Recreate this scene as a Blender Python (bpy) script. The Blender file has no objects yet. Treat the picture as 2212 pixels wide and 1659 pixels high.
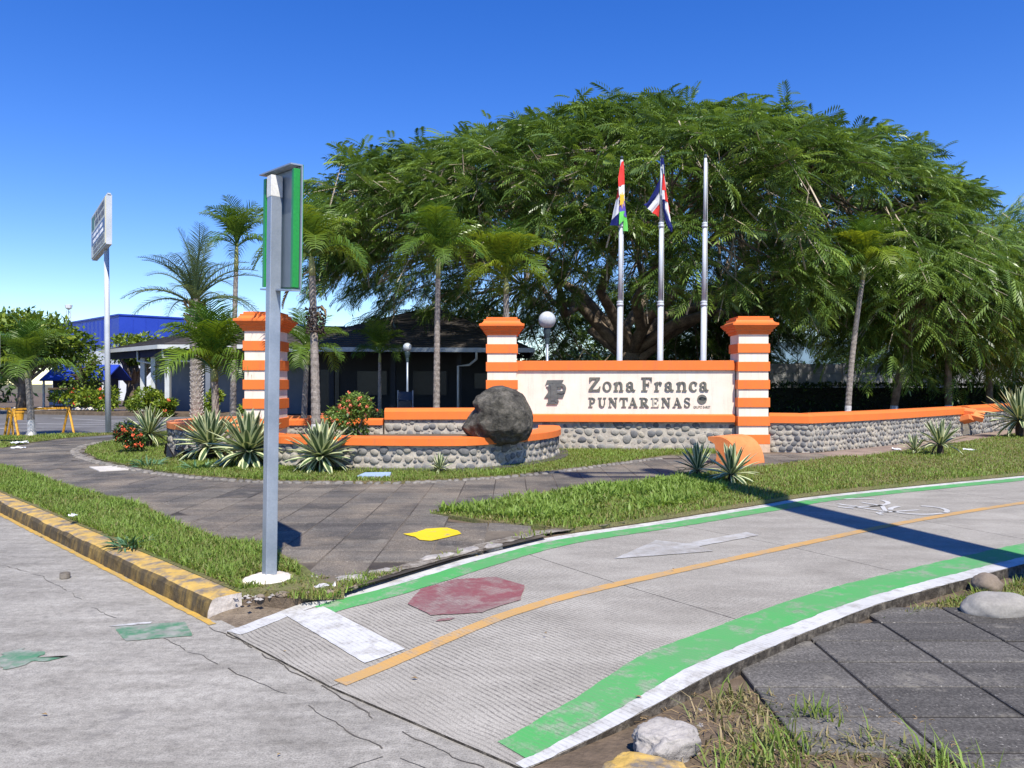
import bpy, bmesh, math, random
import numpy as np
from mathutils import Vector, Matrix, noise

random.seed(7)
rng = np.random.default_rng(7)
PI = math.pi
R = math.radians
sc = bpy.context.scene
COL = sc.collection

# ------------------------------------------------------------------ camera, sky, sun, exposure
cam_d = bpy.data.cameras.new("camera")
cam = bpy.data.objects.new("camera", cam_d)
COL.objects.link(cam)
cam.location = (0, 0, 1.6)
cam.rotation_euler = (R(90), 0, 0)
cam_d.sensor_width = 36.0
cam_d.lens = 36.0 * 1661 / 2212
cam_d.clip_start = 0.05
cam_d.clip_end = 5000
sc.camera = cam

SUN_EL, SUN_AZ = 54.0, 164.3          # azimuth clockwise from +Y
world = bpy.data.worlds.new("World")
sc.world = world
world.use_nodes = True
wn = world.node_tree
wn.nodes.clear()
w_out = wn.nodes.new("ShaderNodeOutputWorld")
w_bg = wn.nodes.new("ShaderNodeBackground")
w_sky = wn.nodes.new("ShaderNodeTexSky")
w_sky.sky_type = 'NISHITA'
w_sky.sun_disc = False
w_sky.sun_elevation = R(SUN_EL)
w_sky.sun_rotation = R(SUN_AZ)
w_sky.altitude = 0
w_sky.air_density = 1.0
w_sky.dust_density = 0.0
w_sky.ozone_density = 4.0
w_hs = wn.nodes.new("ShaderNodeHueSaturation")
w_hs.inputs['Hue'].default_value = 0.520
w_hs.inputs['Saturation'].default_value = 1.34
w_hs.inputs['Value'].default_value = 1.0
w_bg.inputs['Strength'].default_value = 0.142
wn.links.new(w_sky.outputs[0], w_hs.inputs['Color'])
wn.links.new(w_hs.outputs[0], w_bg.inputs['Color'])
wn.links.new(w_bg.outputs[0], w_out.inputs['Surface'])

sun_d = bpy.data.lights.new("sun", 'SUN')
sun_d.energy = 5.0
sun_d.angle = R(0.53)
sun_d.color = (1.0, 0.945, 0.85)
sun = bpy.data.objects.new("sun", sun_d)
COL.objects.link(sun)
_ce = math.cos(R(SUN_EL))
to_sun = Vector((math.sin(R(SUN_AZ)) * _ce, math.cos(R(SUN_AZ)) * _ce, math.sin(R(SUN_EL))))
sun.rotation_euler = (-to_sun).to_track_quat('-Z', 'Y').to_euler()
sun.location = (0, -10, 30)

sc.view_settings.view_transform = 'Standard'
sc.view_settings.look = 'None'
sc.view_settings.exposure = 0.48
sc.view_settings.gamma = 1.0
sc.view_settings.use_curve_mapping = False
sc.cycles.max_bounces = 6
sc.cycles.diffuse_bounces = 3
sc.cycles.transparent_max_bounces = 6

# ------------------------------------------------------------------ helpers
def tag(o, label=None, cat=None, group=None, kind=None):
    if label: o['label'] = label
    if cat: o['category'] = cat
    if group: o['group'] = group
    if kind: o['kind'] = kind
    return o

def thing(name, label, cat, loc=(0, 0, 0), rotz=0.0, group=None, kind=None):
    o = bpy.data.objects.new(name, None)
    COL.objects.link(o)
    o.location = loc
    o.rotation_euler = (0, 0, rotz)
    o.empty_display_size = 0.2
    return tag(o, label, cat, group, kind)

def link(name, me, parent=None, loc=None, rot=None, scale=None):
    o = bpy.data.objects.new(name, me)
    COL.objects.link(o)
    if parent is not None: o.parent = parent
    if loc is not None: o.location = loc
    if rot is not None: o.rotation_euler = rot
    if scale is not None: o.scale = scale if hasattr(scale, '__len__') else (scale,) * 3
    return o

def copy_child(src, parent, mat=None):
    c = src.copy()
    COL.objects.link(c)
    c.parent = parent
    if mat is not None: c.matrix_basis = mat
    return c

class MB:
    """collects verts / faces and builds one mesh"""
    def __init__(s):
        s.v, s.f, s.m = [], [], []
    def add(s, vs, fs, m=0):
        b = len(s.v)
        s.v.extend([tuple(p) for p in vs])
        s.f.extend([tuple(b + i for i in f) for f in fs])
        s.m.extend([m] * len(fs))
        return s
    def box(s, c, d, rz=0.0, m=0, rot=None):
        x, y, z = d[0] / 2, d[1] / 2, d[2] / 2
        vs = [Vector((a, b, e)) for e in (-z, z) for a, b in ((-x, -y), (x, -y), (x, y), (-x, y))]
        mt = (rot.to_3x3() if rot is not None else Matrix.Rotation(rz, 3, 'Z'))
        vs = [mt @ p + Vector(c) for p in vs]
        return s.add(vs, [(0, 3, 2, 1), (4, 5, 6, 7), (0, 1, 5, 4), (1, 2, 6, 5), (2, 3, 7, 6), (3, 0, 4, 7)], m)
    def bbox(s, x0, x1, y0, y1, z0, z1, m=0):
        return s.box(((x0 + x1) / 2, (y0 + y1) / 2, (z0 + z1) / 2), (x1 - x0, y1 - y0, z1 - z0), 0, m)
    def prism(s, poly, z0, z1, m=0, bottom=False):
        n = len(poly)
        a = sum(poly[i][0] * poly[(i + 1) % n][1] - poly[(i + 1) % n][0] * poly[i][1] for i in range(n))
        if a < 0: poly = poly[::-1]
        vs = [(p[0], p[1], z0) for p in poly] + [(p[0], p[1], z1) for p in poly]
        fs = [tuple(range(n, 2 * n))] + [(i, (i + 1) % n, n + (i + 1) % n, n + i) for i in range(n)]
        if bottom: fs.append(tuple(range(n - 1, -1, -1)))
        return s.add(vs, fs, m)
    def tube(s, pts, rad, n=8, m=0, cap=True):
        pts = [Vector(p) for p in pts]
        k = len(pts)
        if not hasattr(rad, '__len__'): rad = [rad] * k
        vs, fs = [], []
        up = Vector((0.123, 0.456, 0.88)).normalized()
        for i, p in enumerate(pts):
            t = (pts[min(i + 1, k - 1)] - pts[max(i - 1, 0)])
            t = t.normalized() if t.length > 1e-9 else Vector((0, 0, 1))
            if abs(t.dot(up)) > 0.97: a = t.cross(Vector((1, 0, 0))).normalized()
            else: a = t.cross(up).normalized()
            if i and a.dot(pa) < 0 and abs(a.dot(pa)) > .5: a = -a
            a = a if i == 0 else (pa - t * pa.dot(t)).normalized()
            pa = a
            b = t.cross(a)
            for j in range(n):
                q = 2 * PI * j / n
                vs.append(p + (a * math.cos(q) + b * math.sin(q)) * rad[i])
        for i in range(k - 1):
            for j in range(n):
                fs.append((i * n + j, i * n + (j + 1) % n, (i + 1) * n + (j + 1) % n, (i + 1) * n + j))
        if cap:
            fs.append(tuple(range(n - 1, -1, -1)))
            fs.append(tuple(range((k - 1) * n, k * n)))
        return s.add(vs, fs, m)
    def lathe(s, prof, c=(0, 0), n=16, m=0, square=False, off=0.0, sy=1.0):
        """prof: (radius, z) bottom..top or top..bottom. square: half-widths of a square plan."""
        vs, fs = [], []
        if square: n = 4
        for r, z in prof:
            for j in range(n):
                if square:
                    dx, dy = ((-1, -1), (1, -1), (1, 1), (-1, 1))[j]
                    vs.append((c[0] + dx * r, c[1] + dy * r * sy, z))
                else:
                    q = 2 * PI * (j + off) / n
                    vs.append((c[0] + r * math.cos(q), c[1] + r * math.sin(q), z))
        k = len(prof)
        rev = prof[0][1] > prof[-1][1]
        for i in range(k - 1):
            for j in range(n):
                f = (i * n + j, i * n + (j + 1) % n, (i + 1) * n + (j + 1) % n, (i + 1) * n + j)
                fs.append(f[::-1] if rev else f)
        a, b = tuple(range(n)), tuple(range((k - 1) * n, k * n))
        fs += [a, b[::-1]] if rev else [a[::-1], b]
        return s.add(vs, fs, m)
    def sweep(s, path, prof, m=0, closed=False):
        """path: xy points; prof: (offset to the left of travel, z) closed ring"""
        k, n = len(path), len(prof)
        nr = normals2(path, closed)
        vs = [(path[i][0] + nr[i][0] * o, path[i][1] + nr[i][1] * o, z) for i in range(k) for o, z in prof]
        fs = []
        for i in range(k if closed else k - 1):
            i2 = (i + 1) % k
            for j in range(n):
                fs.append((i * n + j, i * n + (j + 1) % n, i2 * n + (j + 1) % n, i2 * n + j))
        if not closed:
            fs += [tuple(range(n - 1, -1, -1)), tuple(range((k - 1) * n, k * n))]
        return s.add(vs, fs, m)
    def build(s, name, mats, parent=None, smooth=False, fix=True, loc=None, bevel=0.0):
        me = bpy.data.meshes.new(name)
        me.from_pydata(s.v, [], s.f)
        for mm in (mats if isinstance(mats, (list, tuple)) else [mats]): me.materials.append(mm)
        me.polygons.foreach_set('material_index', s.m)
        if fix:
            bm = bmesh.new(); bm.from_mesh(me)
            bmesh.ops.recalc_face_normals(bm, faces=bm.faces)
            if bevel: 
                es = [e for e in bm.edges if len(e.link_faces) == 2 and e.calc_face_angle(0) > 0.6]
                bmesh.ops.bevel(bm, geom=es, offset=bevel, segments=2, affect='EDGES', profile=0.5)
            bm.to_mesh(me); bm.free()
        if smooth:
            me.polygons.foreach_set('use_smooth', [True] * len(me.polygons))
        me.update()
        return link(name, me, parent, loc)

def normals2(path, closed=False):
    k = len(path); out = []
    for i in range(k):
        if closed: a, b = path[(i - 1) % k], path[(i + 1) % k]
        else: a, b = path[max(i - 1, 0)], path[min(i + 1, k - 1)]
        tx, ty = b[0] - a[0], b[1] - a[1]
        l = math.hypot(tx, ty) or 1.0
        out.append((-ty / l, tx / l))
    return out

def smooth_path(pts, step=0.2):
    """Catmull-Rom through pts, resampled about every step"""
    P = [Vector(p) for p in pts]
    P = [P[0] * 2 - P[1]] + P + [P[-1] * 2 - P[-2]]
    out = []
    for i in range(1, len(P) - 2):
        p0, p1, p2, p3 = P[i - 1:i + 3]
        n = max(1, int((p2 - p1).length / step))
        for j in range(n):
            t = j / n
            q = 0.5 * ((2 * p1) + (p2 - p0) * t + (2 * p0 - 5 * p1 + 4 * p2 - p3) * t * t + (3 * p1 - p0 - 3 * p2 + p3) * t ** 3)
            out.append(tuple(q))
    out.append(tuple(P[-2]))
    return out

def in_poly(x, y, poly):
    """vectorised point in polygon"""
    x = np.asarray(x); y = np.asarray(y)
    c = np.zeros(x.shape, bool)
    n = len(poly); j = n - 1
    for i in range(n):
        xi, yi = poly[i][:2]; xj, yj = poly[j][:2]
        if yi != yj:
            t = ((yi > y) != (yj > y)) & (x < (xj - xi) * (y - yi) / (yj - yi) + xi)
            c ^= t
        j = i
    return c

def fast_mesh(name, verts, faces, mats, parent=None, attr=None, smooth=False, mat_idx=None, kind=None):
    """verts (n,3), faces (m,k) arrays -> object, built through foreach_set"""
    verts = np.ascontiguousarray(verts, dtype=np.float32)
    faces = np.ascontiguousarray(faces, dtype=np.int32)
    me = bpy.data.meshes.new(name)
    m, k = faces.shape
    me.vertices.add(len(verts)); me.vertices.foreach_set('co', verts.ravel())
    me.loops.add(m * k); me.loops.foreach_set('vertex_index', faces.ravel())
    me.polygons.add(m)
    me.polygons.foreach_set('loop_start', np.arange(0, m * k, k, dtype=np.int32))
    try: me.polygons.foreach_set('loop_total', np.full(m, k, dtype=np.int32))
    except Exception: pass
    for mm in (mats if isinstance(mats, (list, tuple)) else [mats]): me.materials.append(mm)
    if mat_idx is not None: me.polygons.foreach_set('material_index', np.asarray(mat_idx, dtype=np.int32))
    if smooth: me.polygons.foreach_set('use_smooth', np.ones(m, bool))
    if attr is not None:
        a = me.attributes.new('tint', 'FLOAT', 'POINT')
        a.data.foreach_set('value', np.ascontiguousarray(attr, dtype=np.float32))
    me.update(calc_edges=True)
    o = link(name, me, parent)
    if kind: o['kind'] = kind
    return o

def replicate(bv, bf, Rm, T, S):
    """copies of a base mesh: Rm (k,3,3), T (k,3), S (k,) -> verts, faces"""
    k, n = len(T), len(bv)
    v = np.einsum('kij,nj->kni', Rm, bv) * S[:, None, None] + T[:, None, :]
    f = bf[None] + (np.arange(k) * n)[:, None, None]
    return v.reshape(-1, 3), f.reshape(-1, bf.shape[1])

def frames(d, up, roll):
    """(k,3) x-axis directions, z close to up, rolled about x -> (k,3,3)"""
    d = d / np.linalg.norm(d, axis=1, keepdims=True)
    y = np.cross(up, d); y /= np.maximum(np.linalg.norm(y, axis=1, keepdims=True), 1e-6)
    z = np.cross(d, y)
    c, s = np.cos(roll)[:, None], np.sin(roll)[:, None]
    y2, z2 = y * c + z * s, z * c - y * s
    return np.stack([d, y2, z2], axis=2)

# ------------------------------------------------------------------ materials
def new_mat(name):
    m = bpy.data.materials.new(name); m.use_nodes = True
    n = m.node_tree; n.nodes.clear()
    out = n.nodes.new('ShaderNodeOutputMaterial')
    return m, n, out

class NG:
    def __init__(s, n): s.n = n
    def node(s, t, **kw):
        a = s.n.nodes.new(t)
        for k, v in kw.items(): setattr(a, k, v)
        return a
    def L(s, a, b): s.n.links.new(a, b)
    def noise(s, vec, scale, detail=4, rough=0.55, dist=0.0):
        a = s.node('ShaderNodeTexNoise')
        a.inputs['Scale'].default_value = scale; a.inputs['Detail'].default_value = detail
        a.inputs['Roughness'].default_value = rough; a.inputs['Distortion'].default_value = dist
        if vec is not None: s.L(vec, a.inputs['Vector'])
        return a.outputs['Fac']
    def ramp(s, fac, stops):
        a = s.node('ShaderNodeValToRGB'); e = a.color_ramp.elements
        while len(e) < len(stops): e.new(0.5)
        for i, (p, c) in enumerate(stops):
            e[i].position = p
            e[i].color = (*c, 1) if hasattr(c, '__len__') else (c, c, c, 1)
        s.L(fac, a.inputs[0]); return a.outputs[0]
    def mix(s, fac, a, b, mode='MIX'):
        x = s.node('ShaderNodeMix', data_type='RGBA', blend_type=mode)
        for sock, v in ((x.inputs[0], fac), (x.inputs[6], a), (x.inputs[7], b)):
            if hasattr(v, 'is_linked'): s.L(v, sock)
            elif hasattr(v, '__len__'): sock.default_value = (*v[:3], 1)
            else: sock.default_value = v
        return x.outputs[2]
    def math(s, op, a, b=0.0):
        x = s.node('ShaderNodeMath', operation=op)
        for sock, v in ((x.inputs[0], a), (x.inputs[1], b)):
            if hasattr(v, 'is_linked'): s.L(v, sock)
            else: sock.default_value = v
        return x.outputs[0]
    def pos(s): return s.node('ShaderNodeNewGeometry').outputs['Position']
    def objc(s): return s.node('ShaderNodeTexCoord').outputs['Object']
    def mapv(s, vec, scale=(1, 1, 1), rot=(0, 0, 0)):
        a = s.node('ShaderNodeMapping'); a.inputs['Scale'].default_value = scale; a.inputs['Rotation'].default_value = rot
        s.L(vec, a.inputs['Vector']); return a.outputs[0]
    def bump(s, h, strength=0.3, dist=0.01, normal=None):
        a = s.node('ShaderNodeBump'); a.inputs['Strength'].default_value = strength; a.inputs['Distance'].default_value = dist
        s.L(h, a.inputs['Height'])
        if normal is not None: s.L(normal, a.inputs['Normal'])
        return a.outputs[0]
    def bsdf(s, out, col, rough=0.7, spec=0.3, normal=None, metal=0.0):
        p = s.node('ShaderNodeBsdfPrincipled')
        for k, v in (('Base Color', col), ('Roughness', rough), ('Specular IOR Level', spec), ('Metallic', metal)):
            if hasattr(v, 'is_linked'): s.L(v, p.inputs[k])
            elif hasattr(v, '__len__'): p.inputs[k].default_value = (*v[:3], 1)
            else: p.inputs[k].default_value = v
        if normal is not None: s.L(normal, p.inputs['Normal'])
        s.L(p.outputs[0], out.inputs['Surface']); return p

def M(name, col, col2=None, rough=0.75, scale=5.0, bump=0.25, bscale=60.0, bdist=0.004, spec=0.25, metal=0.0, lo=0.35, hi=0.68, fine=0.12, obj=False, rand=0.0, streak=0.0):
    m, n, out = new_mat(name); g = NG(n)
    v = g.objc() if obj else g.pos()
    c2 = col2 or tuple(x * 0.78 for x in col)
    f1 = g.noise(v, scale, 6, 0.6)
    c = g.ramp(f1, [(lo, c2), (hi, col)])
    f2 = g.noise(v, bscale, 3, 0.6)
    c = g.mix(1.0, c, g.ramp(f2, [(0.3, 1.0 - fine), (0.7, 1.0 + fine)]), 'MULTIPLY')
    if streak:                                              # rain streaks and grime, stretched downwards
        f3 = g.noise(g.mapv(v, (7, 7, 0.7)), 1.6, 7, 0.7)
        c = g.mix(g.ramp(f3, [(0.50, 0.0), (0.74, streak)]), c, (0.16, 0.115, 0.08))
        f4 = g.noise(v, 11, 6, 0.75)
        c = g.mix(g.ramp(f4, [(0.60, 0.0), (0.75, streak)]), c, (0.20, 0.15, 0.11))
    if rand:
        oi = g.node('ShaderNodeObjectInfo').outputs['Random']
        c = g.mix(1.0, c, g.ramp(oi, [(0.0, 1 - rand), (1.0, 1 + rand)]), 'MULTIPLY')
    nr = g.bump(f2, bump, bdist) if bump else None
    g.bsdf(out, c, rough, spec, nr, metal)
    return m

def leaf_mat(name, dark, mid, light, trans=0.3, rough=0.45, spec=0.35):
    m, n, out = new_mat(name); g = NG(n)
    a = g.node('ShaderNodeAttribute', attribute_name='tint')
    c = g.ramp(a.outputs['Fac'], [(0.0, dark), (0.55, mid), (1.0, light)])
    p = g.bsdf(out, c, rough, spec)
    t = g.node('ShaderNodeBsdfTranslucent')
    g.L(g.mix(1.0, c, (1.25, 1.2, 0.6), 'MULTIPLY'), t.inputs['Color'])
    mx = g.node('ShaderNodeMixShader'); mx.inputs[0].default_value = trans
    g.L(p.outputs[0], mx.inputs[1]); g.L(t.outputs[0], mx.inputs[2]); g.L(mx.outputs[0], out.inputs['Surface'])
    return m

def frond_mat(name, a, b, trans=0.25, rough=0.4):
    """leaf colour that varies from frond to frond"""
    m, n, out = new_mat(name); g = NG(n)
    oi = g.node('ShaderNodeObjectInfo').outputs['Random']
    c = g.mix(oi, a, b)
    c = g.mix(1.0, c, g.ramp(g.noise(g.objc(), 3.0, 3), [(0.3, 0.75), (0.7, 1.2)]), 'MULTIPLY')
    p = g.bsdf(out, c, rough, 0.4)
    t = g.node('ShaderNodeBsdfTranslucent'); g.L(g.mix(1.0, c, (1.3, 1.2, 0.5), 'MULTIPLY'), t.inputs['Color'])
    mx = g.node('ShaderNodeMixShader'); mx.inputs[0].default_value = trans
    g.L(p.outputs[0], mx.inputs[1]); g.L(t.outputs[0], mx.inputs[2]); g.L(mx.outputs[0], out.inputs['Surface'])
    return m

ORANGE = (0.80, 0.185, 0.035)
m_orange = M('orange_paint', ORANGE, (0.74, 0.17, 0.034), rough=0.6, scale=3.0, bump=0.2, bscale=45, fine=0.05, streak=0.30)
m_orange_soft = M('faded_orange_paint', (0.78, 0.27, 0.09), (0.68, 0.20, 0.06), rough=0.65, scale=2.2, bump=0.15, bscale=45, fine=0.06)
m_cream = M('cream_paint', (0.83, 0.71, 0.59), (0.76, 0.63, 0.52), rough=0.7, scale=2.5, bump=0.2, bscale=50, fine=0.04, streak=0.20)
m_plinth = M('peach_plaster', (0.66, 0.45, 0.30), (0.50, 0.36, 0.25), scale=8, fine=0.1)
m_mortar = M('mortar', (0.50, 0.45, 0.37), (0.33, 0.29, 0.24), scale=7, bump=0.6, bscale=35, bdist=0.01)
m_galv = M('galvanised_steel', (0.34, 0.38, 0.43), (0.24, 0.28, 0.33), rough=0.42, scale=4, bump=0.05, bscale=80, metal=0.35, spec=0.5, fine=0.06)
m_steel_light = M('light_grey_paint', (0.52, 0.55, 0.58), (0.44, 0.47, 0.50), rough=0.4, scale=2, bump=0.0, spec=0.5)
m_whitepaint = M('white_paint', (0.74, 0.74, 0.72), (0.58, 0.57, 0.53), rough=0.6, scale=9, fine=0.06)
m_green_frame = M('green_enamel', (0.016, 0.26, 0.045), (0.014, 0.22, 0.04), rough=0.4, scale=2, bump=0, spec=0.4)
m_panel_back = M('zinc_sheet', (0.20, 0.235, 0.27), (0.15, 0.18, 0.21), rough=0.38, scale=3, bump=0, metal=0.4, spec=0.5, fine=0.03)
m_sticker = M('paper_white', (0.78, 0.80, 0.84), rough=0.5, bump=0)
m_blueink = M('blue_ink', (0.05, 0.09, 0.28), rough=0.5, bump=0)
m_lime = M('limewash_footing', (0.78, 0.74, 0.66), (0.52, 0.46, 0.38), scale=6, bump=0.8, bscale=30, bdist=0.012)
m_kerb_end = M('cream_kerb_end', (0.66, 0.60, 0.53), (0.42, 0.37, 0.32), scale=14, bump=0.7, bscale=40, bdist=0.008)
m_soil = M('soil', (0.17, 0.125, 0.085), (0.10, 0.075, 0.05), scale=5, bump=0.8, bscale=35, bdist=0.015)
m_turf = M('turf_base', (0.11, 0.135, 0.036), (0.19, 0.15, 0.075), scale=2.2, bump=0.8, bscale=45, bdist=0.02, fine=0.3)
m_ground = M('rough_ground', (0.10, 0.11, 0.05), (0.15, 0.12, 0.07), scale=0.7, bump=0.5, bscale=8, bdist=0.03)
m_asphalt = M('grey_asphalt', (0.17, 0.165, 0.16), (0.115, 0.11, 0.105), scale=0.8, bump=0.4, bscale=90, fine=0.15)
m_yellow_metal = M('yellow_metal', (0.70, 0.36, 0.035), (0.58, 0.28, 0.03), rough=0.5, scale=6, bump=0)
m_bronze = M('weathered_bronze', (0.20, 0.185, 0.14), (0.115, 0.115, 0.105), rough=0.5, scale=9, bump=0.2, bscale=70, metal=0.25, spec=0.4)
m_pale_bronze = M('scoured_bronze', (0.55, 0.50, 0.40), (0.36, 0.33, 0.27), rough=0.5, scale=9, bump=0.2, bscale=70, spec=0.4)
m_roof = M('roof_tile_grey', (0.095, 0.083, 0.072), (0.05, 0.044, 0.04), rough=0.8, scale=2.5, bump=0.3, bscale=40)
m_bark = M('grey_bark', (0.30, 0.235, 0.17), (0.13, 0.10, 0.075), scale=3, bump=0.9, bscale=14, bdist=0.03, fine=0.3)
m_twig = M('pale_twig', (0.52, 0.44, 0.32), (0.30, 0.24, 0.17), scale=1.5, bump=0)
m_palm_trunk = M('palm_trunk', (0.34, 0.30, 0.26), (0.17, 0.145, 0.12), scale=14, bump=0.7, bscale=30, bdist=0.012, fine=0.3)
m_lime_trunk = M('whitewashed_trunk', (0.66, 0.65, 0.63), (0.44, 0.42, 0.40), scale=12, bump=0.5, bscale=30, bdist=0.01)
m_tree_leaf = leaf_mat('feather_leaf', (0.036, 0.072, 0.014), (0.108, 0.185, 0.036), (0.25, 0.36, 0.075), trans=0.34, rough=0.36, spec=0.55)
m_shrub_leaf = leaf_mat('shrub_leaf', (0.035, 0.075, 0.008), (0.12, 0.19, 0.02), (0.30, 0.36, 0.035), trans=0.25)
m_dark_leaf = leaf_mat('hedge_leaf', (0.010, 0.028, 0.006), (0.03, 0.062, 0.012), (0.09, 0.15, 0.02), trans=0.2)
m_grass = leaf_mat('grass_blade', (0.32, 0.26, 0.11), (0.175, 0.25, 0.043), (0.27, 0.40, 0.075), trans=0.4, rough=0.5)
m_dry_grass = leaf_mat('dry_grass_blade', (0.36, 0.28, 0.15), (0.25, 0.22, 0.09), (0.13, 0.20, 0.04), trans=0.25, rough=0.6)
m_weed = leaf_mat('blue_green_blade', (0.05, 0.12, 0.05), (0.09, 0.19, 0.09), (0.16, 0.28, 0.14), trans=0.25)
m_frond = frond_mat('palm_frond', (0.075, 0.16, 0.024), (0.16, 0.25, 0.036), trans=0.38)
m_frond_yellow = frond_mat('yellowing_frond', (0.16, 0.26, 0.026), (0.26, 0.33, 0.034), trans=0.38)
m_frond_grey = frond_mat('grey_green_frond', (0.085, 0.14, 0.07), (0.15, 0.20, 0.085), rough=0.35)
m_frond_dry = frond_mat('dry_frond', (0.26, 0.17, 0.08), (0.36, 0.26, 0.13), trans=0.1, rough=0.7)
m_shaft = M('crown_shaft', (0.22, 0.26, 0.08), (0.33, 0.30, 0.14), rough=0.5, scale=6, bump=0)
m_agave_green = frond_mat('agave_green', (0.045, 0.085, 0.038), (0.08, 0.13, 0.048), trans=0.08, rough=0.38)
m_agave_cream = frond_mat('agave_cream', (0.60, 0.62, 0.34), (0.52, 0.56, 0.32), trans=0.08, rough=0.42)
m_flower = M('coral_flower', (0.85, 0.17, 0.07), (0.80, 0.12, 0.05), rough=0.6, bump=0)
m_pink_flower = M('salmon_flower', (0.85, 0.26, 0.15), (0.80, 0.18, 0.10), rough=0.6, bump=0)
m_wall_grey = M('grey_blue_wall', (0.20, 0.22, 0.25), (0.16, 0.18, 0.21), scale=1.0, bump=0.1)
m_wall_dark = M('dark_wall', (0.030, 0.032, 0.037), (0.022, 0.024, 0.028), scale=1.0, bump=0.1)  # nearly black: the deep shade of the gate house is put into this colour
m_fascia = M('navy_fascia', (0.022, 0.028, 0.085), rough=0.5, scale=1.0, bump=0)
m_gutter = M('pale_gutter', (0.56, 0.58, 0.56), (0.48, 0.50, 0.48), rough=0.5, scale=2, bump=0)
m_blue_sheet = M('blue_cladding', (0.028, 0.065, 0.42), (0.022, 0.055, 0.37), rough=0.45, scale=0.6, bump=0, fine=0.03)
m_white_sheet = M('white_cladding', (0.72, 0.74, 0.75), (0.64, 0.66, 0.68), rough=0.5, scale=0.6, bump=0, fine=0.03)
m_conc_panel = M('precast_concrete', (0.34, 0.34, 0.33), (0.25, 0.25, 0.245), scale=1.6, bump=0.3, bscale=30)
m_black = M('black_plastic', (0.012, 0.012, 0.014), rough=0.35, bump=0.3, bscale=20, bdist=0.02, spec=0.5)
m_bin = M('bin_grey', (0.05, 0.054, 0.06), rough=0.45, bump=0)
m_glass_globe = M('milky_globe', (0.60, 0.63, 0.64), (0.36, 0.40, 0.42), rough=0.15, scale=3.5, bump=0, spec=0.6)
m_dark_metal = M('dark_teal_metal', (0.045, 0.07, 0.08), rough=0.5, bump=0)
m_window = M('dark_window', (0.02, 0.024, 0.03), rough=0.25, bump=0, spec=0.3)
m_blue_cover = M('pale_blue_cover', (0.34, 0.46, 0.60), (0.28, 0.38, 0.50), scale=6, fine=0.08)
m_joint = M('joint_dirt', (0.055, 0.048, 0.04), (0.035, 0.03, 0.027), scale=20, bump=0.5)
m_wood_trunk = M('gnarled_bark', (0.20, 0.15, 0.11), (0.09, 0.07, 0.05), scale=4, bump=0.9, bscale=9, bdist=0.04, fine=0.3)
m_deadfruit = M('dead_fruit', (0.085, 0.06, 0.045), (0.04, 0.028, 0.022), scale=30, bump=0.8, bscale=70, bdist=0.01, fine=0.4)

def stone_mat(name, stops, scale=9):
    m, n, out = new_mat(name); g = NG(n)
    oi = g.node('ShaderNodeObjectInfo').outputs['Random']
    c = g.ramp(oi, stops)
    v = g.objc()
    f = g.noise(v, scale, 5, 0.6)
    c = g.mix(1.0, c, g.ramp(f, [(0.3, 0.72), (0.7, 1.22)]), 'MULTIPLY')
    f2 = g.noise(v, 60, 3)
    g.bsdf(out, c, 0.75, 0.25, g.bump(f2, 0.25, 0.01))
    return m
m_stone = stone_mat('river_stone', [(0.0, (0.12, 0.12, 0.125)), (0.35, (0.21, 0.205, 0.19)), (0.7, (0.30, 0.28, 0.24)), (1.0, (0.36, 0.32, 0.25))], 2.2)
m_cobble = stone_mat('edging_stone', [(0.0, (0.13, 0.12, 0.105)), (1.0, (0.26, 0.235, 0.20))], 2.2)

def tile_mat(name, stops, dust=(0.30, 0.255, 0.20), dlo=0.52, dhi=0.72, spots=True):
    m, n, out = new_mat(name); g = NG(n)
    oi = g.node('ShaderNodeObjectInfo').outputs['Random']
    c = g.ramp(oi, stops)
    v = g.pos()
    st = g.noise(g.mapv(v, (0.5, 3.0, 1)), 1.6, 5, 0.62)
    c = g.mix(1.0, c, g.ramp(st, [(0.3, 0.7), (0.7, 1.3)]), 'MULTIPLY')
    d = g.noise(v, 0.9, 6, 0.65)
    c = g.mix(g.ramp(d, [(dlo, 0.0), (dhi, 0.75)]), c, dust)
    f2 = g.noise(v, 75, 4, 0.75)
    c = g.mix(1.0, c, g.ramp(f2, [(0.30, 0.42), (0.5, 1.0), (0.70, 1.9)]), 'MULTIPLY')
    f4 = g.noise(v, 48, 2, 0.6)
    c = g.mix(g.ramp(f4, [(0.685, 0.0), (0.72, 0.8)]), c, (0.36, 0.34, 0.30))
    f5 = g.noise(v, 3.1, 7, 0.72)
    c = g.mix(g.ramp(f5, [(0.58, 0.0), (0.66, 0.55)]), c, (0.24, 0.22, 0.18))
    f3 = g.noise(v, 70, 4, 0.7)
    g.bsdf(out, c, 0.8, 0.2, g.bump(f3, 0.5, 0.004))
    return m
m_tile_path = tile_mat('path_tile', [(0.0, (0.072, 0.066, 0.059)), (0.6, (0.105, 0.095, 0.081)), (1.0, (0.14, 0.125, 0.102))], dust=(0.25, 0.205, 0.15), dlo=0.44, dhi=0.68)
m_tile_black = tile_mat('dark_paving', [(0.0, (0.074, 0.069, 0.062)), (1.0, (0.115, 0.107, 0.095))], dust=(0.20, 0.185, 0.16), dlo=0.60, dhi=0.74)

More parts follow.
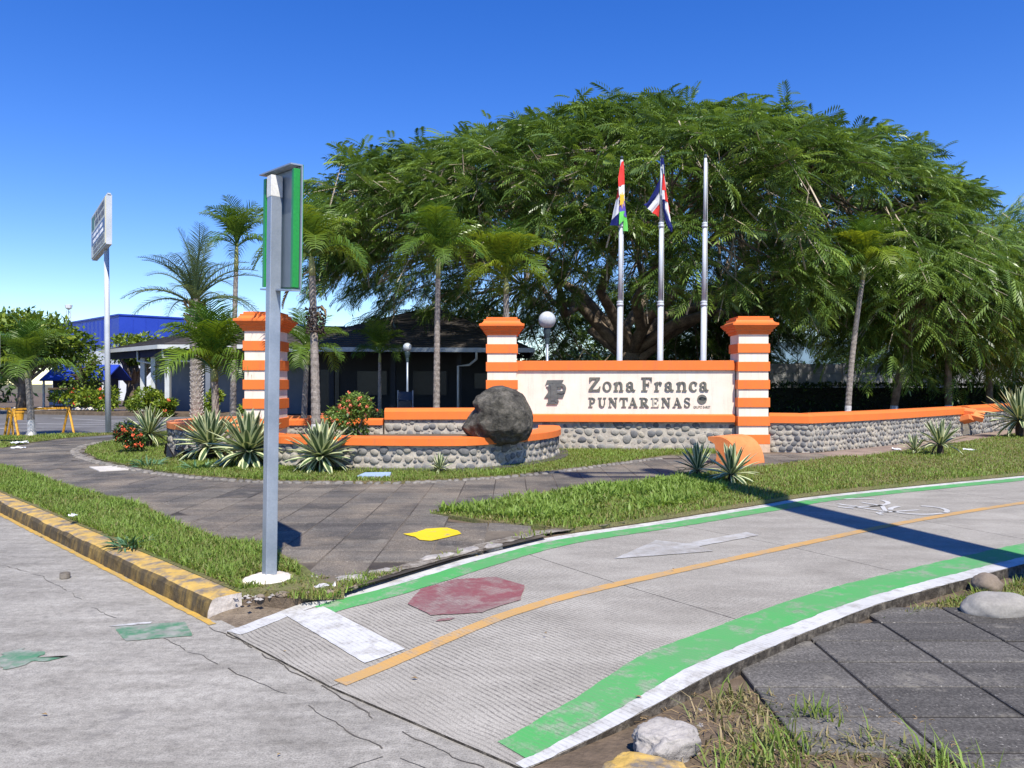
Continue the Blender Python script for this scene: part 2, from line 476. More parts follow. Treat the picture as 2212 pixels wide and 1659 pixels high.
# concrete of the bike lane: fine tine lines across it , streaks, pores
def lane_nodes(g):
    p = g.pos()
    dp = g.node('ShaderNodeVectorMath', operation='DOT_PRODUCT'); g.L(p, dp.inputs[0]); dp.inputs[1].default_value = (0.76, 0.65, 0.0)
    along = dp.outputs['Value']
    wob = g.noise(p, 1.3, 2)
    ph = g.math('ADD', along, g.math('MULTIPLY', wob, 0.12))
    wv = g.math('SINE', g.math('MULTIPLY', ph, 2 * PI / 0.031))
    amp = g.ramp(g.noise(p, 0.8, 3), [(0.34, 0.15), (0.52, 1.0)])
    br = g.ramp(g.noise(p, 26, 3, 0.7), [(0.35, 0.25), (0.6, 1.0)])
    line = g.math('MULTIPLY', g.ramp(g.math('ADD', g.math('MULTIPLY', wv, 0.5), 0.5), [(0.62, 0.0), (0.95, 1.0)]), g.math('MULTIPLY', amp, br))
    speck = g.noise(p, 150, 2, 0.75)
    big = g.noise(g.mapv(p, (1.0, 2.4, 1), (0, 0, R(-38))), 1.4, 6, 0.65)
    c = g.ramp(big, [(0.3, (0.270, 0.249, 0.210)), (0.7, (0.390, 0.364, 0.312))])
    c = g.mix(1.0, c, g.ramp(speck, [(0.3, 0.55), (0.5, 1.0), (0.75, 1.35)]), 'MULTIPLY')
    c = g.mix(g.math('MULTIPLY', line, 0.85), c, (0.11, 0.10, 0.09))
    h = g.math('SUBTRACT', g.math('MULTIPLY', speck, 0.35), line)
    return p, c, h, line
m_lane, _n, _o = new_mat('grooved_concrete'); g = NG(_n)
_p, _c, _h, _l = lane_nodes(g)
g.bsdf(_o, _c, 0.85, 0.2, g.bump(_h, 0.35, 0.004))

def paint_mat(name, col, wear_lo=0.30, wear_hi=0.42, wear=0.85, scale=5.0, col2=None, lines=0.24):
    m, n, out = new_mat(name); g = NG(n)
    p, c, h, line = lane_nodes(g)
    w = g.noise(p, scale, 8, 0.72)
    keep = g.ramp(w, [(wear_lo, 1.0 - wear), (wear_hi, 1.0)])
    keep = g.math('MULTIPLY', keep, g.math('SUBTRACT', 1.0, g.math('MULTIPLY', line, lines)))
    if not lines: c = g.ramp(g.noise(p, 9, 4), [(0.3, (0.24, 0.225, 0.195)), (0.7, (0.36, 0.34, 0.30))])
    pc = g.ramp(g.noise(p, 1.1, 5, 0.6), [(0.3, col2 or tuple(x * 0.8 for x in col)), (0.7, col)])
    g.bsdf(out, g.mix(keep, c, pc), 0.6, 0.3, g.bump(h, 0.12, 0.003))
    return m
m_pt_white = paint_mat('white_lane_paint', (0.60, 0.595, 0.57), 0.40, 0.53, 0.6, 7.0)
m_pt_green = paint_mat('green_lane_paint', (0.065, 0.36, 0.085), 0.38, 0.50, 0.6, 7.0, col2=(0.115, 0.30, 0.115))
m_pt_orange = paint_mat('ochre_lane_paint', (0.56, 0.31, 0.085), 0.38, 0.50, 0.55, 8.0, col2=(0.46, 0.29, 0.115))
m_pt_red = paint_mat('red_lane_paint', (0.24, 0.06, 0.068), 0.40, 0.56, 0.55, 7.0, col2=(0.20, 0.105, 0.105))
m_pt_faint = paint_mat('faded_white_paint', (0.50, 0.495, 0.475), 0.40, 0.62, 0.8, 6.0)
m_pt_yellow = paint_mat('bright_yellow_paint', (0.82, 0.60, 0.02), 0.34, 0.42, 0.75, 9.0, lines=0.0)
m_pt_oldgreen = paint_mat('worn_green_paint', (0.085, 0.225, 0.115), 0.42, 0.60, 0.85, 7.0, lines=0.0)
m_pt_park = paint_mat('parking_white_paint', (0.45, 0.45, 0.44), 0.40, 0.60, 0.8, 4.0)

# worn yellow kerb paint
def kerb_paint(name, lo, hi, dirt, yel):
    m, n, out = new_mat(name); g = NG(n)
    p = g.pos()
    w = g.noise(g.mapv(p, (1.6, 1.6, 0.45)), 4.2, 8, 0.68)
    dc = g.ramp(g.noise(p, 18, 5), [(0.3, tuple(x * 0.55 for x in dirt)), (0.7, dirt)])
    yc = g.ramp(g.noise(p, 9, 4), [(0.3, tuple(x * 0.8 for x in yel)), (0.7, yel)])
    c = g.mix(g.ramp(w, [(lo, 0.0), (hi, 1.0)]), dc, yc)
    f = g.noise(p, 60, 4, 0.7)
    g.bsdf(out, c, 0.75, 0.25, g.bump(f, 0.6, 0.008)); return m
m_kerb_top = kerb_paint('yellow_kerb_paint', 0.40, 0.56, (0.25, 0.215, 0.175), (0.60, 0.39, 0.10))
m_kerb_face = kerb_paint('brown_kerb_paint', 0.48, 0.74, (0.10, 0.075, 0.04), (0.36, 0.235, 0.06))  # darker, browner mix than on the kerb top

# road concrete
m_road, _n, _o = new_mat('road_concrete'); g = NG(_n)
_p = g.pos()
_st = g.noise(g.mapv(_p, (0.8, 2.6, 1), (0, 0, R(-14))), 1.9, 9, 0.72)
_big = g.noise(_p, 0.6, 5, 0.6)
_sp = g.noise(_p, 110, 3, 0.75)
_c = g.ramp(_st, [(0.30, (0.215, 0.199, 0.168)), (0.50, (0.31, 0.29, 0.25)), (0.72, (0.41, 0.386, 0.335))])
_c = g.mix(1.0, _c, g.ramp(_big, [(0.3, 0.8), (0.7, 1.12)]), 'MULTIPLY')
_c = g.mix(1.0, _c, g.ramp(_sp, [(0.28, 0.5), (0.5, 1.0), (0.75, 1.28)]), 'MULTIPLY')
_mid = g.noise(_p, 17, 6, 0.78)
_c = g.mix(1.0, _c, g.ramp(_mid, [(0.32, 0.70), (0.5, 1.0), (0.68, 1.22)]), 'MULTIPLY')
_pit = g.noise(g.mapv(_p, (1, 2.0, 1), (0, 0, R(-14))), 26, 5, 0.75)
_c = g.mix(g.ramp(_pit, [(0.57, 0.0), (0.66, 0.7)]), _c, (0.14, 0.13, 0.115))
_blot = g.noise(_p, 2.3, 7, 0.7)
_c = g.mix(g.ramp(_blot, [(0.60, 0.0), (0.68, 0.5)]), _c, (0.17, 0.16, 0.145))
g.bsdf(_o, _c, 0.85, 0.2, g.bump(_sp, 0.55, 0.006))

# boulder
m_boulder, _n, _o = new_mat('dark_boulder'); g = NG(_n)
_p = g.objc()
_c = g.ramp(g.noise(_p, 4.2, 10, 0.78), [(0.36, (0.030, 0.028, 0.024)), (0.50, (0.105, 0.097, 0.079)), (0.64, (0.26, 0.235, 0.19))])
_c = g.mix(g.ramp(g.noise(_p, 22, 5, 0.75), [(0.60, 0.0), (0.72, 0.6)]), _c, (0.30, 0.28, 0.22))
g.bsdf(_o, _c, 0.8, 0.25, g.bump(g.noise(_p, 9, 10, 0.8), 1.0, 0.10))

# ------------------------------------------------------------------ ground, road, lane, pavements
def sheet(name, poly, z, mat, kind='structure', depth=None):
    b = MB()
    if depth is None:
        n = len(poly)
        b.add([(p[0], p[1], z) for p in poly], [tuple(range(n))])
    else:
        b.prism(poly, z - depth, z)
    o = b.build(name, mat)
    if depth is None and o.data.polygons[0].normal.z < 0: o.data.flip_normals()
    o['kind'] = kind
    return o

sheet('ground', [(-3000, -200), (3000, -200), (3000, 3000), (-3000, 3000)], -0.07, m_ground)
sheet('road', [(-63, 66.24), (-83, 46), (20, -57), (43.24, -40)], 0.0, m_road)

LO = smooth_path([(-1.83, 4.93), (-1.476, 5.479), (-0.983, 5.885), (-0.424, 6.646), (0.333, 7.545), (1.626, 8.484), (3.06, 9.565), (4.353, 10.504), (8.403, 12.655), (14, 15.5), (22, 19.6), (34, 25.5)], 0.12)
CE = smooth_path([(-0.953, 4.034), (-0.413, 4.644), (0.353, 5.444), (1.172, 6.1), (2.697, 7.242), (4.353, 8.444), (6.535, 9.807), (10.2, 11.85), (15, 14.25), (23, 18.3), (35, 24.2)], 0.12)
RO = smooth_path([(0.053, 3.164), (0.619, 3.63), (1.212, 4.171), (1.899, 4.777), (2.626, 5.363), (3.757, 6.111), (5.151, 6.989), (9, 9.3), (16, 12.9), (24, 17.0), (36, 22.9)], 0.12)

def lane_z(x, y):
    e = max(0.0, min(1.0, ((x + y - 3.1) / 1.414) / 1.5))
    return 0.012 + 0.073 * e * e * (3 - 2 * e)

class Arc:
    def __init__(s, pts):
        s.p = np.array(pts); d = np.linalg.norm(np.diff(s.p, axis=0), axis=1)
        s.s = np.concatenate([[0], np.cumsum(d)])
    def near(s, q):
        return s.s[np.argmin(np.linalg.norm(s.p - np.array(q), axis=1))]
    def at(s, t):
        return np.array([np.interp(t, s.s, s.p[:, 0]), np.interp(t, s.s, s.p[:, 1])])
aL, aC, aR = Arc(LO), Arc(CE), Arc(RO)

# bed of the raised site on the far side of the kerb, soil of the near side
bed_poly = [p for p in LO if p[0] + p[1] > 3.75] + [(60, 40), (60, 130), (-116, 130), (-116, 119.45), (-1.95, 5.42)]
sheet('pavement_bed', bed_poly, 0.10, m_soil, depth=0.16)
soil_poly = [p for p in RO if p[0] + p[1] > 3.1][::-1] + [(0.6, 2.5), (20, -16.9), (60, -10), (60, 34)]
sheet('verge_soil', soil_poly, 0.008, m_soil)

lane = thing('bike_lane', None, None, kind='structure')
stations = [((-1.83, 4.93), (-0.93, 3.93), (0.05, 2.98)), ((0.06, 7.1), (0.85, 5.8), (1.70, 4.64)), ((1.68, 8.47), (2.6, 7.12), (3.3, 5.86)),
            ((3.75, 10.02), (4.55, 8.52), (5.2, 7.05)), ((5.9, 11.3), (6.65, 9.83), (7.2, 8.3)), ((8.32, 12.55), (8.95, 11.15), (9.6, 9.68)),
            ((10.6, 13.8), (11.3, 12.4), (12.0, 10.9)), ((13.2, 15.1), (13.9, 13.7), (14.6, 12.2)), ((19, 18.0), (19.6, 16.6), (20.3, 15.1)),
            ((34, 25.5), (35, 24.2), (36, 22.9))]
def slab_mesh(A0, A1, B0, B1, aa, bb, n, mm):
    gap = 0.004
    vs, fs = [], []
    for i in range(n + 1):
        t = i / n
        p = aa.at(A0 + gap + (A1 - A0 - 2 * gap) * t); q = bb.at(B0 + gap + (B1 - B0 - 2 * gap) * t)
        d = (q - p) / max(np.linalg.norm(q - p), 1e-6)
        p2 = p + d * (gap if aa is aC else 0.0); q2 = q - d * (gap if bb is aC else 0.0)
        for j in range(mm + 1):
            w = p2 + (q2 - p2) * j / mm
            vs.append((w[0], w[1], lane_z(w[0], w[1])))
    W = mm + 1
    for i in range(n):
        for j in range(mm):
            fs.append((i * W + j, i * W + j + 1, (i + 1) * W + j + 1, (i + 1) * W + j))
    ring = [j for j in range(W)] + [i * W + mm for i in range(1, n + 1)] + [n * W + j for j in range(mm - 1, -1, -1)] + [i * W for i in range(n - 1, 0, -1)]
    b = len(vs); k = len(ring)
    for r in ring: vs.append((vs[r][0], vs[r][1], -0.06))
    side = [(ring[i], ring[(i + 1) % k], b + (i + 1) % k, b + i) for i in range(k)]
    return vs, fs, side
m_lane_side = M('dirty_lane_edge', (0.19, 0.165, 0.13), (0.05, 0.042, 0.033), scale=13, bump=0.9, bscale=40, bdist=0.012, lo=0.45, hi=0.72, fine=0.3)
for i in range(len(stations) - 1):
    s0, s1 = stations[i], stations[i + 1]
    for aa, bb, x, y in ((aL, aC, 0, 1), (aC, aR, 1, 2)):
        A0, A1, B0, B1 = aa.near(s0[x]), aa.near(s1[x]), bb.near(s0[y]), bb.near(s1[y])
        n = max(4, int((A1 - A0) / 0.15))
        vs, fs, side = slab_mesh(A0, A1, B0, B1, aa, bb, min(n, 40), 7)
        b = MB(); b.add(vs, fs, 0); b.m += [1] * len(side); b.f += side
        b.build('slab', [m_lane, m_lane_side], lane)
# dirt that fills the joints
vs = []
for t in np.linspace(0, 1, 60):
    p, q = aL.at(t * aL.s[-1]), aR.at(t * aR.s[-1])
    d = (q - p); p = p + d * 0.02; q = q - d * 0.02
    vs += [(p[0], p[1], lane_z(*p) - 0.012), (q[0], q[1], lane_z(*q) - 0.012)]
MB().add(vs, [(2 * i, 2 * i + 1, 2 * i + 3, 2 * i + 2) for i in range(59)]).build('joint_filler', m_joint, lane)

def strip(name, path, o0, o1, mat, parent, t0=0.0, t1=1e9, jag=0.0, dz=0.004, zf=lane_z, step=0.05):
    """painted strip between offsets o0 and o1 to the left of the path"""
    a = Arc(path); t1 = min(t1, a.s[-1]); n = max(2, int((t1 - t0) / step))
    q = [tuple(a.at(t0 + (t1 - t0) * i / n)) for i in range(n + 1)]
    nr = normals2(q); vs = []
    for i in range(n + 1):
        for o in (o0, o1):
            if callable(o): o = o(t0 + (t1 - t0) * i / n)
            oo = o + (noise.noise((q[i][0] * 9, q[i][1] * 9, o * 31)) + 0.6 * noise.noise((q[i][0] * 31, q[i][1] * 31, o * 17))) * jag
            x, y = q[i][0] + nr[i][0] * oo, q[i][1] + nr[i][1] * oo
            vs.append((x, y, zf(x, y) + dz))
    o = MB().add(vs, [(2 * i, 2 * i + 1, 2 * i + 3, 2 * i + 2) for i in range(n)]).build(name, mat, parent)
    if sum(p.normal.z for p in o.data.polygons) < 0: o.data.flip_normals()
    return o
tL = aL.near((-1.38, 5.36)); tR = aR.near((0.12, 3.04))
strip('white_edge_line', LO, -0.135, 0.0, m_pt_white, lane, 0.0, jag=0.008)
strip('green_edge_line', LO, -0.36, -0.135, m_pt_green, lane, tL, jag=0.008)
strip('centre_line', CE, -0.055, 0.05, m_pt_orange, lane, 0.06, jag=0.004)
_rampw = lambda a, b: (lambda s_: a + (b - a) * min(1.0, s_ / 1.3))
strip('white_edge_line', RO, 0.0, _rampw(0.06, 0.135), m_pt_white, lane, 0.0, jag=0.010)
strip('green_edge_line', RO, _rampw(0.06, 0.135), _rampw(0.25, 0.425), m_pt_green, lane, 0.06, jag=0.012)

def patch(name, poly, mat, parent, z=None, dz=0.006, jag=0.0, step=0.06):
    """flat painted shape that follows the lane surface"""
    pts = []
    for i in range(len(poly)):
        a, b = Vector(poly[i]), Vector(poly[(i + 1) % len(poly)])
        n = max(1, int((b - a).length / step))
        for j in range(n):
            q = a.lerp(b, j / n)
            if jag: q = q + Vector((noise.noise((q.x * 17, q.y * 17, 1)), noise.noise((q.x * 17, q.y * 17, 7)))) * jag
            pts.append(q)
    vs = [(q.x, q.y, (lane_z(q.x, q.y) if z is None else z) + dz) for q in pts]
    o = MB().add(vs, [tuple(range(len(vs)))]).build(name, mat, parent)
    if o.data.polygons[0].normal.z < 0: o.data.flip_normals()
    return o
patch('stop_line', [(-1.543, 5.227), (-1.318, 5.367), (-0.626, 4.527), (-0.833, 4.342)], m_pt_white, lane, jag=0.006)
patch('red_octagon', [(-0.724, 5.334), (-0.678, 5.665), (-0.444, 5.939), (-0.131, 6.02), (0.091, 5.767), (0.061, 5.383), (-0.203, 5.096), (-0.531, 5.078)], m_pt_red, lane, jag=0.012)
patch('red_flake', [(-0.481, 4.964), (-0.408, 4.973), (-0.367, 5.012), (-0.429, 5.002), (-0.47, 4.998)], m_pt_red, lane, jag=0.02)
patch('arrow', [(0.879, 6.646), (1.394, 7.434), (1.646, 7.292), (2.394, 7.848), (2.464, 7.676), (1.737, 7.151), (1.818, 6.949)], m_pt_faint, lane, jag=0.012)

# painted bicycle: two wheel rings and a frame, worn away in places
bx, by = Vector((0.57, -0.82)), Vector((-0.82, -0.57)).normalized()
bc = Vector((4.67, 9.52))
def bpt(u, v): return bc + bx * u * 0.66 + by * v * 0.95
bm_ = MB()
def bike_stroke(pts, w):
    q = [tuple(bpt(*p)) for p in pts]; nr = normals2(q); vs = []
    for i in range(len(q)):
        for s_ in (-1, 1):
            x, y = q[i][0] + nr[i][0] * w * s_, q[i][1] + nr[i][1] * w * s_
            vs.append((x, y, lane_z(x, y) + 0.006))
    bm_.add(vs, [(2 * i, 2 * i + 1, 2 * i + 3, 2 * i + 2) for i in range(len(q) - 1)])
def arcpts(cx, cy, r, a0, a1, n=14): return [(cx + r * math.cos(R(a0 + (a1 - a0) * i / n)), cy + r * 0.95 * math.sin(R(a0 + (a1 - a0) * i / n))) for i in range(n + 1)]
for cx, spans in ((-0.55, ((-170, -95), (-80, 35), (60, 110))), (0.55, ((-120, -10), (0, 120), (135, 190)))):
    for a0, a1 in spans: bike_stroke(arcpts(cx, 0.0, 0.42, a0, a1), 0.03)
for seg in ([(-0.55, 0.0), (-0.1, 0.05)], [(-0.1, 0.05), (0.35, 0.5)], [(-0.35, 0.52), (-0.1, 0.05)], [(-0.32, 0.42), (0.28, 0.46)], [(0.55, 0.0), (0.28, 0.62)], [(0.28, 0.62), (0.45, 0.72)], [(-0.5, 0.6), (-0.22, 0.56)]):
    bike_stroke([tuple(Vector(seg[0]).lerp(Vector(seg[1]), i / 4)) for i in range(5)], 0.026)
o = bm_.build('bicycle_symbol', m_pt_white, lane, fix=False)
for p_ in o.data.polygons:
    pass
if sum(p_.normal.z for p_ in o.data.polygons) < 0: o.data.flip_normals()

m_pt_oldwhite = paint_mat('worn_road_white', (0.60, 0.595, 0.57), 0.42, 0.58, 0.9, 9.0, lines=0.0)
# paint left on the road, cracks
flat0 = lambda x, y: 0.0
patch('worn_green_mark', [(-2.62, 5.05), (-2.40, 4.78), (-2.02, 4.88), (-2.20, 5.17)], m_pt_oldgreen, None, z=0.0, dz=0.004, jag=0.02)['kind'] = 'structure'
patch('worn_white_mark', [(-2.66, 5.06), (-2.63, 5.10), (-2.42, 5.165), (-2.41, 5.125)], m_pt_oldwhite, None, z=0.0, dz=0.004, jag=0.01)['kind'] = 'structure'
patch('worn_green_mark', [(-3.04, 4.55), (-2.95, 4.64), (-2.82, 4.60), (-2.74, 4.50), (-2.62, 4.50), (-2.66, 4.44), (-2.76, 4.42), (-2.81, 4.31), (-2.9, 4.34)], m_pt_oldgreen, None, z=0.0, dz=0.004, jag=0.05, step=0.025)['kind'] = 'structure'
m_crack = M('crack_dirt', (0.13, 0.115, 0.095), (0.06, 0.052, 0.043), scale=14, bump=0.5)
def crack(pts, w, seed):
    q = smooth_path(pts, 0.035)
    q = [(x + noise.noise((x * 7, y * 7, seed)) * 0.03 + noise.noise((x * 31, y * 31, seed)) * 0.012, y + noise.noise((x * 7, y * 7, seed + 9)) * 0.03) for x, y in q]
    nr = normals2(q); vs = []
    for i, (x, y) in enumerate(q):
        ww = w * 0.6 * (0.35 + 0.9 * abs(noise.noise((x * 6, y * 6, seed + 3))))
        for s_ in (-1, 1): vs.append((x + nr[i][0] * ww * s_, y + nr[i][1] * ww * s_, 0.003))
    o = MB().add(vs, [(2 * i, 2 * i + 1, 2 * i + 3, 2 * i + 2) for i in range(len(q) - 1) if noise.noise((q[i][0] * 4, q[i][1] * 4, seed + 20)) > -0.22]).build('road_crack', m_crack, fix=False)
    if sum(p.normal.z for p in o.data.polygons) < 0: o.data.flip_normals()
    o['kind'] = 'structure'
crack([(-1.98, 5.05), (-1.55, 4.62), (-0.97, 4.03), (-0.46, 3.50), (0.02, 3.05), (0.5, 2.55)], 0.011, 1)
crack([(-2.28, 4.92), (-1.58, 4.30), (-1.05, 3.86), (-0.91, 3.70), (-0.51, 3.32), (-0.2, 3.05)], 0.008, 2)
crack([(-5.2, 7.2), (-4.0, 6.45), (-3.0, 5.5), (-2.28, 4.92)], 0.006, 3)
crack([(-1.1, 3.02), (-0.8, 3.12), (-0.55, 3.30)], 0.007, 5)

# kerb
kerb_d = Vector((-0.705, 0.709)); kerb_n = Vector((0.709, 0.705)); kerb_o = Vector((-2.075, 5.235))
kb = MB()
prof = [(0.0, -0.02), (0.008, 0.045), (0.018, 0.095), (0.034, 0.121), (0.06, 0.130), (0.15, 0.134), (0.245, 0.134), (0.25, -0.02)]
KN, step = 330, 0.11
for i in range(KN):
    t = i * step
    c = kerb_o + kerb_d * t
    for j, (o_, z_) in enumerate(prof):
        w = 0.012 if 0 < j < 6 else 0.004
        n1 = noise.noise((c.x * 2.3, c.y * 2.3, j * 1.7)) + 0.7 * noise.noise((c.x * 9, c.y * 9, j * 2.3))
        e = kerb_n * (o_ + n1 * w)
        kb.v.append((c.x + e.x, c.y + e.y, z_ + n1 * w * 0.5 * (j > 0)))
m_ = len(prof)
for i in range(KN - 1):
    for j in range(m_ - 1):
        kb.f.append((i * m_ + j, i * m_ + j + 1, (i + 1) * m_ + j + 1, (i + 1) * m_ + j)); kb.m.append(1 if j < 3 else 0)
kb.f.append(tuple(range(m_))); kb.m.append(2)
kerb = kb.build('kerb', [m_kerb_top, m_kerb_face, m_kerb_end], smooth=False)
kerb['kind'] = 'structure'
strip('gutter_line', [tuple(kerb_o + kerb_d * (t * 0.5)) for t in range(-1, 70)], 0.0, 0.05, M('gutter_yellow', (0.56, 0.33, 0.05), (0.36, 0.26, 0.10), scale=7), None, 0.35, zf=flat0, jag=0.012)['kind'] = 'structure'

# soil that slopes down round the kerb end to the start of the lane
b = MB(); A_, B_, C_, D_ = (Vector(q) for q in ((-2.09, 5.17, -.012), (-1.70, 4.80, -.03), (-1.12, 5.46, .020), (-1.90, 5.60, .106)))
for i in range(13):
    for j in range(9):
        q = A_.lerp(D_, i / 12).lerp(B_.lerp(C_, i / 12), j / 8); q.z += -.02 * math.sin(PI * j / 8) * math.sin(PI * i / 12) + .012 * noise.noise((q.x * 9, q.y * 9, 4)) + .008 * noise.noise((q.x * 30, q.y * 30, 4)); b.v.append(tuple(q))
b.f = [(i * 9 + j, i * 9 + j + 1, (i + 1) * 9 + j + 1, (i + 1) * 9 + j) for i in range(12) for j in range(8)]; b.m = [0] * len(b.f)
b.build('kerb_end_soil', M('dusty_rubble_soil', (0.24, 0.19, 0.135), (0.13, 0.10, 0.07), scale=9, bump=1.0, bscale=50, bdist=0.02), smooth=True)['kind'] = 'structure'

m_edge_mortar = M('edge_mortar', (0.36, 0.325, 0.27), (0.15, 0.125, 0.095), scale=7, bump=1.0, bscale=45, bdist=0.02, lo=0.42, hi=0.62, fine=0.3)
strip('mortar_edge', LO, -0.004, 0.15, m_edge_mortar, None, 0.85, aL.near((1.25, 8.12)), jag=0.03, dz=0.047)['kind'] = 'structure'

# ---- tiled pavement
path_poly = [(-1.2, 5.53), (-1.47, 5.82), (-1.65, 6.16), (-2.19, 6.93), (-2.7, 7.21), (-3.55, 8.12), (-4.31, 9.14), (-5.91, 10.59), (-7.75, 12.47), (-9.41, 14.14),
             (-11.2, 16.2), (-14, 18.4), (-14.5, 19.6), (-12.2, 18.6), (-12.3, 19.8), (-12.2, 20.8), (-11.7, 22.5), (-10.2, 22.9),
             (-10.38, 20.64), (-10.29, 18.87), (-9.89, 17.51), (-9.29, 16.33), (-8.1, 14.74), (-6.42, 13.07), (-5.26, 12.16), (-3.83, 11.5), (-2.37, 11.36), (-1.73, 11.31),
             (-0.71, 11.69), (0.28, 12.34), (1.44, 13.51), (2.66, 14.83), (3.4, 15.8), (5.2, 16.2), (6.4, 15.9), (4.9, 14.1), (2.9, 12.5), (2.26, 11.6), (0.7, 10.59), (-0.04, 9.75), (-0.58, 9.1),
             (-0.95, 8.76), (-0.95, 8.5), (-0.5, 8.1), (0.25, 7.75), (0.33, 7.45), (-0.42, 6.6), (-0.95, 5.83)]
path = thing('pavement', None, None, kind='structure')
def tile_mesh(name, sx, sy, th, mat, ch=0.005):
    b = MB()
    b.lathe([(0.5, -th), (0.5, -ch), (0.5 - ch / sx, 0.0)], square=True)
    b.v = [(x * sx, y * sy, z) for x, y, z in b.v]
    o = b.build(name, mat); me = o.data; bpy.data.objects.remove(o)
    return me
def lay_tiles(parent, poly, x0, y0, sx, sy, gap, top, mat, limit, tilt=0.003, seed=1, extra=0.12, skip=None):
    r_ = np.random.default_rng(seed)
    xs = [p[0] for p in poly]; ys = [p[1] for p in poly]
    cells = []
    for i in range(int((min(xs) - x0) / sx) - 1, int((max(xs) - x0) / sx) + 2):
        for j in range(int((min(ys) - y0) / sy) - 1, int((max(ys) - y0) / sy) + 2):
            cells.append((x0 + (i + .5) * sx, y0 + (j + .5) * sy))
    c = np.array(cells)
    hit = np.zeros(len(c), bool)
    for dx in (-extra, 0, extra):
        for dy in (-extra, 0, extra): hit |= in_poly(c[:, 0] + dx, c[:, 1] + dy, poly)
    c = c[hit]
    c = c[np.argsort(np.hypot(c[:, 0], c[:, 1]))]
    me = tile_mesh('tile', sx - gap, sy - gap, 0.05, mat)
    rest = MB()
    src = None
    for k, (x, y) in enumerate(c):
        if skip and skip(x, y): continue
        rx, ry = r_.normal(0, tilt, 2); z = top + r_.normal(0, 0.0016)
        if k < limit:
            if src is None: src = link('tile', me, parent); o = src
            else: o = copy_child(src, parent)
            o.location = (x, y, z); o.rotation_euler = (rx, ry, 0)
        else:
            rest.box((x, y, z - 0.025), (sx - gap, sy - gap, 0.05))
    if rest.v:
        o = rest.build('tile', mat, parent); o['kind'] = 'stuff'
lay_tiles(path, path_poly, -1.60, 5.0, 0.45, 0.45, 0.010, 0.13, m_tile_path, 300, skip=lambda x, y: (x + y < 4.35) or (aL.p[np.argmin(np.hypot(aL.p[:, 0] - x, aL.p[:, 1] - y))][1] > y - 0.16 and x > -1.6 and y < 9 and x < 1.5))
sheet('joint_sand', path_poly, 0.1252, M('joint_sand', (0.20, 0.165, 0.12), (0.05, 0.042, 0.034), scale=0.5, lo=0.45, hi=0.6))
# worn concrete at the foot of the long wall
wf = [(5.0, 16.25), (6.5, 16.4), (10.0, 19.2), (16, 24.8), (24, 32), (24.4, 31.4), (16.3, 24.0), (10.3, 18.3), (7.1, 15.5), (5.9, 15.2)]
sheet('wall_footpath', wf, 0.125, M('dusty_concrete', (0.33, 0.25, 0.19), (0.20, 0.15, 0.12), scale=2.0, bump=0.4), depth=0.06)

tile_poly = [(1.17, 4.10), (1.40, 4.31), (1.95, 4.76), (2.40, 5.06), (2.62, 5.03), (3.0, 5.25), (3.6, 5.2), (4.4, 5.0), (6, 4.6), (6, 1.5), (2.6, 1.5), (2.0, 3.0), (1.62, 3.55), (1.36, 3.82)]
rtile = thing('corner_pavement', None, None, kind='structure')
m_joint_dark = M('dark_joint_soil', (0.035, 0.031, 0.026), (0.018, 0.016, 0.014), scale=20, bump=0.5)
def _lane_side(x, y):
    i = int(np.argmin(np.hypot(aR.p[:, 0] - x, aR.p[:, 1] - y))); i = max(1, min(i, len(aR.p) - 2))
    t = aR.p[i + 1] - aR.p[i - 1]; d = np.array([x, y]) - aR.p[i]
    return t[0] * d[1] - t[1] * d[0] > 0
lay_tiles(rtile, tile_poly, 1.83 - 0.585 * 3, 5.04 - 0.355 * 20, 0.585, 0.355, 0.018, 0.036, m_tile_black, 300, seed=4, extra=0.15, skip=lambda x, y: _lane_side(x, y) and (np.min(np.hypot(aR.p[:, 0] - x, aR.p[:, 1] - y)) > 0.36 or x + y < 5.3))
sheet('joint_soil', [(1.30, 4.2), (2.4, 5.1), (3.4, 5.3), (6, 4.7), (6, 1.5), (2.9, 1.5), (2.1, 3.0), (1.7, 3.6)], 0.0275, m_joint_dark)

# ---- lawns (turf sheets that lap over the edge of the tiles)
verge_poly = [(-1.2, 5.50), (-1.47, 5.80), (-1.65, 6.14), (-2.19, 6.91), (-2.7, 7.19), (-3.55, 8.10), (-4.31, 9.12), (-5.91, 10.57), (-7.75, 12.45), (-9.41, 14.12), (-11.2, 16.2), (-14, 18.4),
              (-22, 26.0), (-22.4, 25.88), (-12.0, 15.48), (-1.93, 5.41)]
tri_poly = [(-0.93, 8.74), (-0.56, 9.08), (-0.02, 9.73), (0.72, 10.57), (2.28, 11.58), (2.92, 12.48), (4.95, 14.05), (6.4, 15.35), (7.2, 15.6), (10.3, 18.35), (16.3, 24.05), (26, 33), (40, 34)] + \
           [tuple(p) for p in LO[::-1] if p[0] > 0.55 and p[0] < 33] + [(0.52, 7.80), (0.2, 7.95), (-0.35, 8.25)]
garden_poly = [(-10.2, 22.6), (-10.2, 20.64), (-10.11, 18.9), (-9.72, 17.6), (-9.14, 16.45), (-7.97, 14.88), (-6.3, 13.25), (-5.16, 12.36), (-3.8, 11.7), (-2.37, 11.56), (-1.76, 11.52), (-0.81, 11.88),
               (0.13, 12.48), (1.28, 13.62), (2.5, 14.95), (3.3, 15.95), (4.9, 16.3), (5.0, 16.9), (0.95, 17.1), (-4.0, 17.2), (-6, 17.2), (-7.9, 18.5), (-9, 22.6)]
strip_poly = [(-11.65, 17.6), (-12.0, 19.0), (-12.1, 20.8), (-11.5, 22.4), (-10.3, 22.8), (-10.3, 23.5), (-12.5, 22.6), (-14.5, 21.2), (-20, 20.5), (-16, 19.2)]
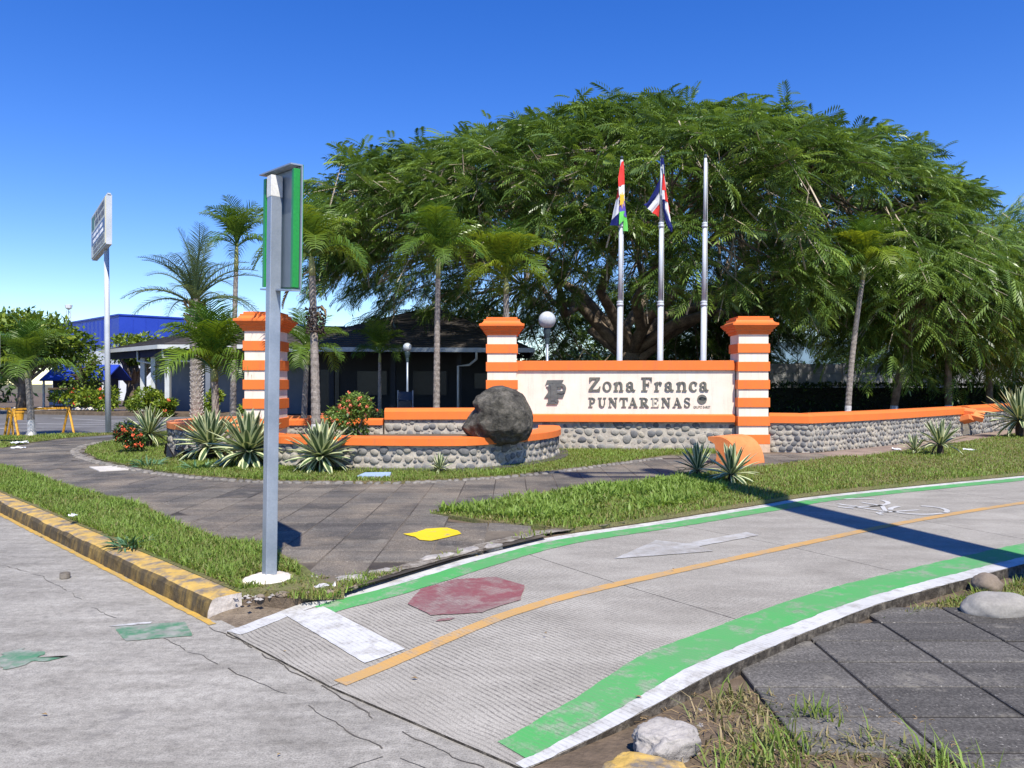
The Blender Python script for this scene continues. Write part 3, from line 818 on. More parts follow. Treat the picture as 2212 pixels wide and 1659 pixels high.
for nm, pl in (('verge_turf', verge_poly), ('lawn_turf', tri_poly), ('garden_turf', garden_poly), ('strip_turf', strip_poly)):
    sheet(nm, pl, 0.142, m_turf, depth=0.08)
sheet('parking_asphalt', [(-70, 20.6), (-14.4, 21.3), (-12.4, 22.7), (-10.2, 23.6), (-8.6, 22.5), (-8.2, 24.5), (-12, 35), (-15, 45), (-70, 45)], 0.112, m_asphalt)
for (x0, y0, x1, y1) in ((-14, 31, -19, 28), (-14.5, 28, -22, 29.5), (-20, 33.5, -13, 29), (-24, 26, -14, 26.6), (-16, 25.0, -26, 31)):
    d = Vector((x1 - x0, y1 - y0)).normalized(); nn = Vector((-d.y, d.x)) * 0.09
    o = sheet('parking_line', [(x0 - nn.x, y0 - nn.y), (x1 - nn.x, y1 - nn.y), (x1 + nn.x, y1 + nn.y), (x0 + nn.x, y0 + nn.y)], 0.117, m_pt_park)

# painted and loose covers set in the paving
o = patch('yellow_paint_patch', [(-1.07, 7.51), (-0.94, 7.60), (-0.87, 7.78), (-0.66, 7.83), (-0.55, 7.68), (-0.49, 7.52), (-0.66, 7.28), (-0.76, 7.17), (-0.86, 7.21), (-0.92, 7.36)], m_pt_yellow, None, z=0.132, dz=0.006, jag=0.02)
o['kind'] = 'structure'
b = MB(); b.prism([(-7.44, 13.53), (-6.91, 12.88), (-6.49, 13.16), (-6.97, 13.78)], 0.10, 0.145)
tag(b.build('concrete_cover', M('white_concrete', (0.62, 0.57, 0.50), (0.50, 0.46, 0.40))), 'pale concrete slab cover laid in the curved pavement', 'cover')
b = MB(); b.prism([(-2.43, 11.98), (-2.39, 12.50), (-1.97, 12.54), (-1.91, 12.03)], 0.10, 0.165)
tag(b.build('meter_cover', m_blue_cover), 'pale blue meter box cover in the grass before the planter', 'cover')
b = MB(); b.prism([(-11.85, 20.6), (-11.3, 21.8), (-10.75, 21.6), (-11.2, 20.4)], 0.10, 0.15)
tag(b.build('drain_cover', m_asphalt), 'flat grey drain cover lying by the base of the tall sign pole', 'cover')

# ------------------------------------------------------------------ stone-faced walls, pillars, sign
def stone_variants(mat, n=8):
    out = []
    r_ = random.Random(3)
    for k in range(n):
        m = 9
        ph = [r_.uniform(0, 6.28) for _ in range(3)]
        def rad(a): return 0.93 + 0.07 * math.sin(2 * a + ph[0]) + 0.07 * math.sin(3 * a + ph[1]) + 0.03 * math.sin(5 * a + ph[2])
        vs, fs = [], []
        for rr, d in ((1.0, 0.12), (0.97, -0.35), (0.78, -0.78), (0.42, -0.97)):
            for j in range(m):
                a = 2 * PI * j / m
                q = rad(a) * rr
                vs.append((math.cos(a) * q, d + r_.uniform(-.05, .05), math.sin(a) * q))
        vs.append((0, -1.0, 0))
        for i in range(3):
            for j in range(m):
                fs.append((i * m + j, i * m + (j + 1) % m, (i + 1) * m + (j + 1) % m, (i + 1) * m + j))
        for j in range(m): fs.append((3 * m + j, 3 * m + (j + 1) % m, 4 * m))
        me = bpy.data.meshes.new('stone'); me.from_pydata(vs, [], fs); me.materials.append(mat)
        bm = bmesh.new(); bm.from_mesh(me); bmesh.ops.recalc_face_normals(bm, faces=bm.faces)
        if sum(f.normal.y * f.calc_area() for f in bm.faces) > 0: bmesh.ops.reverse_faces(bm, faces=bm.faces)
        bm.to_mesh(me); bm.free()
        me.polygons.foreach_set('use_smooth', [True] * len(me.polygons))
        out.append(me)
    return out
STONES = stone_variants(m_stone)
COBBLES = stone_variants(m_cobble, 5)

def stone_face(parent, path, z0, z1, size, seed=1, limit=300, depth=0.45, name='stone', zf=None):
    """river stones bedded in the wall face; outward is to the right of travel"""
    r_ = np.random.default_rng(seed)
    a = Arc(path); L = a.s[-1]
    pts = []
    row = 0; z = z0 + size * 0.36
    while z < z1 - size * 0.25:
        s_ = size * (0.35 if row % 2 else 0.85)
        while s_ < L - size * 0.3:
            pts.append((s_ + r_.normal(0, size * 0.13), z + r_.normal(0, size * 0.10), size * r_.uniform(0.44, 0.66)))
            s_ += size * r_.uniform(0.9, 1.25)
        z += size * 0.84; row += 1
    p = np.array(pts)
    for _ in range(3):
        for i in range(len(p)):
            d = np.hypot(p[:, 0] - p[i, 0], p[:, 1] - p[i, 1]); d[i] = 9
            for j in np.where(d < (p[i, 2] + p[:, 2]) * 0.95)[0]:
                f = d[j] / (p[i, 2] + p[j, 2]) * 1.05
                p[i, 2] *= 0.5 + 0.5 * f; p[j, 2] *= 0.5 + 0.5 * f
    extra = []
    for _ in range(int(L * (z1 - z0) / size ** 2 * 14)):                 # smaller stones wedged into the gaps
        s_, z = r_.uniform(0.05, L - 0.05), r_.uniform(z0 + .02, z1 - .02)
        q = np.vstack([p] + extra) if extra else p
        r = float(np.min(np.hypot(q[:, 0] - s_, q[:, 1] - z) - q[:, 2])) * 0.98
        r = min(r, size * 0.34, z - z0, z1 - z)
        if r > size * 0.13: extra.append(np.array([[s_, z, r]]))
    if extra: p = np.vstack([p] + extra)
    keep = [i for i in range(len(p)) if p[i, 2] > size * 0.13]
    order = sorted(keep, key=lambda i: -p[i, 2])
    rest_v, rest_f = [], []
    for k, i in enumerate(order):
        s_, z, r = p[i]
        s_ = min(max(s_, r), L - r)
        q = a.at(s_); t = a.at(min(s_ + .05, L)) - a.at(max(s_ - .05, 0)); t /= np.linalg.norm(t)
        T = Vector((t[0], t[1], 0)); O = Vector((t[1], -t[0], 0)); Z = Vector((0, 0, 1))
        rx = r * r_.uniform(0.98, 1.28); rz = r * r_.uniform(0.74, 1.02)
        roll = r_.normal(0, 0.35)
        B = Matrix((T, -O, Z)).transposed() @ Matrix.Rotation(roll, 3, 'Y') @ Matrix.Diagonal((rx, depth * r, rz))
        mt = B.to_4x4(); mt.translation = Vector((q[0], q[1], z))
        me = STONES[int(r_.integers(len(STONES)))]
        if k < limit:
            o = link(name, me, parent); o.matrix_basis = mt
        else:
            b = len(rest_v)
            rest_v += [tuple(mt @ v.co) for v in me.vertices]; rest_f += [tuple(b + x for x in f.vertices) for f in me.polygons]
    if rest_v:
        me = bpy.data.meshes.new(name); me.from_pydata(rest_v, [], rest_f); me.materials.append(m_stone)
        me.polygons.foreach_set('use_smooth', [True] * len(me.polygons))
        link(name, me, parent)['kind'] = 'stuff'

ZB = 0.10
BANDS = [(2.284, 2.487), (1.88, 2.088), (1.486, 1.69), (1.09, 1.30), (0.68, 0.89), (0.28, 0.49)]
def pillar(cx, yf, label, w=0.71):
    t = thing('gate_pillar', label, 'pillar', (cx, yf + w / 2, 0), 0, 'striped pillars of the entrance')
    h = w / 2; c = h - 0.028
    b = MB(); b.lathe([(c, ZB), (c, 2.70)], square=True); b.build('shaft', m_cream, t, bevel=0.006)
    b = MB(); b.lathe([(h + 0.002, ZB - 0.02), (h + 0.002, 0.275)], square=True); b.build('plinth', m_plinth, t, bevel=0.008)
    for z0, z1 in BANDS:
        b = MB(); b.lathe([(h, z0), (h, z1)], square=True); b.build('band', m_orange, t, bevel=0.007)
    pr = [(h - .01, 2.69), (h + .01, 2.70), (h + .012, 2.745), (h + .045, 2.75), (h + .05, 2.80), (h + .085, 2.812), (h + .09, 2.845), (h + .115, 2.85), (h + .118, 2.88),
          (h + .145, 2.885), (h + .145, 2.93), (h + .09, 2.945), (h + .06, 2.97), (h + .045, 3.00), (h + .045, 3.035), (h - .01, 3.04), (h - .012, 3.085)]
    b = MB(); b.lathe([(r, z) for r, z in pr], square=True); b.build('cap', m_orange, t)
    return t
pillar(5.30, 16.84, 'orange and cream striped pillar at the right end of the lettered sign wall')
pillar(-0.225, 17.08, 'orange and cream striped pillar rising behind the big dark boulder')
pillar(-5.15, 15.75, 'orange and cream striped pillar standing behind the grey sign post', 0.74)

# ---- sign wall
SW = thing('sign_wall', 'cream sign wall lettered Zona Franca Puntarenas between two striped pillars', 'sign wall', (0.12, 17.30, 0), -0.0519)
SL = 4.83
b = MB(); b.bbox(-0.04, SL, 0.0, 0.42, 0.93, 1.905); b.build('panel', m_cream, SW)
b = MB(); b.bbox(-0.04, SL - 0.02, -0.055, 0.46, 1.903, 2.12); b.build('top_band', m_orange, SW, bevel=0.008)
b = MB(); b.add([(x, y, z) for x in (-0.04, SL - 0.01) for y, z in ((-0.07, 0.757), (-0.07, 0.905), (0.01, 0.935), (0.45, 0.935), (0.45, 0.757))],
               [(0, 1, 2, 3, 4), (9, 8, 7, 6, 5)] + [(i, (i + 1) % 5, 5 + (i + 1) % 5, 5 + i) for i in range(5)]); b.build('lower_band', m_orange, SW)
b = MB(); b.bbox(0.0, SL, 0.03, 0.40, 0.05, 0.757); b.build('stone_base', m_mortar, SW)
stone_face(SW, [(0.55, 0.045), (SL, 0.045)], 0.11, 0.74, 0.195, seed=5)

def Rr(x0, y0, x1, y1): return [(x0, y0), (x1, y0), (x1, y1), (x0, y1)]
def ring(cx, cy, rx, ry, ix, iy, a0, a1, n=18, icx=None, icy=None):
    icx = cx if icx is None else icx; icy = cy if icy is None else icy
    out = []
    for i in range(n):
        q = []
        for j, (X, Y, x_, y_) in ((i, (cx, cy, rx, ry)), (i + 1, (cx, cy, rx, ry)), (i + 1, (icx, icy, ix, iy)), (i, (icx, icy, ix, iy))):
            a = R(a0 + (a1 - a0) * j / n); q.append((X + x_ * math.cos(a), Y + y_ * math.sin(a)))
        out.append(q)
    return out
G = {}
G['Z'] = [[Rr(.08, .88, .96, 1)], [Rr(.02, 0, .96, .11)], [[(.02, .11), (.27, .11), (.94, .9), (.66, .9)]], [[(.08, .9), (.1, .66), (.16, .66), (.24, .8), (.38, .9)]], [[(.66, .1), (.80, .16), (.92, .34), (1.0, .34), (.96, .1)]]]
G['o'] = [ring(.5, .34, .5, .36, .27, .29, 0, 360, 28)]
G['n'] = [[Rr(.13, .03, .35, .64)], [Rr(0, 0, .47, .055)], [[(0, .59), (.35, .69), (.35, .56), (.1, .54)]], ring(.58, .42, .34, .27, .12, .19, 0, 175, 14, icx=.57), [Rr(.70, .03, .92, .44)], [Rr(.57, 0, 1.02, .055)]]
G['a'] = [[Rr(.54, .08, .76, .50)], ring(.44, .48, .32, .21, .10, .155, 0, 165, 14), ring(.15, .50, .12, .085, .001, .001, 0, 360, 10), ring(.36, .19, .34, .20, .12, .145, 0, 360, 20), [[(.56, .14), (.70, .02), (.86, 0), (1.0, .05), (1.0, .10), (.88, .08), (.76, .18)]]]
G['F'] = [[Rr(.17, .04, .42, .96)], [Rr(.02, 0, .58, .055)], [Rr(.02, .93, .98, 1)], [[(.74, .94), (.98, .94), (.98, .68), (.92, .68), (.88, .84)]], [Rr(.40, .47, .70, .545)], [[(.66, .36), (.72, .36), (.72, .66), (.66, .66), (.6, .5)]]]
G['r'] = [[Rr(.17, .03, .45, .64)], [Rr(0, 0, .62, .055)], [[(0, .59), (.45, .69), (.45, .56), (.12, .54)]], ring(.70, .38, .32, .31, .18, .20, 60, 170, 10), ring(.84, .55, .16, .11, .001, .001, 0, 360, 10)]
G['c'] = [ring(.55, .34, .55, .36, .27, .29, 42, 318, 24, icx=.60), ring(.85, .52, .15, .10, .001, .001, 0, 360, 10)]
ser = lambda x0, x1, y: [Rr(x0, y, x1, y + .055)]
G['P'] = [[Rr(.17, .04, .42, .96)], ser(0, .60, 0), ser(0, .60, .945), ring(.52, .71, .48, .29, .20, .22, -92, 92, 16), [Rr(.41, .425, .53, .49)], [Rr(.41, .93, .53, .995)]]
G['U'] = [[Rr(.12, .34, .34, .97)], ser(0, .46, .945), [Rr(.74, .34, .84, .97)], ser(.62, .98, .945), ring(.48, .36, .36, .37, .16, .28, 180, 360, 16, icx=.52)]
G['N'] = [[Rr(.12, .03, .22, .97)], ser(0, .36, 0), ser(.62, 1.0, .945), [Rr(.78, .03, .88, .97)], [[(.02, 1.0), (.34, 1.0), (.88, .16), (.88, -.02), (.78, -.02)]]]
G['T'] = [[Rr(.38, .04, .62, .96)], ser(.22, .78, 0), [Rr(.02, .91, .98, 1)], [[(.02, .95), (.02, .68), (.08, .68), (.2, .92)]], [[(.98, .95), (.98, .68), (.92, .68), (.8, .92)]]]
G['A'] = [[[(.08, .03), (.19, .03), (.54, .98), (.46, 1.0)]], [[(.40, 1.0), (.56, 1.0), (.94, .03), (.68, .03)]], ser(0, .34, 0), ser(.56, 1.02, 0), [Rr(.24, .30, .74, .375)]]
G['R'] = [[Rr(.15, .04, .38, .96)], ser(0, .52, 0), ser(0, .52, .945), ring(.48, .73, .42, .27, .18, .205, -92, 92, 16), [Rr(.37, .465, .5, .53)], [Rr(.37, .93, .5, .995)], [[(.36, .5), (.60, .5), (.98, .04), (1.04, .04), (1.04, 0), (.74, 0)]]]
G['E'] = [[Rr(.17, .04, .42, .96)], [Rr(0, 0, .96, .06)], [Rr(0, .94, .94, 1)], [[(.72, .95), (.94, .95), (.94, .72), (.88, .72)]], [[(.72, .05), (.96, .05), (1.0, .30), (.93, .30)]], [Rr(.40, .47, .68, .54)], [Rr(.66, .38, .72, .64)]]
G['S'] = [ring(.50, .74, .44, .27, .20, .21, 25, 250, 16), ring(.50, .27, .46, .28, .22, .21, -160, 95, 18), [[(.08, .34), (.14, .34), (.2, .12), (.08, 0)]], [[(.90, .70), (.84, .70), (.80, .9), (.90, 1.0)]], [[(.16, .62), (.40, .52), (.80, .40), (.62, .56), (.3, .66)]]]
def letter(ch, x0, x1, zb, h, depth, mat, parent):
    b = MB(); k = 0
    for strokes in G[ch]:
        polys = strokes
        d0 = depth + 0.0012 * k; k += 1
        for pl in polys:
            n = len(pl)
            ar = sum(pl[i][0] * pl[(i + 1) % n][1] - pl[(i + 1) % n][0] * pl[i][1] for i in range(n))
            if ar < 0: pl = pl[::-1]
            P2 = [(x0 + (x1 - x0) * u, zb + h * v) for u, v in pl]
            vs = [(x, -d0, z) for x, z in P2] + [(x, 0.004, z) for x, z in P2]
            b.add(vs, [tuple(range(n))] + [(i, n + i, n + (i + 1) % n, (i + 1) % n) for i in range(n)])
    return b.build('letter', mat, parent, fix=False)
def lx(zx): return (1152 + zx * 0.186 - 1115) * 0.01034
for ch, a0, a1 in (('Z', 630, 770), ('o', 795, 897), ('n', 922, 1032), ('a', 1063, 1172), ('F', 1238, 1365), ('r', 1390, 1478), ('a', 1507, 1615), ('n', 1643, 1760), ('c', 1787, 1882), ('a', 1905, 2012)):
    letter(ch, lx(a0), lx(a1), 1.445, 0.305, 0.030, m_bronze, SW)
for k, (ch, a0, a1) in enumerate((('P', 630, 710), ('U', 740, 838), ('N', 862, 966), ('T', 990, 1088), ('A', 1092, 1196), ('R', 1220, 1325), ('E', 1352, 1445), ('N', 1472, 1577), ('A', 1600, 1705), ('S', 1728, 1805))):
    o = letter(ch, lx(a0), lx(a1), 1.086, 0.212, 0.026, m_pale_bronze if k == 6 else m_bronze, SW)
    if k == 6: o['label'] = 'pale scoured letter E among the darker letters'
def relief(name, polys, fx, fz, d0, mat, parent):
    """layered relief: polygons in picture coordinates, each set a little prouder than the one before"""
    b = MB()
    for k, (pl, d) in enumerate(polys):
        pl = [(fx(u), fz(v)) for u, v in pl]; n = len(pl)
        ar = sum(pl[i][0] * pl[(i + 1) % n][1] - pl[(i + 1) % n][0] * pl[i][1] for i in range(n))
        if ar < 0: pl = pl[::-1]
        vs = [(x, -d, z) for x, z in pl] + [(x, 0.004, z) for x, z in pl]
        b.add(vs, [tuple(range(n))] + [(i, n + i, n + (i + 1) % n, (i + 1) % n) for i in range(n)])
    return b.build(name, mat, parent, fix=False)
ex, ez = (lambda u: 0.496 + u * 0.000444), (lambda v: 1.782 - v * 0.000444)
def arcq(cx, cy, r0, r1, a0, a1, n=10):
    return [(cx + r0 * math.cos(R(a0 + (a1 - a0) * i / n)), cy + r0 * math.sin(R(a0 + (a1 - a0) * i / n))) for i in range(n + 1)] + \
           [(cx + r1 * math.cos(R(a1 + (a0 - a1) * i / n)), cy + r1 * math.sin(R(a1 + (a0 - a1) * i / n))) for i in range(n + 1)]
relief('emblem', [
    ([(390, 215), (1225, 205), (1110, 400), (700, 372), (500, 372), (400, 410), (285, 492)], 0.022),
    ([(770, 340), (1110, 395), (640, 1112), (240, 1115)], 0.023),
    ([(240, 1115), (300, 1020), (1240, 990), (1180, 1115)], 0.0245),
    ([(900, 860), (1290, 860), (1185, 1110), (880, 1110)], 0.0235),
    ([(335, 535), (575, 530), (575, 1250), (450, 1250), (450, 690), (420, 610)], 0.030),
    ([(450, 1100), (800, 1100), (800, 1260), (905, 1400), (905, 1440), (360, 1440), (360, 1420), (450, 1300)], 0.032),
    ([(570, 560), (880, 560), (880, 1140), (990, 1265), (970, 1310), (800, 1310), (780, 1250), (580, 1250)], 0.044),
    ([(470, 405), (1110, 400), (1110, 545), (575, 560)], 0.041)]
    + [(arcq(1090, 640, 262, 130, -92, 92, 14), 0.0425), (arcq(980, 690, 130, 70, 190, 340, 8), 0.027)]
    + [([(880, 770), (1100, 760), (1100, 900), (880, 870)], 0.040), ([(960, 545), (1060, 545), (1075, 640), (920, 650)], 0.034)], ex, ez, 0, M('emblem_bronze', (0.155, 0.155, 0.14), (0.10, 0.10, 0.095), rough=0.5, scale=9, bump=0.2, metal=0.2, spec=0.4), SW)
bx0, bz0, br = lx(1937), 1.263, 0.104
relief('ball_emblem', [([(math.cos(2 * PI * i / 28), math.sin(2 * PI * i / 28)) for i in range(28)], 0.020)], lambda u: bx0 + br * u, lambda v: bz0 + br * v, 0, m_bronze, SW)
relief('ball_stripe', [(arcq(0.1, -1.5, 1.85, 1.68, 62, 118, 10), 0.026), (arcq(0.15, 1.75, 1.95, 1.80, -120, -72, 10), 0.027), (arcq(-.1, -.55, 1.05, 0.93, 35, 120, 8), 0.028)],
       lambda u: bx0 + br * 0.95 * u, lambda v: bz0 + br * 0.95 * v, 0, m_black, SW)
def text_mesh(name, txt, mat, parent, loc, size, width=None, rot=(R(90), 0, 0), depth=0.004):
    cu = bpy.data.curves.new(name, 'FONT'); cu.body = txt; cu.size = size; cu.extrude = depth; cu.resolution_u = 2
    tmp = bpy.data.objects.new(name, cu); COL.objects.link(tmp)
    me = bpy.data.meshes.new_from_object(tmp.evaluated_get(bpy.context.evaluated_depsgraph_get()))
    bpy.data.objects.remove(tmp)
    xs = [v.co.x for v in me.vertices]; w0 = max(xs) - min(xs)
    if width:
        for v in me.vertices: v.co.x = (v.co.x - min(xs)) * width / w0
    me.materials.clear(); me.materials.append(mat)
    o = link(name, me, parent, loc, rot); return o
text_mesh('small_lettering', 'GRUPO SARET', m_bronze, SW, (lx(1838), -0.004, 1.058), 0.082, 0.375)

# ---- low walls
def low_wall(name, label, path, zs, zc0, zc1, size, seed, over=0.05, width=0.34, stones=True, slope=0.05, zb=0.05, limit=300, coping_mat=None):
    """path runs so that the seen face is to its right; stone body with an orange coping"""
    cx, cy = path[len(path) // 2]
    t = thing(name, label, 'wall', (0, 0, 0))
    b = MB(); b.sweep(path, [(0.0, zb), (width - 0.06, zb), (width - 0.06, zs), (0.0, zs)]); b.build('mortar_body', m_mortar, t)
    b = MB(); b.sweep(path, [(-over, zc0), (width, zc0), (width, zc1), (0.06, zc1), (-over, zc1 - slope)]); b.build('coping', coping_mat or m_orange, t)
    if stones: stone_face(t, path, zb + 0.06, zs - 0.01, size, seed, limit)
    return t
planter_path = smooth_path([(-4.7, 14.1), (-4.0, 13.5), (-2.75, 13.13), (-1.06, 12.97), (-0.45, 13.25), (0.15, 13.9), (0.66, 14.75), (0.92, 15.7), (0.98, 16.95)], 0.18)
low_wall('planter_wall', 'curved river stone planter wall with orange coping under the boulder', planter_path, 0.56, 0.56, 0.695, 0.175, 11, over=0.07, width=0.40, slope=0.015)
low_wall('garden_wall', 'low stone wall with orange coping behind the boulder, left of the middle pillar', [(-2.80, 16.90), (0.05, 17.15)], 0.82, 0.82, 1.065, 0.185, 12, slope=0.075, over=0.06)
low_wall('tier_wall', 'lower stone wall with orange coping between the left pillar and the flowering shrub', [(-4.85, 16.75), (-2.84, 16.90)], 0.70, 0.70, 0.835, 0.15, 13, slope=0.03)
loop_path = smooth_path([(-4.6, 21.2), (-6.0, 21.0), (-7.6, 20.2), (-8.15, 18.6), (-7.6, 17.2), (-6.6, 16.35), (-5.6, 16.0)], 0.25)
low_wall('loop_wall', 'looping low wall with dusty orange coping behind the leftmost agaves', loop_path, 0.60, 0.60, 0.745, 0.2, 14, slope=0.02, width=0.42, coping_mat=m_orange_soft)
long_path = [(5.68, 16.98), (6.45, 16.72)] + smooth_path([(6.5, 16.75), (8.2, 18.0), (10.0, 19.45), (12.9, 22.0)], 0.4)
low_wall('boundary_low_wall', 'long low river stone wall with orange coping running right from the sign', long_path, 0.745, 0.745, 0.955, 0.145, 15, slope=0.06, over=0.06, limit=300)
low_wall('boundary_low_wall', 'shaded far stretch of stone wall with orange coping beyond its broken coping piece', smooth_path([(13.3, 22.35), (16, 24.9), (22, 30.5)], 0.4), 0.745, 0.745, 0.955, 0.19, 16, slope=0.06, over=0.06, limit=220)
b = MB()
for k, (dx, dz, rr) in enumerate(((0, 0, 0.2), (0.16, -0.10, 0.5), (-0.13, -0.2, -0.35))):
    b.box((13.05 + dx, 22.0 - abs(dx), 0.80 + dz), (0.40, 0.34, 0.16), rr + 0.8, 0, Matrix.Rotation(rr, 4, 'X') @ Matrix.Rotation(0.8 + rr * .4, 4, 'Z'))
tag(b.build('broken_coping', m_orange_soft, bevel=0.02), 'broken chunk of orange coping hanging in the gap of the long wall', 'rubble')
# dark slab strip at the foot of the planter wall
b = MB(); b.sweep(smooth_path([(-3.0, 13.02), (-1.06, 12.84), (-0.33, 13.14), (0.28, 13.82), (0.79, 14.7), (1.04, 15.6), (1.1, 16.9)], 0.2), [(-0.10, 0.06), (0.12, 0.06), (0.12, 0.175), (-0.10, 0.172)])
o = b.build('plinth_strip', M('dark_stone_strip', (0.09, 0.085, 0.08), (0.055, 0.052, 0.05), scale=6)); o['kind'] = 'structure'
sheet('planter_soil', [tuple(p) for p in smooth_path([(-4.6, 14.3), (-3.9, 13.75), (-2.75, 13.35), (-1.06, 13.2), (-0.5, 13.5), (-0.05, 14.1), (0.45, 14.9), (0.7, 15.8), (0.75, 17.0)], 0.3)] + [(-2.8, 16.88), (-4.8, 16.7)], 0.50, m_soil, depth=0.40)

# ---- edging of small set stones round the garden lawn
edge = thing('stone_edging', 'curved edging of small set stones between lawn and pavement', 'edging')
cob_line = smooth_path([(-10.28, 22.4), (-10.33, 20.64), (-10.24, 18.87), (-9.84, 17.53), (-9.25, 16.36), (-8.06, 14.77), (-6.38, 13.12), (-5.22, 12.22), (-3.82, 11.55), (-2.37, 11.43), (-1.74, 11.38), (-0.75, 11.75), (0.23, 12.4), (1.39, 13.56), (2.62, 14.9), (2.95, 15.2)], 0.05)
ac = Arc(cob_line); r_ = np.random.default_rng(2)
n_c = 0
for lane_i in (-0.075, 0.01, 0.095):
    s_ = 0.05 + abs(lane_i)
    while s_ < ac.s[-1] - 0.05:
        q = ac.at(s_); t = ac.at(s_ + .04) - ac.at(s_ - .04); t /= np.linalg.norm(t)
        r = r_.uniform(0.042, 0.075)
        if n_c < 300 or r > 0.06:
            o = link('cobble', COBBLES[int(r_.integers(5))], edge) if n_c < 300 else None
            if o:
                o.location = (q[0] - t[1] * lane_i + r_.normal(0, .008), q[1] + t[0] * lane_i + r_.normal(0, .008), 0.130)
                o.rotation_euler = (R(-90), 0, r_.uniform(0, 6.28)); o.scale = (r * 1.0, 0.026, r * 0.8)
                n_c += 1
        s_ += r * 2.0 + (0.03 if lane_i else 0.02) + 0.06 * (lane_i > 0.05)

# ---- boulder
outline = [(510, 100), (525, -60), (515, -180), (470, -300), (430, -390), (250, -470), (0, -500), (-250, -505), (-450, -490), (-600, -380), (-740, -200), (-640, -60), (-500, 120), (-510, 250), (-470, 340), (-280, 470), (-60, 535), (150, 490), (340, 400), (450, 250)]
oa = np.array([math.atan2(y, x) for x, y in outline]); orr = np.array([math.hypot(x, y) for x, y in outline])
i_ = np.argsort(oa); oa, orr = oa[i_], orr[i_]
oa = np.concatenate([[oa[-1] - 2 * PI], oa, [oa[0] + 2 * PI]]); orr = np.concatenate([[orr[-1]], orr, [orr[0]]])
bm = bmesh.new(); bmesh.ops.create_icosphere(bm, subdivisions=6, radius=1.0)
for v in bm.verts:
    n = v.co.copy()
    a = math.atan2(n.z, n.x); r = float(np.interp(a, oa, orr)) * 0.001006
    lat = math.hypot(n.x, n.z)
    k = lat ** 0.58
    p = Vector((math.cos(a) * r * k, n.y * 0.60, math.sin(a) * r * k))
    if p.y < 0: p.y *= 1.0 + 0.22 * max(0, p.z)            # fuller brow, hollow below
    p.y += 0.16 * max(0, -p.z - 0.22) * (1 if p.y < 0 else 0) * 1.6
    d = 0.07 * noise.noise(p * 2.3) + 0.035 * noise.noise(p * 5) - 0.05 * abs(noise.noise(p * 3.7 + Vector((5, 2, 1)))) + 0.018 * noise.noise(p * 13) - 0.012 * abs(noise.noise(p * 22)) + 0.008 * noise.noise(p * 40)
    v.co = p + n * d * (0.4 if lat > 0.93 else 1.0)
me = bpy.data.meshes.new('boulder'); bm.to_mesh(me); bm.free(); me.materials.append(m_boulder)
me.polygons.foreach_set('use_smooth', [True] * len(me.polygons))
tag(link('boulder', me, None, (-0.15, 13.60, 1.03)), 'big dark weathered boulder resting on the curved planter wall', 'boulder')

# ---- curved orange bench end
b = MB()
pr = [(-0.02, 0.05), (0.02, 0.30), (-0.02, 0.50), (-0.10, 0.545), (-0.155, 0.57), (-0.16, 0.63)]
for i in range(13):
    a = R(92 - 90 * i / 12); pr.append((0.02 + 0.47 * max(0.0, math.cos(a)) ** 0.9 if i < 12 else 0.49, 0.10 + 0.54 * max(0.0, math.sin(a)) ** 1.0))
pr += [(0.50, 0.05)]
BP = Vector((3.72, 14.05)); bd = Vector((0.72, -0.69)); bw = Vector((0.69, 0.72)).normalized() * 0.95
for s_ in (0, 1):
    b.v += [(BP.x + bd.x * u + bw.x * s_, BP.y + bd.y * u + bw.y * s_, z) for u, z in pr]
n = len(pr); b.f += [tuple(range(n)), tuple(range(2 * n - 1, n - 1, -1))] + [(i, (i + 1) % n, n + (i + 1) % n, n + i) for i in range(n)]; b.m += [0] * (n + 2)
tag(b.build('curved_bench', m_orange_soft), 'curved orange concrete bench end beside the pavement, agaves in front', 'bench')

# ------------------------------------------------------------------ sign on a galvanised post, near left
TH = R(38)
SP = thing('sign_post', 'galvanised square post carrying a green framed sign seen from behind', 'sign', (-1.82, 5.76, 0), TH)
SP.rotation_mode = 'QUATERNION'; SP.rotation_quaternion = (Matrix.Rotation(0.0140, 4, 'Y') @ Matrix.Rotation(TH, 4, 'Z')).to_quaternion()
b = MB(); b.bbox(-0.043, 0.043, -0.043, 0.043, 0.08, 3.00)
b.build('post', m_galv, SP, bevel=0.006)
b = MB(); b.bbox(-0.045, 0.045, -0.045, 0.045, 2.995, 3.155); b.build('post_cap', m_whitepaint, SP, bevel=0.004)
# footing: lumpy limewashed concrete
bm = bmesh.new(); bmesh.ops.create_icosphere(bm, subdivisions=4, radius=1.0)
for v in bm.verts:
    p = v.co.copy(); k = 0.19 * (1 + 0.22 * noise.noise(p * 1.6 + Vector((3, 1, 0))) + 0.08 * noise.noise(p * 5))
    v.co = Vector((p.x * k * 1.02, p.y * k * 0.9, 0.115 + p.z * 0.07 * (1 + 0.3 * noise.noise(p * 4))))
me = bpy.data.meshes.new('footing'); bm.to_mesh(me); bm.free(); me.materials.append(m_lime); me.polygons.foreach_set('use_smooth', [True] * len(me.polygons)); link('footing', me, SP)
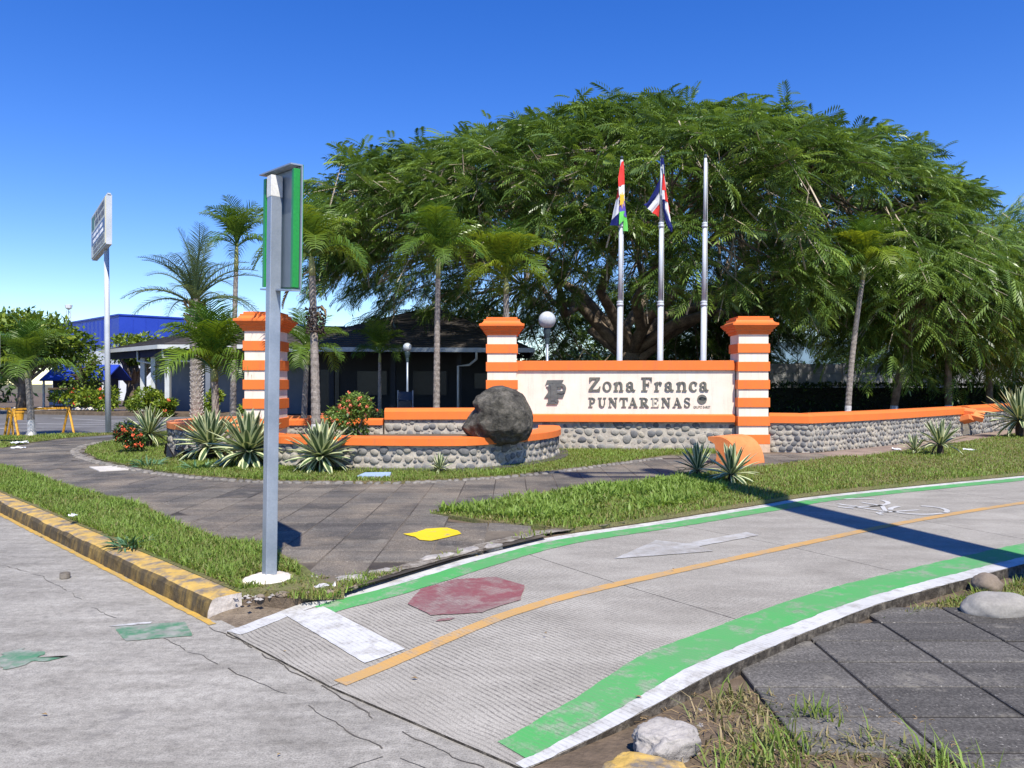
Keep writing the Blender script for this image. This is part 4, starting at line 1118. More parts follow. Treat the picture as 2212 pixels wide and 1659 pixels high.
# local axes: x is across the post face, y away from the viewer; the panel hangs behind the post, its plane along local -y..+y
def turn(b):                                                        # the panel is mounted a little askew on its post
    c_, s_ = math.cos(R(35) - TH), math.sin(R(35) - TH)
    b.v = [(x * c_ - y * s_, x * s_ + y * c_, z + 0.10 * (y + 0.4)) for x, y, z in b.v]
px = 0.022                                                          # the panel is fixed to the +x side of the post
def sp_box(name, y0, y1, x0, x1, z0, z1, mat, bev=0.0):
    b = MB(); b.bbox(x0, x1, y0, y1, z0, z1); turn(b); return b.build(name, mat, SP, bevel=bev)
Y0, Y1 = -0.40, 0.335
sp_box('sheet', Y0, Y1, px + 0.035, px + 0.041, 2.29, 3.15, m_panel_back)
sp_box('frame_bar', Y0 + 0.004, Y0 + 0.05, px - 0.014, px + 0.033, 2.287, 3.133, m_green_frame, 0.003)
sp_box('frame_bar', Y1 - 0.06, Y1 - 0.004, px - 0.006, px + 0.033, 2.287, 3.133, m_green_frame, 0.003)
sp_box('rim', Y0 - 0.004, Y0 + 0.03, px + 0.0415, px + 0.050, 2.276, 3.154, m_galv)
sp_box('rim', Y1 - 0.03, Y1 + 0.004, px + 0.0415, px + 0.050, 2.276, 3.154, m_galv)
sp_box('rim', Y0, Y1, px - 0.04, px + 0.05, 3.155, 3.166, m_galv)
sp_box('rim', Y0, Y1, px - 0.02, px + 0.05, 2.262, 2.275, m_galv)
sp_box('face_sheet', Y0, Y1, px + 0.051, px + 0.055, 2.262, 3.166, m_green_frame)
st = sp_box('sticker', Y0 + 0.10, Y0 + 0.185, px + 0.0325, px + 0.0345, 2.80, 2.89, m_sticker)
for k, (z, l) in enumerate(((2.872, 0.07), (2.845, 0.085), (2.832, 0.06), (2.815, 0.08))):
    b = MB(); b.bbox(px + 0.0308, px + 0.0318, Y0 + 0.107, Y0 + 0.107 + l * .8, z - 0.004, z + 0.003); turn(b); b.build('sticker_print', m_blueink, st)

# ------------------------------------------------------------------ tall billboard on a pole, left
BB = thing('pylon_sign', 'tall pylon sign with blue and cream panel on a slim grey pole', 'sign', (-12.02, 22.9, 0))
b = MB(); b.tube([(0, 0, 0.08), (-0.06, 0.05, 3.0), (-0.12, 0.12, 5.75)], [0.085, 0.078, 0.072], 12); b.build('pole', m_steel_light, BB, smooth=True)
b = MB(); b.lathe([(0.18, 0.09), (0.18, 0.125)], n=8); b.build('base_plate', m_galv, BB)
c0 = Vector((0.36, -0.85)); dd = Vector((-2.25, 3.3)).normalized(); nn = Vector((-dd.y, dd.x)) * -1
# long box running back along dd; its lettered face looks to the left of the view
def bb_box(name, u0, u1, w0, w1, z0, z1, mat, parent=BB):
    q = [c0 + dd * u + nn * w for u, w in ((u0, w0), (u1, w0), (u1, w1), (u0, w1))]
    b = MB(); b.prism([(p.x, p.y) for p in q], z0, z1, bottom=True); return b.build(name, mat, parent)
m_cream_panel = M('sun_bleached_panel', (0.62, 0.58, 0.42), (0.52, 0.50, 0.38), rough=0.4, scale=1.0, bump=0)
m_navy_panel = M('navy_panel', (0.085, 0.11, 0.22), rough=0.4, bump=0)
m_greyink = M('grey_ink', (0.12, 0.13, 0.17), rough=0.5, bump=0)
m_greenink = M('green_ink', (0.09, 0.20, 0.13), rough=0.5, bump=0)
bb_box('cabinet', 0, 3.6, 0.02, 0.17, 5.62, 7.05, m_steel_light)
fp = bb_box('face_panel', 0.02, 3.58, -0.008, 0.0195, 5.66, 7.0, m_cream_panel)
bb_box('cabinet_lip', -0.02, 3.62, 0.05, 0.14, 7.0501, 7.09, m_steel_light)
bb_box('blue_strip', 0.10, 3.4, -0.0125, -0.0085, 6.02, 6.42, m_navy_panel)
bb_box('green_mark', 2.7, 3.4, -0.0125, -0.0085, 6.50, 6.93, m_greenink)
r_ = random.Random(5)
for (z, h, u0, u1, mt) in ((6.76, 0.17, 0.25, 2.5, m_greyink), (6.52, 0.17, 0.25, 2.3, m_greyink), (6.25, 0.10, 0.6, 3.0, m_sticker), (6.07, 0.10, 0.4, 3.0, m_sticker), (5.86, 0.12, 0.3, 2.9, m_greyink), (5.71, 0.10, 0.3, 2.9, m_greyink)):
    b = MB(); u = u0
    while u < u1:
        w = r_.uniform(0.10, 0.17) * (h / 0.15)
        for (a, c_, z0, z1) in ((0, .28, 0, 1), (.66, .95, 0, 1), (.28, .66, r_.choice((0, .4, .8)), None)):
            z1 = z1 if z1 else z0 + 0.2
            q = [c0 + dd * (u + w * s_) + nn * -0.0165 for s_ in (a, c_)] + [c0 + dd * (u + w * s_) + nn * -0.0128 for s_ in (c_, a)]
            b.prism([(p.x, p.y) for p in q], z + h * z0, z + h * min(z1, 1.0), bottom=True)
        u += w * 1.35 + (0.12 if r_.random() < 0.2 else 0)
    b.build('lettering', mt, BB)['kind'] = 'stuff'

# white sign just entering the frame at the left
b = MB(); b.bbox(-12.9, -11.93, 17.9, 17.95, 2.03, 2.88)
WS = thing('board_sign', 'white rounded board sign cut off by the left edge of the view', 'sign', (-12.4, 17.95, 0))
b = MB(); b.bbox(-0.9, 0.455, -0.03, 0.0, 1.98, 2.78); b.build('board', m_whitepaint, WS, bevel=0.02)
b = MB(); b.tube([(-0.4, 0.06, 0.08), (-0.4, 0.06, 2.75)], 0.04, 8); b.build('post', m_galv, WS)

# ------------------------------------------------------------------ flag poles and flags
def flag_pole(x, y, top, lean, label):
    t = thing('flag_pole', label, 'flagpole', (x, y, 0), 0, 'flagpoles behind the sign wall')
    H = top
    f = lambda z: (lean * z / H, 0, z)
    b = MB(); b.tube([f(0.1), f(3.55)], [0.068, 0.064], 14); b.build('lower_tube', m_steel_light, t, smooth=True)
    b = MB(); b.tube([f(3.55), f(5.45)], [0.054, 0.050], 14); b.build('middle_tube', m_steel_light, t, smooth=True)
    b = MB(); b.tube([f(5.45), f(H)], [0.042, 0.036], 14); b.build('upper_tube', m_steel_light, t, smooth=True)
    for z, r in ((3.55, 0.066), (5.45, 0.054)):
        b = MB(); b.lathe([(r, z - 0.07), (r + 0.02, z - 0.05), (r + 0.02, z - 0.02), (r, z), (r + 0.016, z + 0.02), (r + 0.012, z + 0.05), (r - 0.01, z + 0.06)], c=(lean * z / H, 0), n=14); b.build('collar', m_steel_light, t, smooth=True)
    b = MB(); b.lathe([(0.02, H), (0.034, H + 0.02), (0.045, H + 0.05), (0.034, H + 0.085), (0.004, H + 0.10)], c=(lean, 0), n=10); b.build('finial', m_dark_metal, t, smooth=True)
    b = MB(); b.tube([(0.075, -0.03, 0.9), (lean * .5 + 0.068, -0.03, H * .5), (lean + 0.045, -0.02, H - 0.1)], 0.006, 5); b.build('halyard', m_whitepaint, t)
    return t
FY = 18.6
mpp = FY / 1661.0
flag_pole((1335.5 - 1106) * mpp, FY, 7.02, 0.085, 'flagpole nearest the globe lamp, with the red, white and green flag')
flag_pole((1423.5 - 1106) * mpp, FY, 7.04, 0.07, 'flagpole in the middle, flying the blue, white and red flag')
flag_pole((1516.5 - 1106) * mpp, FY, 7.06, 0.085, 'bare flagpole without a flag')
def flag_mats(cols): return [M('flag_' + n, c, tuple(x * 0.9 for x in c), rough=0.7, scale=6, bump=0, fine=0.03) for n, c in cols]
fx_ = lambda u: (1289 + u * 0.124 - 1106) * mpp
fz_ = lambda v: 1.6 - (307 + v * 0.124 - 829.5) * mpp
def flag(name, label, pieces, mats, lo):
    """hanging cloth: each piece is one run of a fold, given as (colour, left edge, right edge), edges run top to bottom with a depth"""
    t = MB()
    for col, le, re in pieces:
        n = len(le); k = 6
        vs = []
        for i in range(n):
            for j in range(k + 1):
                s_ = j / k
                u = le[i][0] + (re[i][0] - le[i][0]) * s_; v = le[i][1] + (re[i][1] - le[i][1]) * s_; d = le[i][2] + (re[i][2] - le[i][2]) * s_
                d += 0.02 * math.sin(s_ * 7 + i * 0.6)
                vs.append((fx_(u), FY + d, fz_(v)))
        t.add(vs, [(i * (k + 1) + j, i * (k + 1) + j + 1, (i + 1) * (k + 1) + j + 1, (i + 1) * (k + 1) + j) for i in range(n - 1) for j in range(k)], col)
    o = t.build(name, mats, fix=False)
    o.modifiers.new('thickness', 'SOLIDIFY').thickness = 0.004
    return tag(o, label, 'flag')
fm = flag_mats([('red', (0.78, 0.05, 0.04)), ('white', (0.78, 0.78, 0.78)), ('violet', (0.12, 0.09, 0.42)), ('green', (0.16, 0.62, 0.12)), ('navy', (0.012, 0.018, 0.13)), ('yellow', (0.80, 0.46, 0.04))])
flag('flag', 'limp red, white, violet and green flag with a yellow sun', [
    (0, [(425, 355, -.08), (390, 480, -.12), (362, 650, -.14), (366, 800, -.15)], [(460, 350, -.07), (468, 480, -.10), (474, 650, -.09), (474, 755, -.09)]),
    (1, [(366, 800, -.15), (372, 900, -.15), (378, 1000, -.15)], [(474, 755, -.09), (476, 880, -.09), (477, 1035, -.09)]),
    (2, [(378, 1000, -.15), (382, 1100, -.15), (382, 1245, -.15)], [(477, 1035, -.09), (490, 1160, -.09), (512, 1330, -.08)]),
    (3, [(378, 1240, -.17), (375, 1340, -.17), (375, 1462, -.16)], [(476, 1218, -.11), (474, 1300, -.11), (468, 1370, -.11)]),
    (3, [(470, 1330, -.10), (458, 1420, -.10), (455, 1560, -.09)], [(512, 1325, -.07), (530, 1420, -.07), (540, 1560, -.06)]),
    (0, [(372, 800, -.10), (350, 920, -.04), (340, 1005, 0)], [(380, 800, -.13), (380, 920, -.13), (378, 980, -.13)]),
    (1, [(340, 1005, 0), (300, 1180, .04), (268, 1345, .06)], [(378, 980, -.13), (380, 1100, -.13), (378, 1250, -.13)]),
    (4, [(268, 1345, .06), (250, 1400, .06), (235, 1440, .06)], [(378, 1250, -.13), (377, 1360, -.13), (372, 1472, -.12)]),
], fm, None)
sunb = MB()
q = []
for i in range(16):
    a = 2 * PI * i / 16; r = 165 if i % 2 == 0 else 85
    q.append((428 + r * 0.42 * math.cos(a), 1025 + r * math.sin(a)))
q = [(min(max(u, 379), 475), v) for u, v in q]
sunb.add([(fx_(u), FY - 0.165 + 0.06 * (u - 378) / 96 - 0.008, fz_(v)) for u, v in q] + [(fx_(428), FY - 0.145, fz_(1025))], [(i, (i + 1) % 16, 16) for i in range(16)])
o = sunb.build('sun_emblem', fm[5], fix=False); o.parent = bpy.data.objects['flag']
flag('flag', 'limp blue, white and red striped flag spread to both sides of its pole', [
    (4, [(1108, 290, -.05), (1108, 340, -.06), (1112, 410, -.06)], [(1155, 290, -.03), (1165, 340, -.04), (1178, 410, -.04)]),
    (1, [(1128, 410, -.09), (1135, 480, -.09), (1142, 570, -.09)], [(1150, 410, -.08), (1156, 480, -.08), (1160, 570, -.08)]),
    (4, [(1150, 408, -.05), (1158, 480, -.05), (1162, 570, -.05)], [(1180, 410, -.02), (1184, 500, -.02), (1186, 610, -.02)]),
    (0, [(1142, 570, -.09), (1135, 720, -.10), (1130, 855, -.10)], [(1160, 570, -.08), (1180, 720, -.07), (1202, 860, -.07)]),
    (1, [(1162, 600, -.06), (1182, 720, -.05), (1196, 820, -.05)], [(1178, 600, -.04), (1192, 720, -.03), (1200, 820, -.03)]),
    (1, [(1125, 855, -.12), (1125, 930, -.12), (1128, 1015, -.12)], [(1166, 865, -.10), (1170, 930, -.10), (1176, 1020, -.10)]),
    (0, [(1166, 860, -.08), (1172, 940, -.08), (1180, 1025, -.08)], [(1202, 860, -.06), (1222, 960, -.06), (1235, 1070, -.06)]),
    (4, [(1128, 1015, -.12), (1140, 1180, -.11), (1190, 1400, -.10), (1240, 1520, -.10)], [(1178, 1022, -.10), (1180, 1180, -.09), (1240, 1330, -.09), (1310, 1470, -.08)]),
    (4, [(1240, 1520, -.10), (1268, 1550, -.09), (1280, 1575, -.09)], [(1310, 1470, -.08), (1309, 1530, -.08), (1302, 1575, -.08)]),
    (1, [(1178, 1030, -.07), (1165, 1160, -.07), (1225, 1310, -.07), (1240, 1415, -.06)], [(1235, 1070, -.05), (1250, 1200, -.05), (1275, 1310, -.05), (1288, 1440, -.05)]),
    (0, [(1236, 1070, -.04), (1248, 1150, -.04), (1258, 1240, -.04)], [(1240, 1070, -.02), (1258, 1150, -.02), (1268, 1240, -.02)]),
    (4, [(1100, 620, 0), (1020, 820, .08), (905, 1030, .14), (840, 1060, .15)], [(1104, 640, -.02), (1095, 760, -.02), (1090, 880, -.02), (900, 1135, .12)]),
    (1, [(1090, 880, -.02), (1020, 985, .06), (900, 1135, .12)], [(1092, 1000, -.02), (1088, 1080, -.02), (980, 1215, .08)]),
    (0, [(1088, 1080, -.02), (1040, 1140, .04), (980, 1215, .08)], [(1090, 1180, -.02), (1085, 1240, -.01), (1080, 1300, 0)]),
], fm, None)

# ------------------------------------------------------------------ lamps, bin
def globe_lamp(x, y, z, r, label, lens=True):
    t = thing('globe_lamp', label, 'lamp', (x, y, 0), 0, 'globe lamps on posts')
    b = MB(); b.tube([(0, 0, 0.1), (0, 0, z - r - 0.22)], 0.035, 10); b.build('post', m_galv, t, smooth=True)
    b = MB(); b.lathe([(0.05, z - r - 0.36), (0.055, z - r - 0.26), (0.05, z - r - 0.24), (0.085, z - r - 0.12), (0.10, z - r - 0.02), (0.085, z - r * 0.93)], n=12); b.build('collar', m_dark_metal, t)
    b = MB(); b.lathe([(r * math.sin(R(a)), z - r * math.cos(R(a))) for a in range(8, 181, 8)], n=24); b.build('globe', m_glass_globe, t, smooth=True)
    return t
globe_lamp(0.87, 19.0, 3.18, 0.215, 'white globe lamp on a post between the middle pillar and flagpoles')
globe_lamp(-3.7, 27.2, 2.90, 0.155, 'dim globe lamp in the shade before the dark building')
BN = thing('litter_bin', 'grey litter bin with sloped hood on a post, in the shade', 'bin', (-3.05, 22.0, 0))
b = MB(); b.bbox(-0.19, 0.19, -0.16, 0.16, 0.62, 1.13); b.build('container', m_bin, BN, bevel=0.02)
b = MB(); b.add([(x, y, z) for x in (-0.2, 0.2) for y, z in ((-0.17, 1.14), (0.17, 1.14), (0.17, 1.38), (0.04, 1.38))], [(0, 1, 2, 3), (7, 6, 5, 4), (0, 3, 7, 4), (1, 0, 4, 5), (2, 1, 5, 6), (3, 2, 6, 7)]); b.build('hood', m_bin, BN)
b = MB(); b.bbox(-0.225, -0.2, -0.03, 0.03, 0.1, 1.42); b.bbox(0.2, 0.225, -0.03, 0.03, 0.1, 1.42); b.build('stand', m_galv, BN)

# ------------------------------------------------------------------ buildings at the back
def roof_slope(b, poly, n, step=0.035):
    """poly = eave-left, eave-right, top-right, top-left; stepped courses of roof tiles with raised ribs"""
    a, c, d, e = [Vector(p) for p in poly]
    nr = (c - a).cross(e - a).normalized()
    if nr.z < 0: nr = -nr
    for i in range(n):
        t0, t1 = i / n, (i + 1) / n
        p0, p1, p2, p3 = a.lerp(e, t0), c.lerp(d, t0), c.lerp(d, t1), a.lerp(e, t1)
        p0, p1 = p0 + nr * step, p1 + nr * step
        k = max(1, int((p1 - p0).length / 0.9))
        b.add([p0, p1, p2, p3, p0 - nr * step, p1 - nr * step], [(0, 1, 2, 3), (4, 5, 1, 0)])
GH = thing('gate_house', 'low gate house with dark hipped tile roof in the shade of the big tree', 'building', (-8, 36, 0))
def gh(b, name, mat, **k):
    b.v = [(x + 8, y - 36, z) for x, y, z in b.v]
    return b.build(name, mat, GH, **k)
b = MB()
EA = [(-10.9, 33.6, 3.2), (0.9, 33.6, 3.15), (0.9, 46.5, 3.15), (-10.9, 46.5, 3.2)]
RP, RQ = (-4.9, 40.0, 5.45), (-3.6, 40.0, 5.45)
roof_slope(b, [EA[0], EA[1], RQ, RP], 22); roof_slope(b, [EA[1], EA[2], RQ, RQ], 20); roof_slope(b, [EA[3], EA[0], RP, RP], 20); roof_slope(b, [EA[2], EA[3], RP, RQ], 6)
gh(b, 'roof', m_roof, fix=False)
b = MB()
C_, A_, B_, D_, E_ = (-16.5, 36, 3.42), (-22, 41.4, 3.42), (-17, 46.4, 3.42), (-10, 46.5, 3.42), (-10, 35.9, 3.42)
P_, Q_ = (-15.6, 41.5, 4.75), (-9.0, 41.5, 4.72)
roof_slope(b, [A_, C_, P_, P_], 14); roof_slope(b, [C_, E_, Q_, P_], 14); roof_slope(b, [B_, A_, P_, P_], 8); roof_slope(b, [D_, B_, P_, Q_], 6)
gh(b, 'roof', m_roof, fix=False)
b = MB()
for p, q in ((A_, C_), (C_, E_), (EA[0], EA[1]), (EA[1], EA[2])):
    if p is EA[0]: gh(b, 'gutter', m_gutter); b = MB()
    p, q = Vector(p), Vector(q); d = (q - p).normalized(); o_ = Vector((d.y, -d.x, 0)) * 0.10
    for dz in ((-0.17, 0.02),):
        v = [p, q, q + o_, p + o_]
        b.add([(x.x, x.y, x.z + dz[0]) for x in v] + [(x.x, x.y, x.z + dz[1]) for x in v], [(0, 3, 2, 1), (4, 5, 6, 7), (0, 1, 5, 4), (1, 2, 6, 5), (2, 3, 7, 6), (3, 0, 4, 7)])
gh(b, 'gutter', m_galv)  # darker than the wing gutter: tree shade put into its colour
b = MB()
for p, q in ((A_, C_), (C_, E_)):
    p, q = Vector(p), Vector(q); d = (q - p).normalized(); o_ = Vector((-d.y, d.x, 0))
    v = [p + o_ * .25, q + o_ * .25, q + o_ * .40, p + o_ * .40]
    b.add([(x.x, x.y, 2.92) for x in v] + [(x.x, x.y, 3.28) for x in v], [(0, 3, 2, 1), (4, 5, 6, 7), (0, 1, 5, 4), (1, 2, 6, 5), (2, 3, 7, 6), (3, 0, 4, 7)])
gh(b, 'fascia', m_fascia)
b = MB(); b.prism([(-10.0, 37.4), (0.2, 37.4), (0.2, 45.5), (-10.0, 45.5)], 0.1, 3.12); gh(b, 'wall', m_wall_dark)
b = MB(); b.prism([(-17.9, 38.6), (-10.01, 38.6), (-10.01, 45.3), (-16.6, 45.3), (-18.6, 43.4)], 0.1, 3.35); gh(b, 'wall', m_wall_grey)
for x, y in ((-16.35, 36.55), (-17.6, 37.8), (-18.6, 38.8), (-14.4, 36.5), (-12.4, 36.5)):
    b = MB(); b.bbox(x - 0.11, x + 0.11, y - 0.11, y + 0.11, 0.1, 3.0); gh(b, 'column', m_gutter if x < -16 else m_wall_grey)
for x in (-8.2, -5.4, -2.4, -0.4):
    b = MB(); b.bbox(x - 0.11, x + 0.11, 34.9, 35.12, 0.1, 3.1); gh(b, 'column', m_wall_dark)  # column colour darkened to carry the shade under the eaves
for x0, x1, z0, z1 in ((-7.6, -6.0, 1.0, 2.3), (-4.9, -3.1, 1.0, 2.3), (-1.9, -0.8, 1.3, 2.2)):
    b = MB(); b.bbox(x0, x1, 37.35, 37.398, z0, z1); w = gh(b, 'window', m_wall_dark)
    b = MB(); b.bbox(x0 + .08, x1 - .08, 37.32, 37.348, z0 + .08, z1 - .08); b.v = [(x + 8, y - 36, z) for x, y, z in b.v]; b.build('pane', m_window, w)
b = MB(); b.bbox(-9.3, -8.4, 37.34, 37.398, 0.1, 2.3); gh(b, 'door', m_window)
for pts in (((-18.7, 38.4, 3.25), (-18.7, 38.4, 2.75), (-18.0, 38.5, 2.62), (-17.0, 38.3, 2.62)), ((-16.4, 36.1, 3.25), (-16.4, 36.1, 2.85), (-16.1, 36.4, 2.7), (-14.5, 36.5, 2.66)), ((-1.55, 33.55, 3.05), (-1.55, 33.6, 2.7), (-1.9, 34.3, 2.45), (-2.4, 34.25, 2.4), (-2.4, 34.25, 0.1))):
    b = MB(); b.tube(pts, 0.055, 8); gh(b, 'downpipe', m_gutter, smooth=True)

WH = thing('warehouse', 'blue and white metal warehouse beyond the parking lot', 'building', (-35.7, 70, 0))
wq = [(0, 0), (22, 20.8), (7.8, 34.4), (-14.2, 13.5)]
def off(poly, o):
    out = []
    for i in range(4):
        p = Vector(poly[i]); a = (p - Vector(poly[i - 1])).normalized(); c = (p - Vector(poly[(i + 1) % 4])).normalized()
        out.append(tuple(p + (a + c) * o))
    return out
b = MB(); b.prism(wq, 0.0, 5.1); b.build('wall', m_white_sheet, WH)
b = MB(); b.prism(off(wq, 0.12), 5.1, 7.84, bottom=True); b.build('cladding_band', m_blue_sheet, WH)
b = MB(); b.prism(off(wq, 0.2), 7.84, 7.98, bottom=True); b.build('roof_edge', m_blue_sheet, WH)
b = MB()
for a, c in ((wq[3], wq[0]), (wq[0], wq[1])):
    a, c = Vector(a), Vector(c); d = (c - a); n = int(d.length / 1.1); d.normalize(); o_ = Vector((d.y, -d.x))
    for i in range(1, n):
        p = a + d * (i * 1.1) + o_ * 0.13; b.box((p.x, p.y, 6.4), (0.05, 0.05, 2.5), math.atan2(d.y, d.x))
b.build('cladding_rib', m_blue_sheet, WH)['kind'] = 'stuff'

KI = thing('kiosk', 'small kiosk with blue pitched roof in tree shade behind the bins', 'kiosk', (-27.5, 49, 0))
b = MB(); b.bbox(-1.4, 1.6, -0.6, 1.6, 0.1, 1.95); b.build('wall', m_wall_dark, KI)
b = MB(); b.add([(-1.9, -1.2, 1.85), (2.2, -1.2, 1.85), (2.2, 0.6, 2.85), (-1.9, 0.6, 2.85), (2.2, 2.2, 1.9), (-1.9, 2.2, 1.9)], [(0, 1, 2, 3), (3, 2, 4, 5)]); o = b.build('roof', m_blue_sheet, KI, fix=False); o.modifiers.new('t', 'SOLIDIFY').thickness = 0.08
for x in (-1.7, 2.0):
    b = MB(); b.bbox(x - .05, x + .05, -1.1, -1.0, 0.1, 1.9); b.build('post', m_white_sheet, KI)
DU = thing('dumpster', 'dark blue rubbish container standing under the far trees', 'container', (-26.2, 45.5, 0))
b = MB(); b.bbox(-0.9, 0.95, -0.5, 0.5, 0.32, 1.25); b.build('body', M('container_blue', (0.02, 0.04, 0.13), rough=0.5, scale=3, bump=0), DU, bevel=0.03)
b = MB(); b.bbox(-0.95, 1.0, -0.55, 0.55, 1.25, 1.38); b.build('lid', M('container_lid', (0.10, 0.07, 0.04), rough=0.5, scale=3, bump=0), DU, bevel=0.02)
for x in (-0.75, 0.8):
    b = MB(); b.tube([(x, -0.52, 0.25), (x, -0.42, 0.25)], 0.15, 12); b.build('wheel', m_black, DU)
rr_ = random.Random(8)
for k in range(13):
    x = -32 + k * 0.72
    bm = bmesh.new(); bmesh.ops.create_icosphere(bm, subdivisions=2, radius=1)
    for v in bm.verts: v.co = v.co * (1 + 0.2 * noise.noise(v.co * 1.5 + Vector((k, 0, 0))))
    me = bpy.data.meshes.new('kerb_stone'); bm.to_mesh(me); bm.free(); me.materials.append(m_lime)
    tag(link('border_stone', me, None, (x, 44.0 + rr_.uniform(-.1, .1), 0.14), (0, 0, rr_.uniform(0, 6)), (0.32, 0.2, 0.14)), 'whitewashed stone in the row along the back of the parking lot', 'stone', 'whitewashed border stones')

WB = thing('white_building', 'white building glimpsed through the trees beside the right pillar', 'building', (21, 72, 0))
b = MB(); b.bbox(-3, 2.5, -2, 6, 0, 4.5); b.build('wall', m_white_sheet, WB)
b = MB(); b.bbox(-3.2, 2.7, -2.2, 6.2, 4.5, 4.75); b.build('roof', m_gutter, WB)
for x in (-2.2, 0.6):
    b = MB(); b.bbox(x, x + 1.1, -2.06, -2.002, 1.3, 2.8); b.build('window', m_window, WB)
MA = thing('radio_mast', 'slim lattice radio mast with a white dish beyond the blue warehouse', 'mast', (-86.5, 150, 0))
b = MB()
for a in range(3):
    x, y = 0.5 * math.cos(a * 2.09), 0.5 * math.sin(a * 2.09); b.tube([(x, y, 0), (x * .8, y * .8, 16)], 0.07, 5)
for k in range(16):
    a = (k % 3) * 2.09; c_ = a + 2.09
    b.tube([(0.45 * math.cos(a), 0.45 * math.sin(a), k), (0.45 * math.cos(c_), 0.45 * math.sin(c_), k + 1)], 0.045, 4)
b.build('lattice', m_steel_light, MA)
b = MB(); b.lathe([(0.05, 16.0), (0.6, 16.4), (0.7, 17.0), (0.1, 17.1)], n=10); b.build('dish', m_white_sheet, MA)

# concrete boundary wall at the back right: posts with panels slid between them
BW = thing('boundary_wall', 'grey precast concrete boundary wall of panels and posts behind the hedge', 'wall', (12, 38, 0))
wd = Vector((0.985, 0.17)); src_p = src_q = None
for i in range(14):
    p = wd * (i * 2.4)
    b = MB(); b.box((p.x, p.y, 1.35), (0.17, 0.17, 2.62), math.atan2(wd.y, wd.x))
    if src_q is None: src_q = b.build('post', m_conc_panel, BW)
    else:
        c = copy_child(src_q, BW); c.location = (p.x, p.y, 0)
    for k in range(5):
        if src_p is None:
            b = MB(); b.box((0, 0, 0), (2.22, 0.07, 0.49), math.atan2(wd.y, wd.x)); src_p = b.build('panel', m_conc_panel, BW, bevel=0.012); c = src_p
        else: c = copy_child(src_p, BW)
        m2 = p + wd * 1.2
        c.location = (m2.x, m2.y, 0.36 + k * 0.50)
# hills
b = MB(); n = 60
for i in range(n + 1):
    x = -300 + 1500 * i / n
    h = 26 + 34 * max(0, math.sin((i - 8) / n * 3.3)) + 9 * noise.noise((i * .23, 0, 0)) + 4 * noise.noise((i * .8, 2, 0))
    if i < 14: h *= (i / 14) ** 1.5 * 0.6
    b.v += [(x, 900, -2), (x, 950, max(h, 0)), (x, 1200, -2)]
for i in range(n):
    for j in range(2): b.f.append((i * 3 + j, (i + 1) * 3 + j, (i + 1) * 3 + j + 1, i * 3 + j + 1)); b.m.append(0)
b.build('hills', M('far_hill', (0.13, 0.19, 0.23), (0.10, 0.16, 0.18), scale=0.02, bump=0), smooth=True)['kind'] = 'structure'  # blue-grey tone puts the distance haze into the hill colour

# off to the right of the view stands the concrete pole whose shadow crosses the lane
UP = thing('utility_pole', 'thick concrete utility pole with crossarm, its shadow lying across the bike lane', 'pole', (4.98, 4.15, 0))
b = MB(); b.tube([(0, 0, -0.05), (0, 0, 13.0)], [0.30, 0.27], 16); b.build('shaft', m_conc_panel, UP, smooth=True)
b = MB(); b.box((-0.9, 0.0, 12.4), (2.6, 0.12, 0.12)); b.box((-0.6, 0, 11.6), (1.8, 0.1, 0.1)); b.build('crossarm', m_galv, UP)
b = MB(); b.tube([(-1.6, 0, 11.6), (-1.6, 0, 12.3)], 0.2, 10); b.build('transformer', m_galv, UP)

# A-shaped yellow barriers
def barrier(x, y, L, rz, label):
    t = thing('road_barrier', label, 'barrier', (x, y, 0.11), rz, 'yellow A-frame barriers')
    b = MB(); b.box((0, 0, 0.78), (L, 0.05, 0.06)); b.build('top_rail', m_yellow_metal, t)
    for s_ in (-1, 1):
        for e in (-1, 1):
            b = MB(); b.tube([(s_ * (L / 2 - .03), 0.01 * e, 0.79), (s_ * (L / 2 - .03), 0.33 * e, 0.0)], 0.035, 5); b.build('leg', m_yellow_metal, t)
    return t
barrier(-13.55, 22.15, 1.55, R(56), 'yellow A-frame barrier just right of the palm with whitewashed base')
barrier(-15.0, 21.6, 1.6, R(52), 'yellow A-frame barrier at the left edge, left of the palm')
b = MB(); b.lathe([(0.14, 0.10), (0.17, 0.40), (0.19, 0.41), (0.19, 0.46), (0.15, 0.47)], n=12); b.v = [(x - 20.5, y + 32, z) for x, y, z in b.v]
tag(b.build('traffic_tub', m_yellow_metal), 'small yellow tub standing on the parking lot behind the barriers', 'tub')

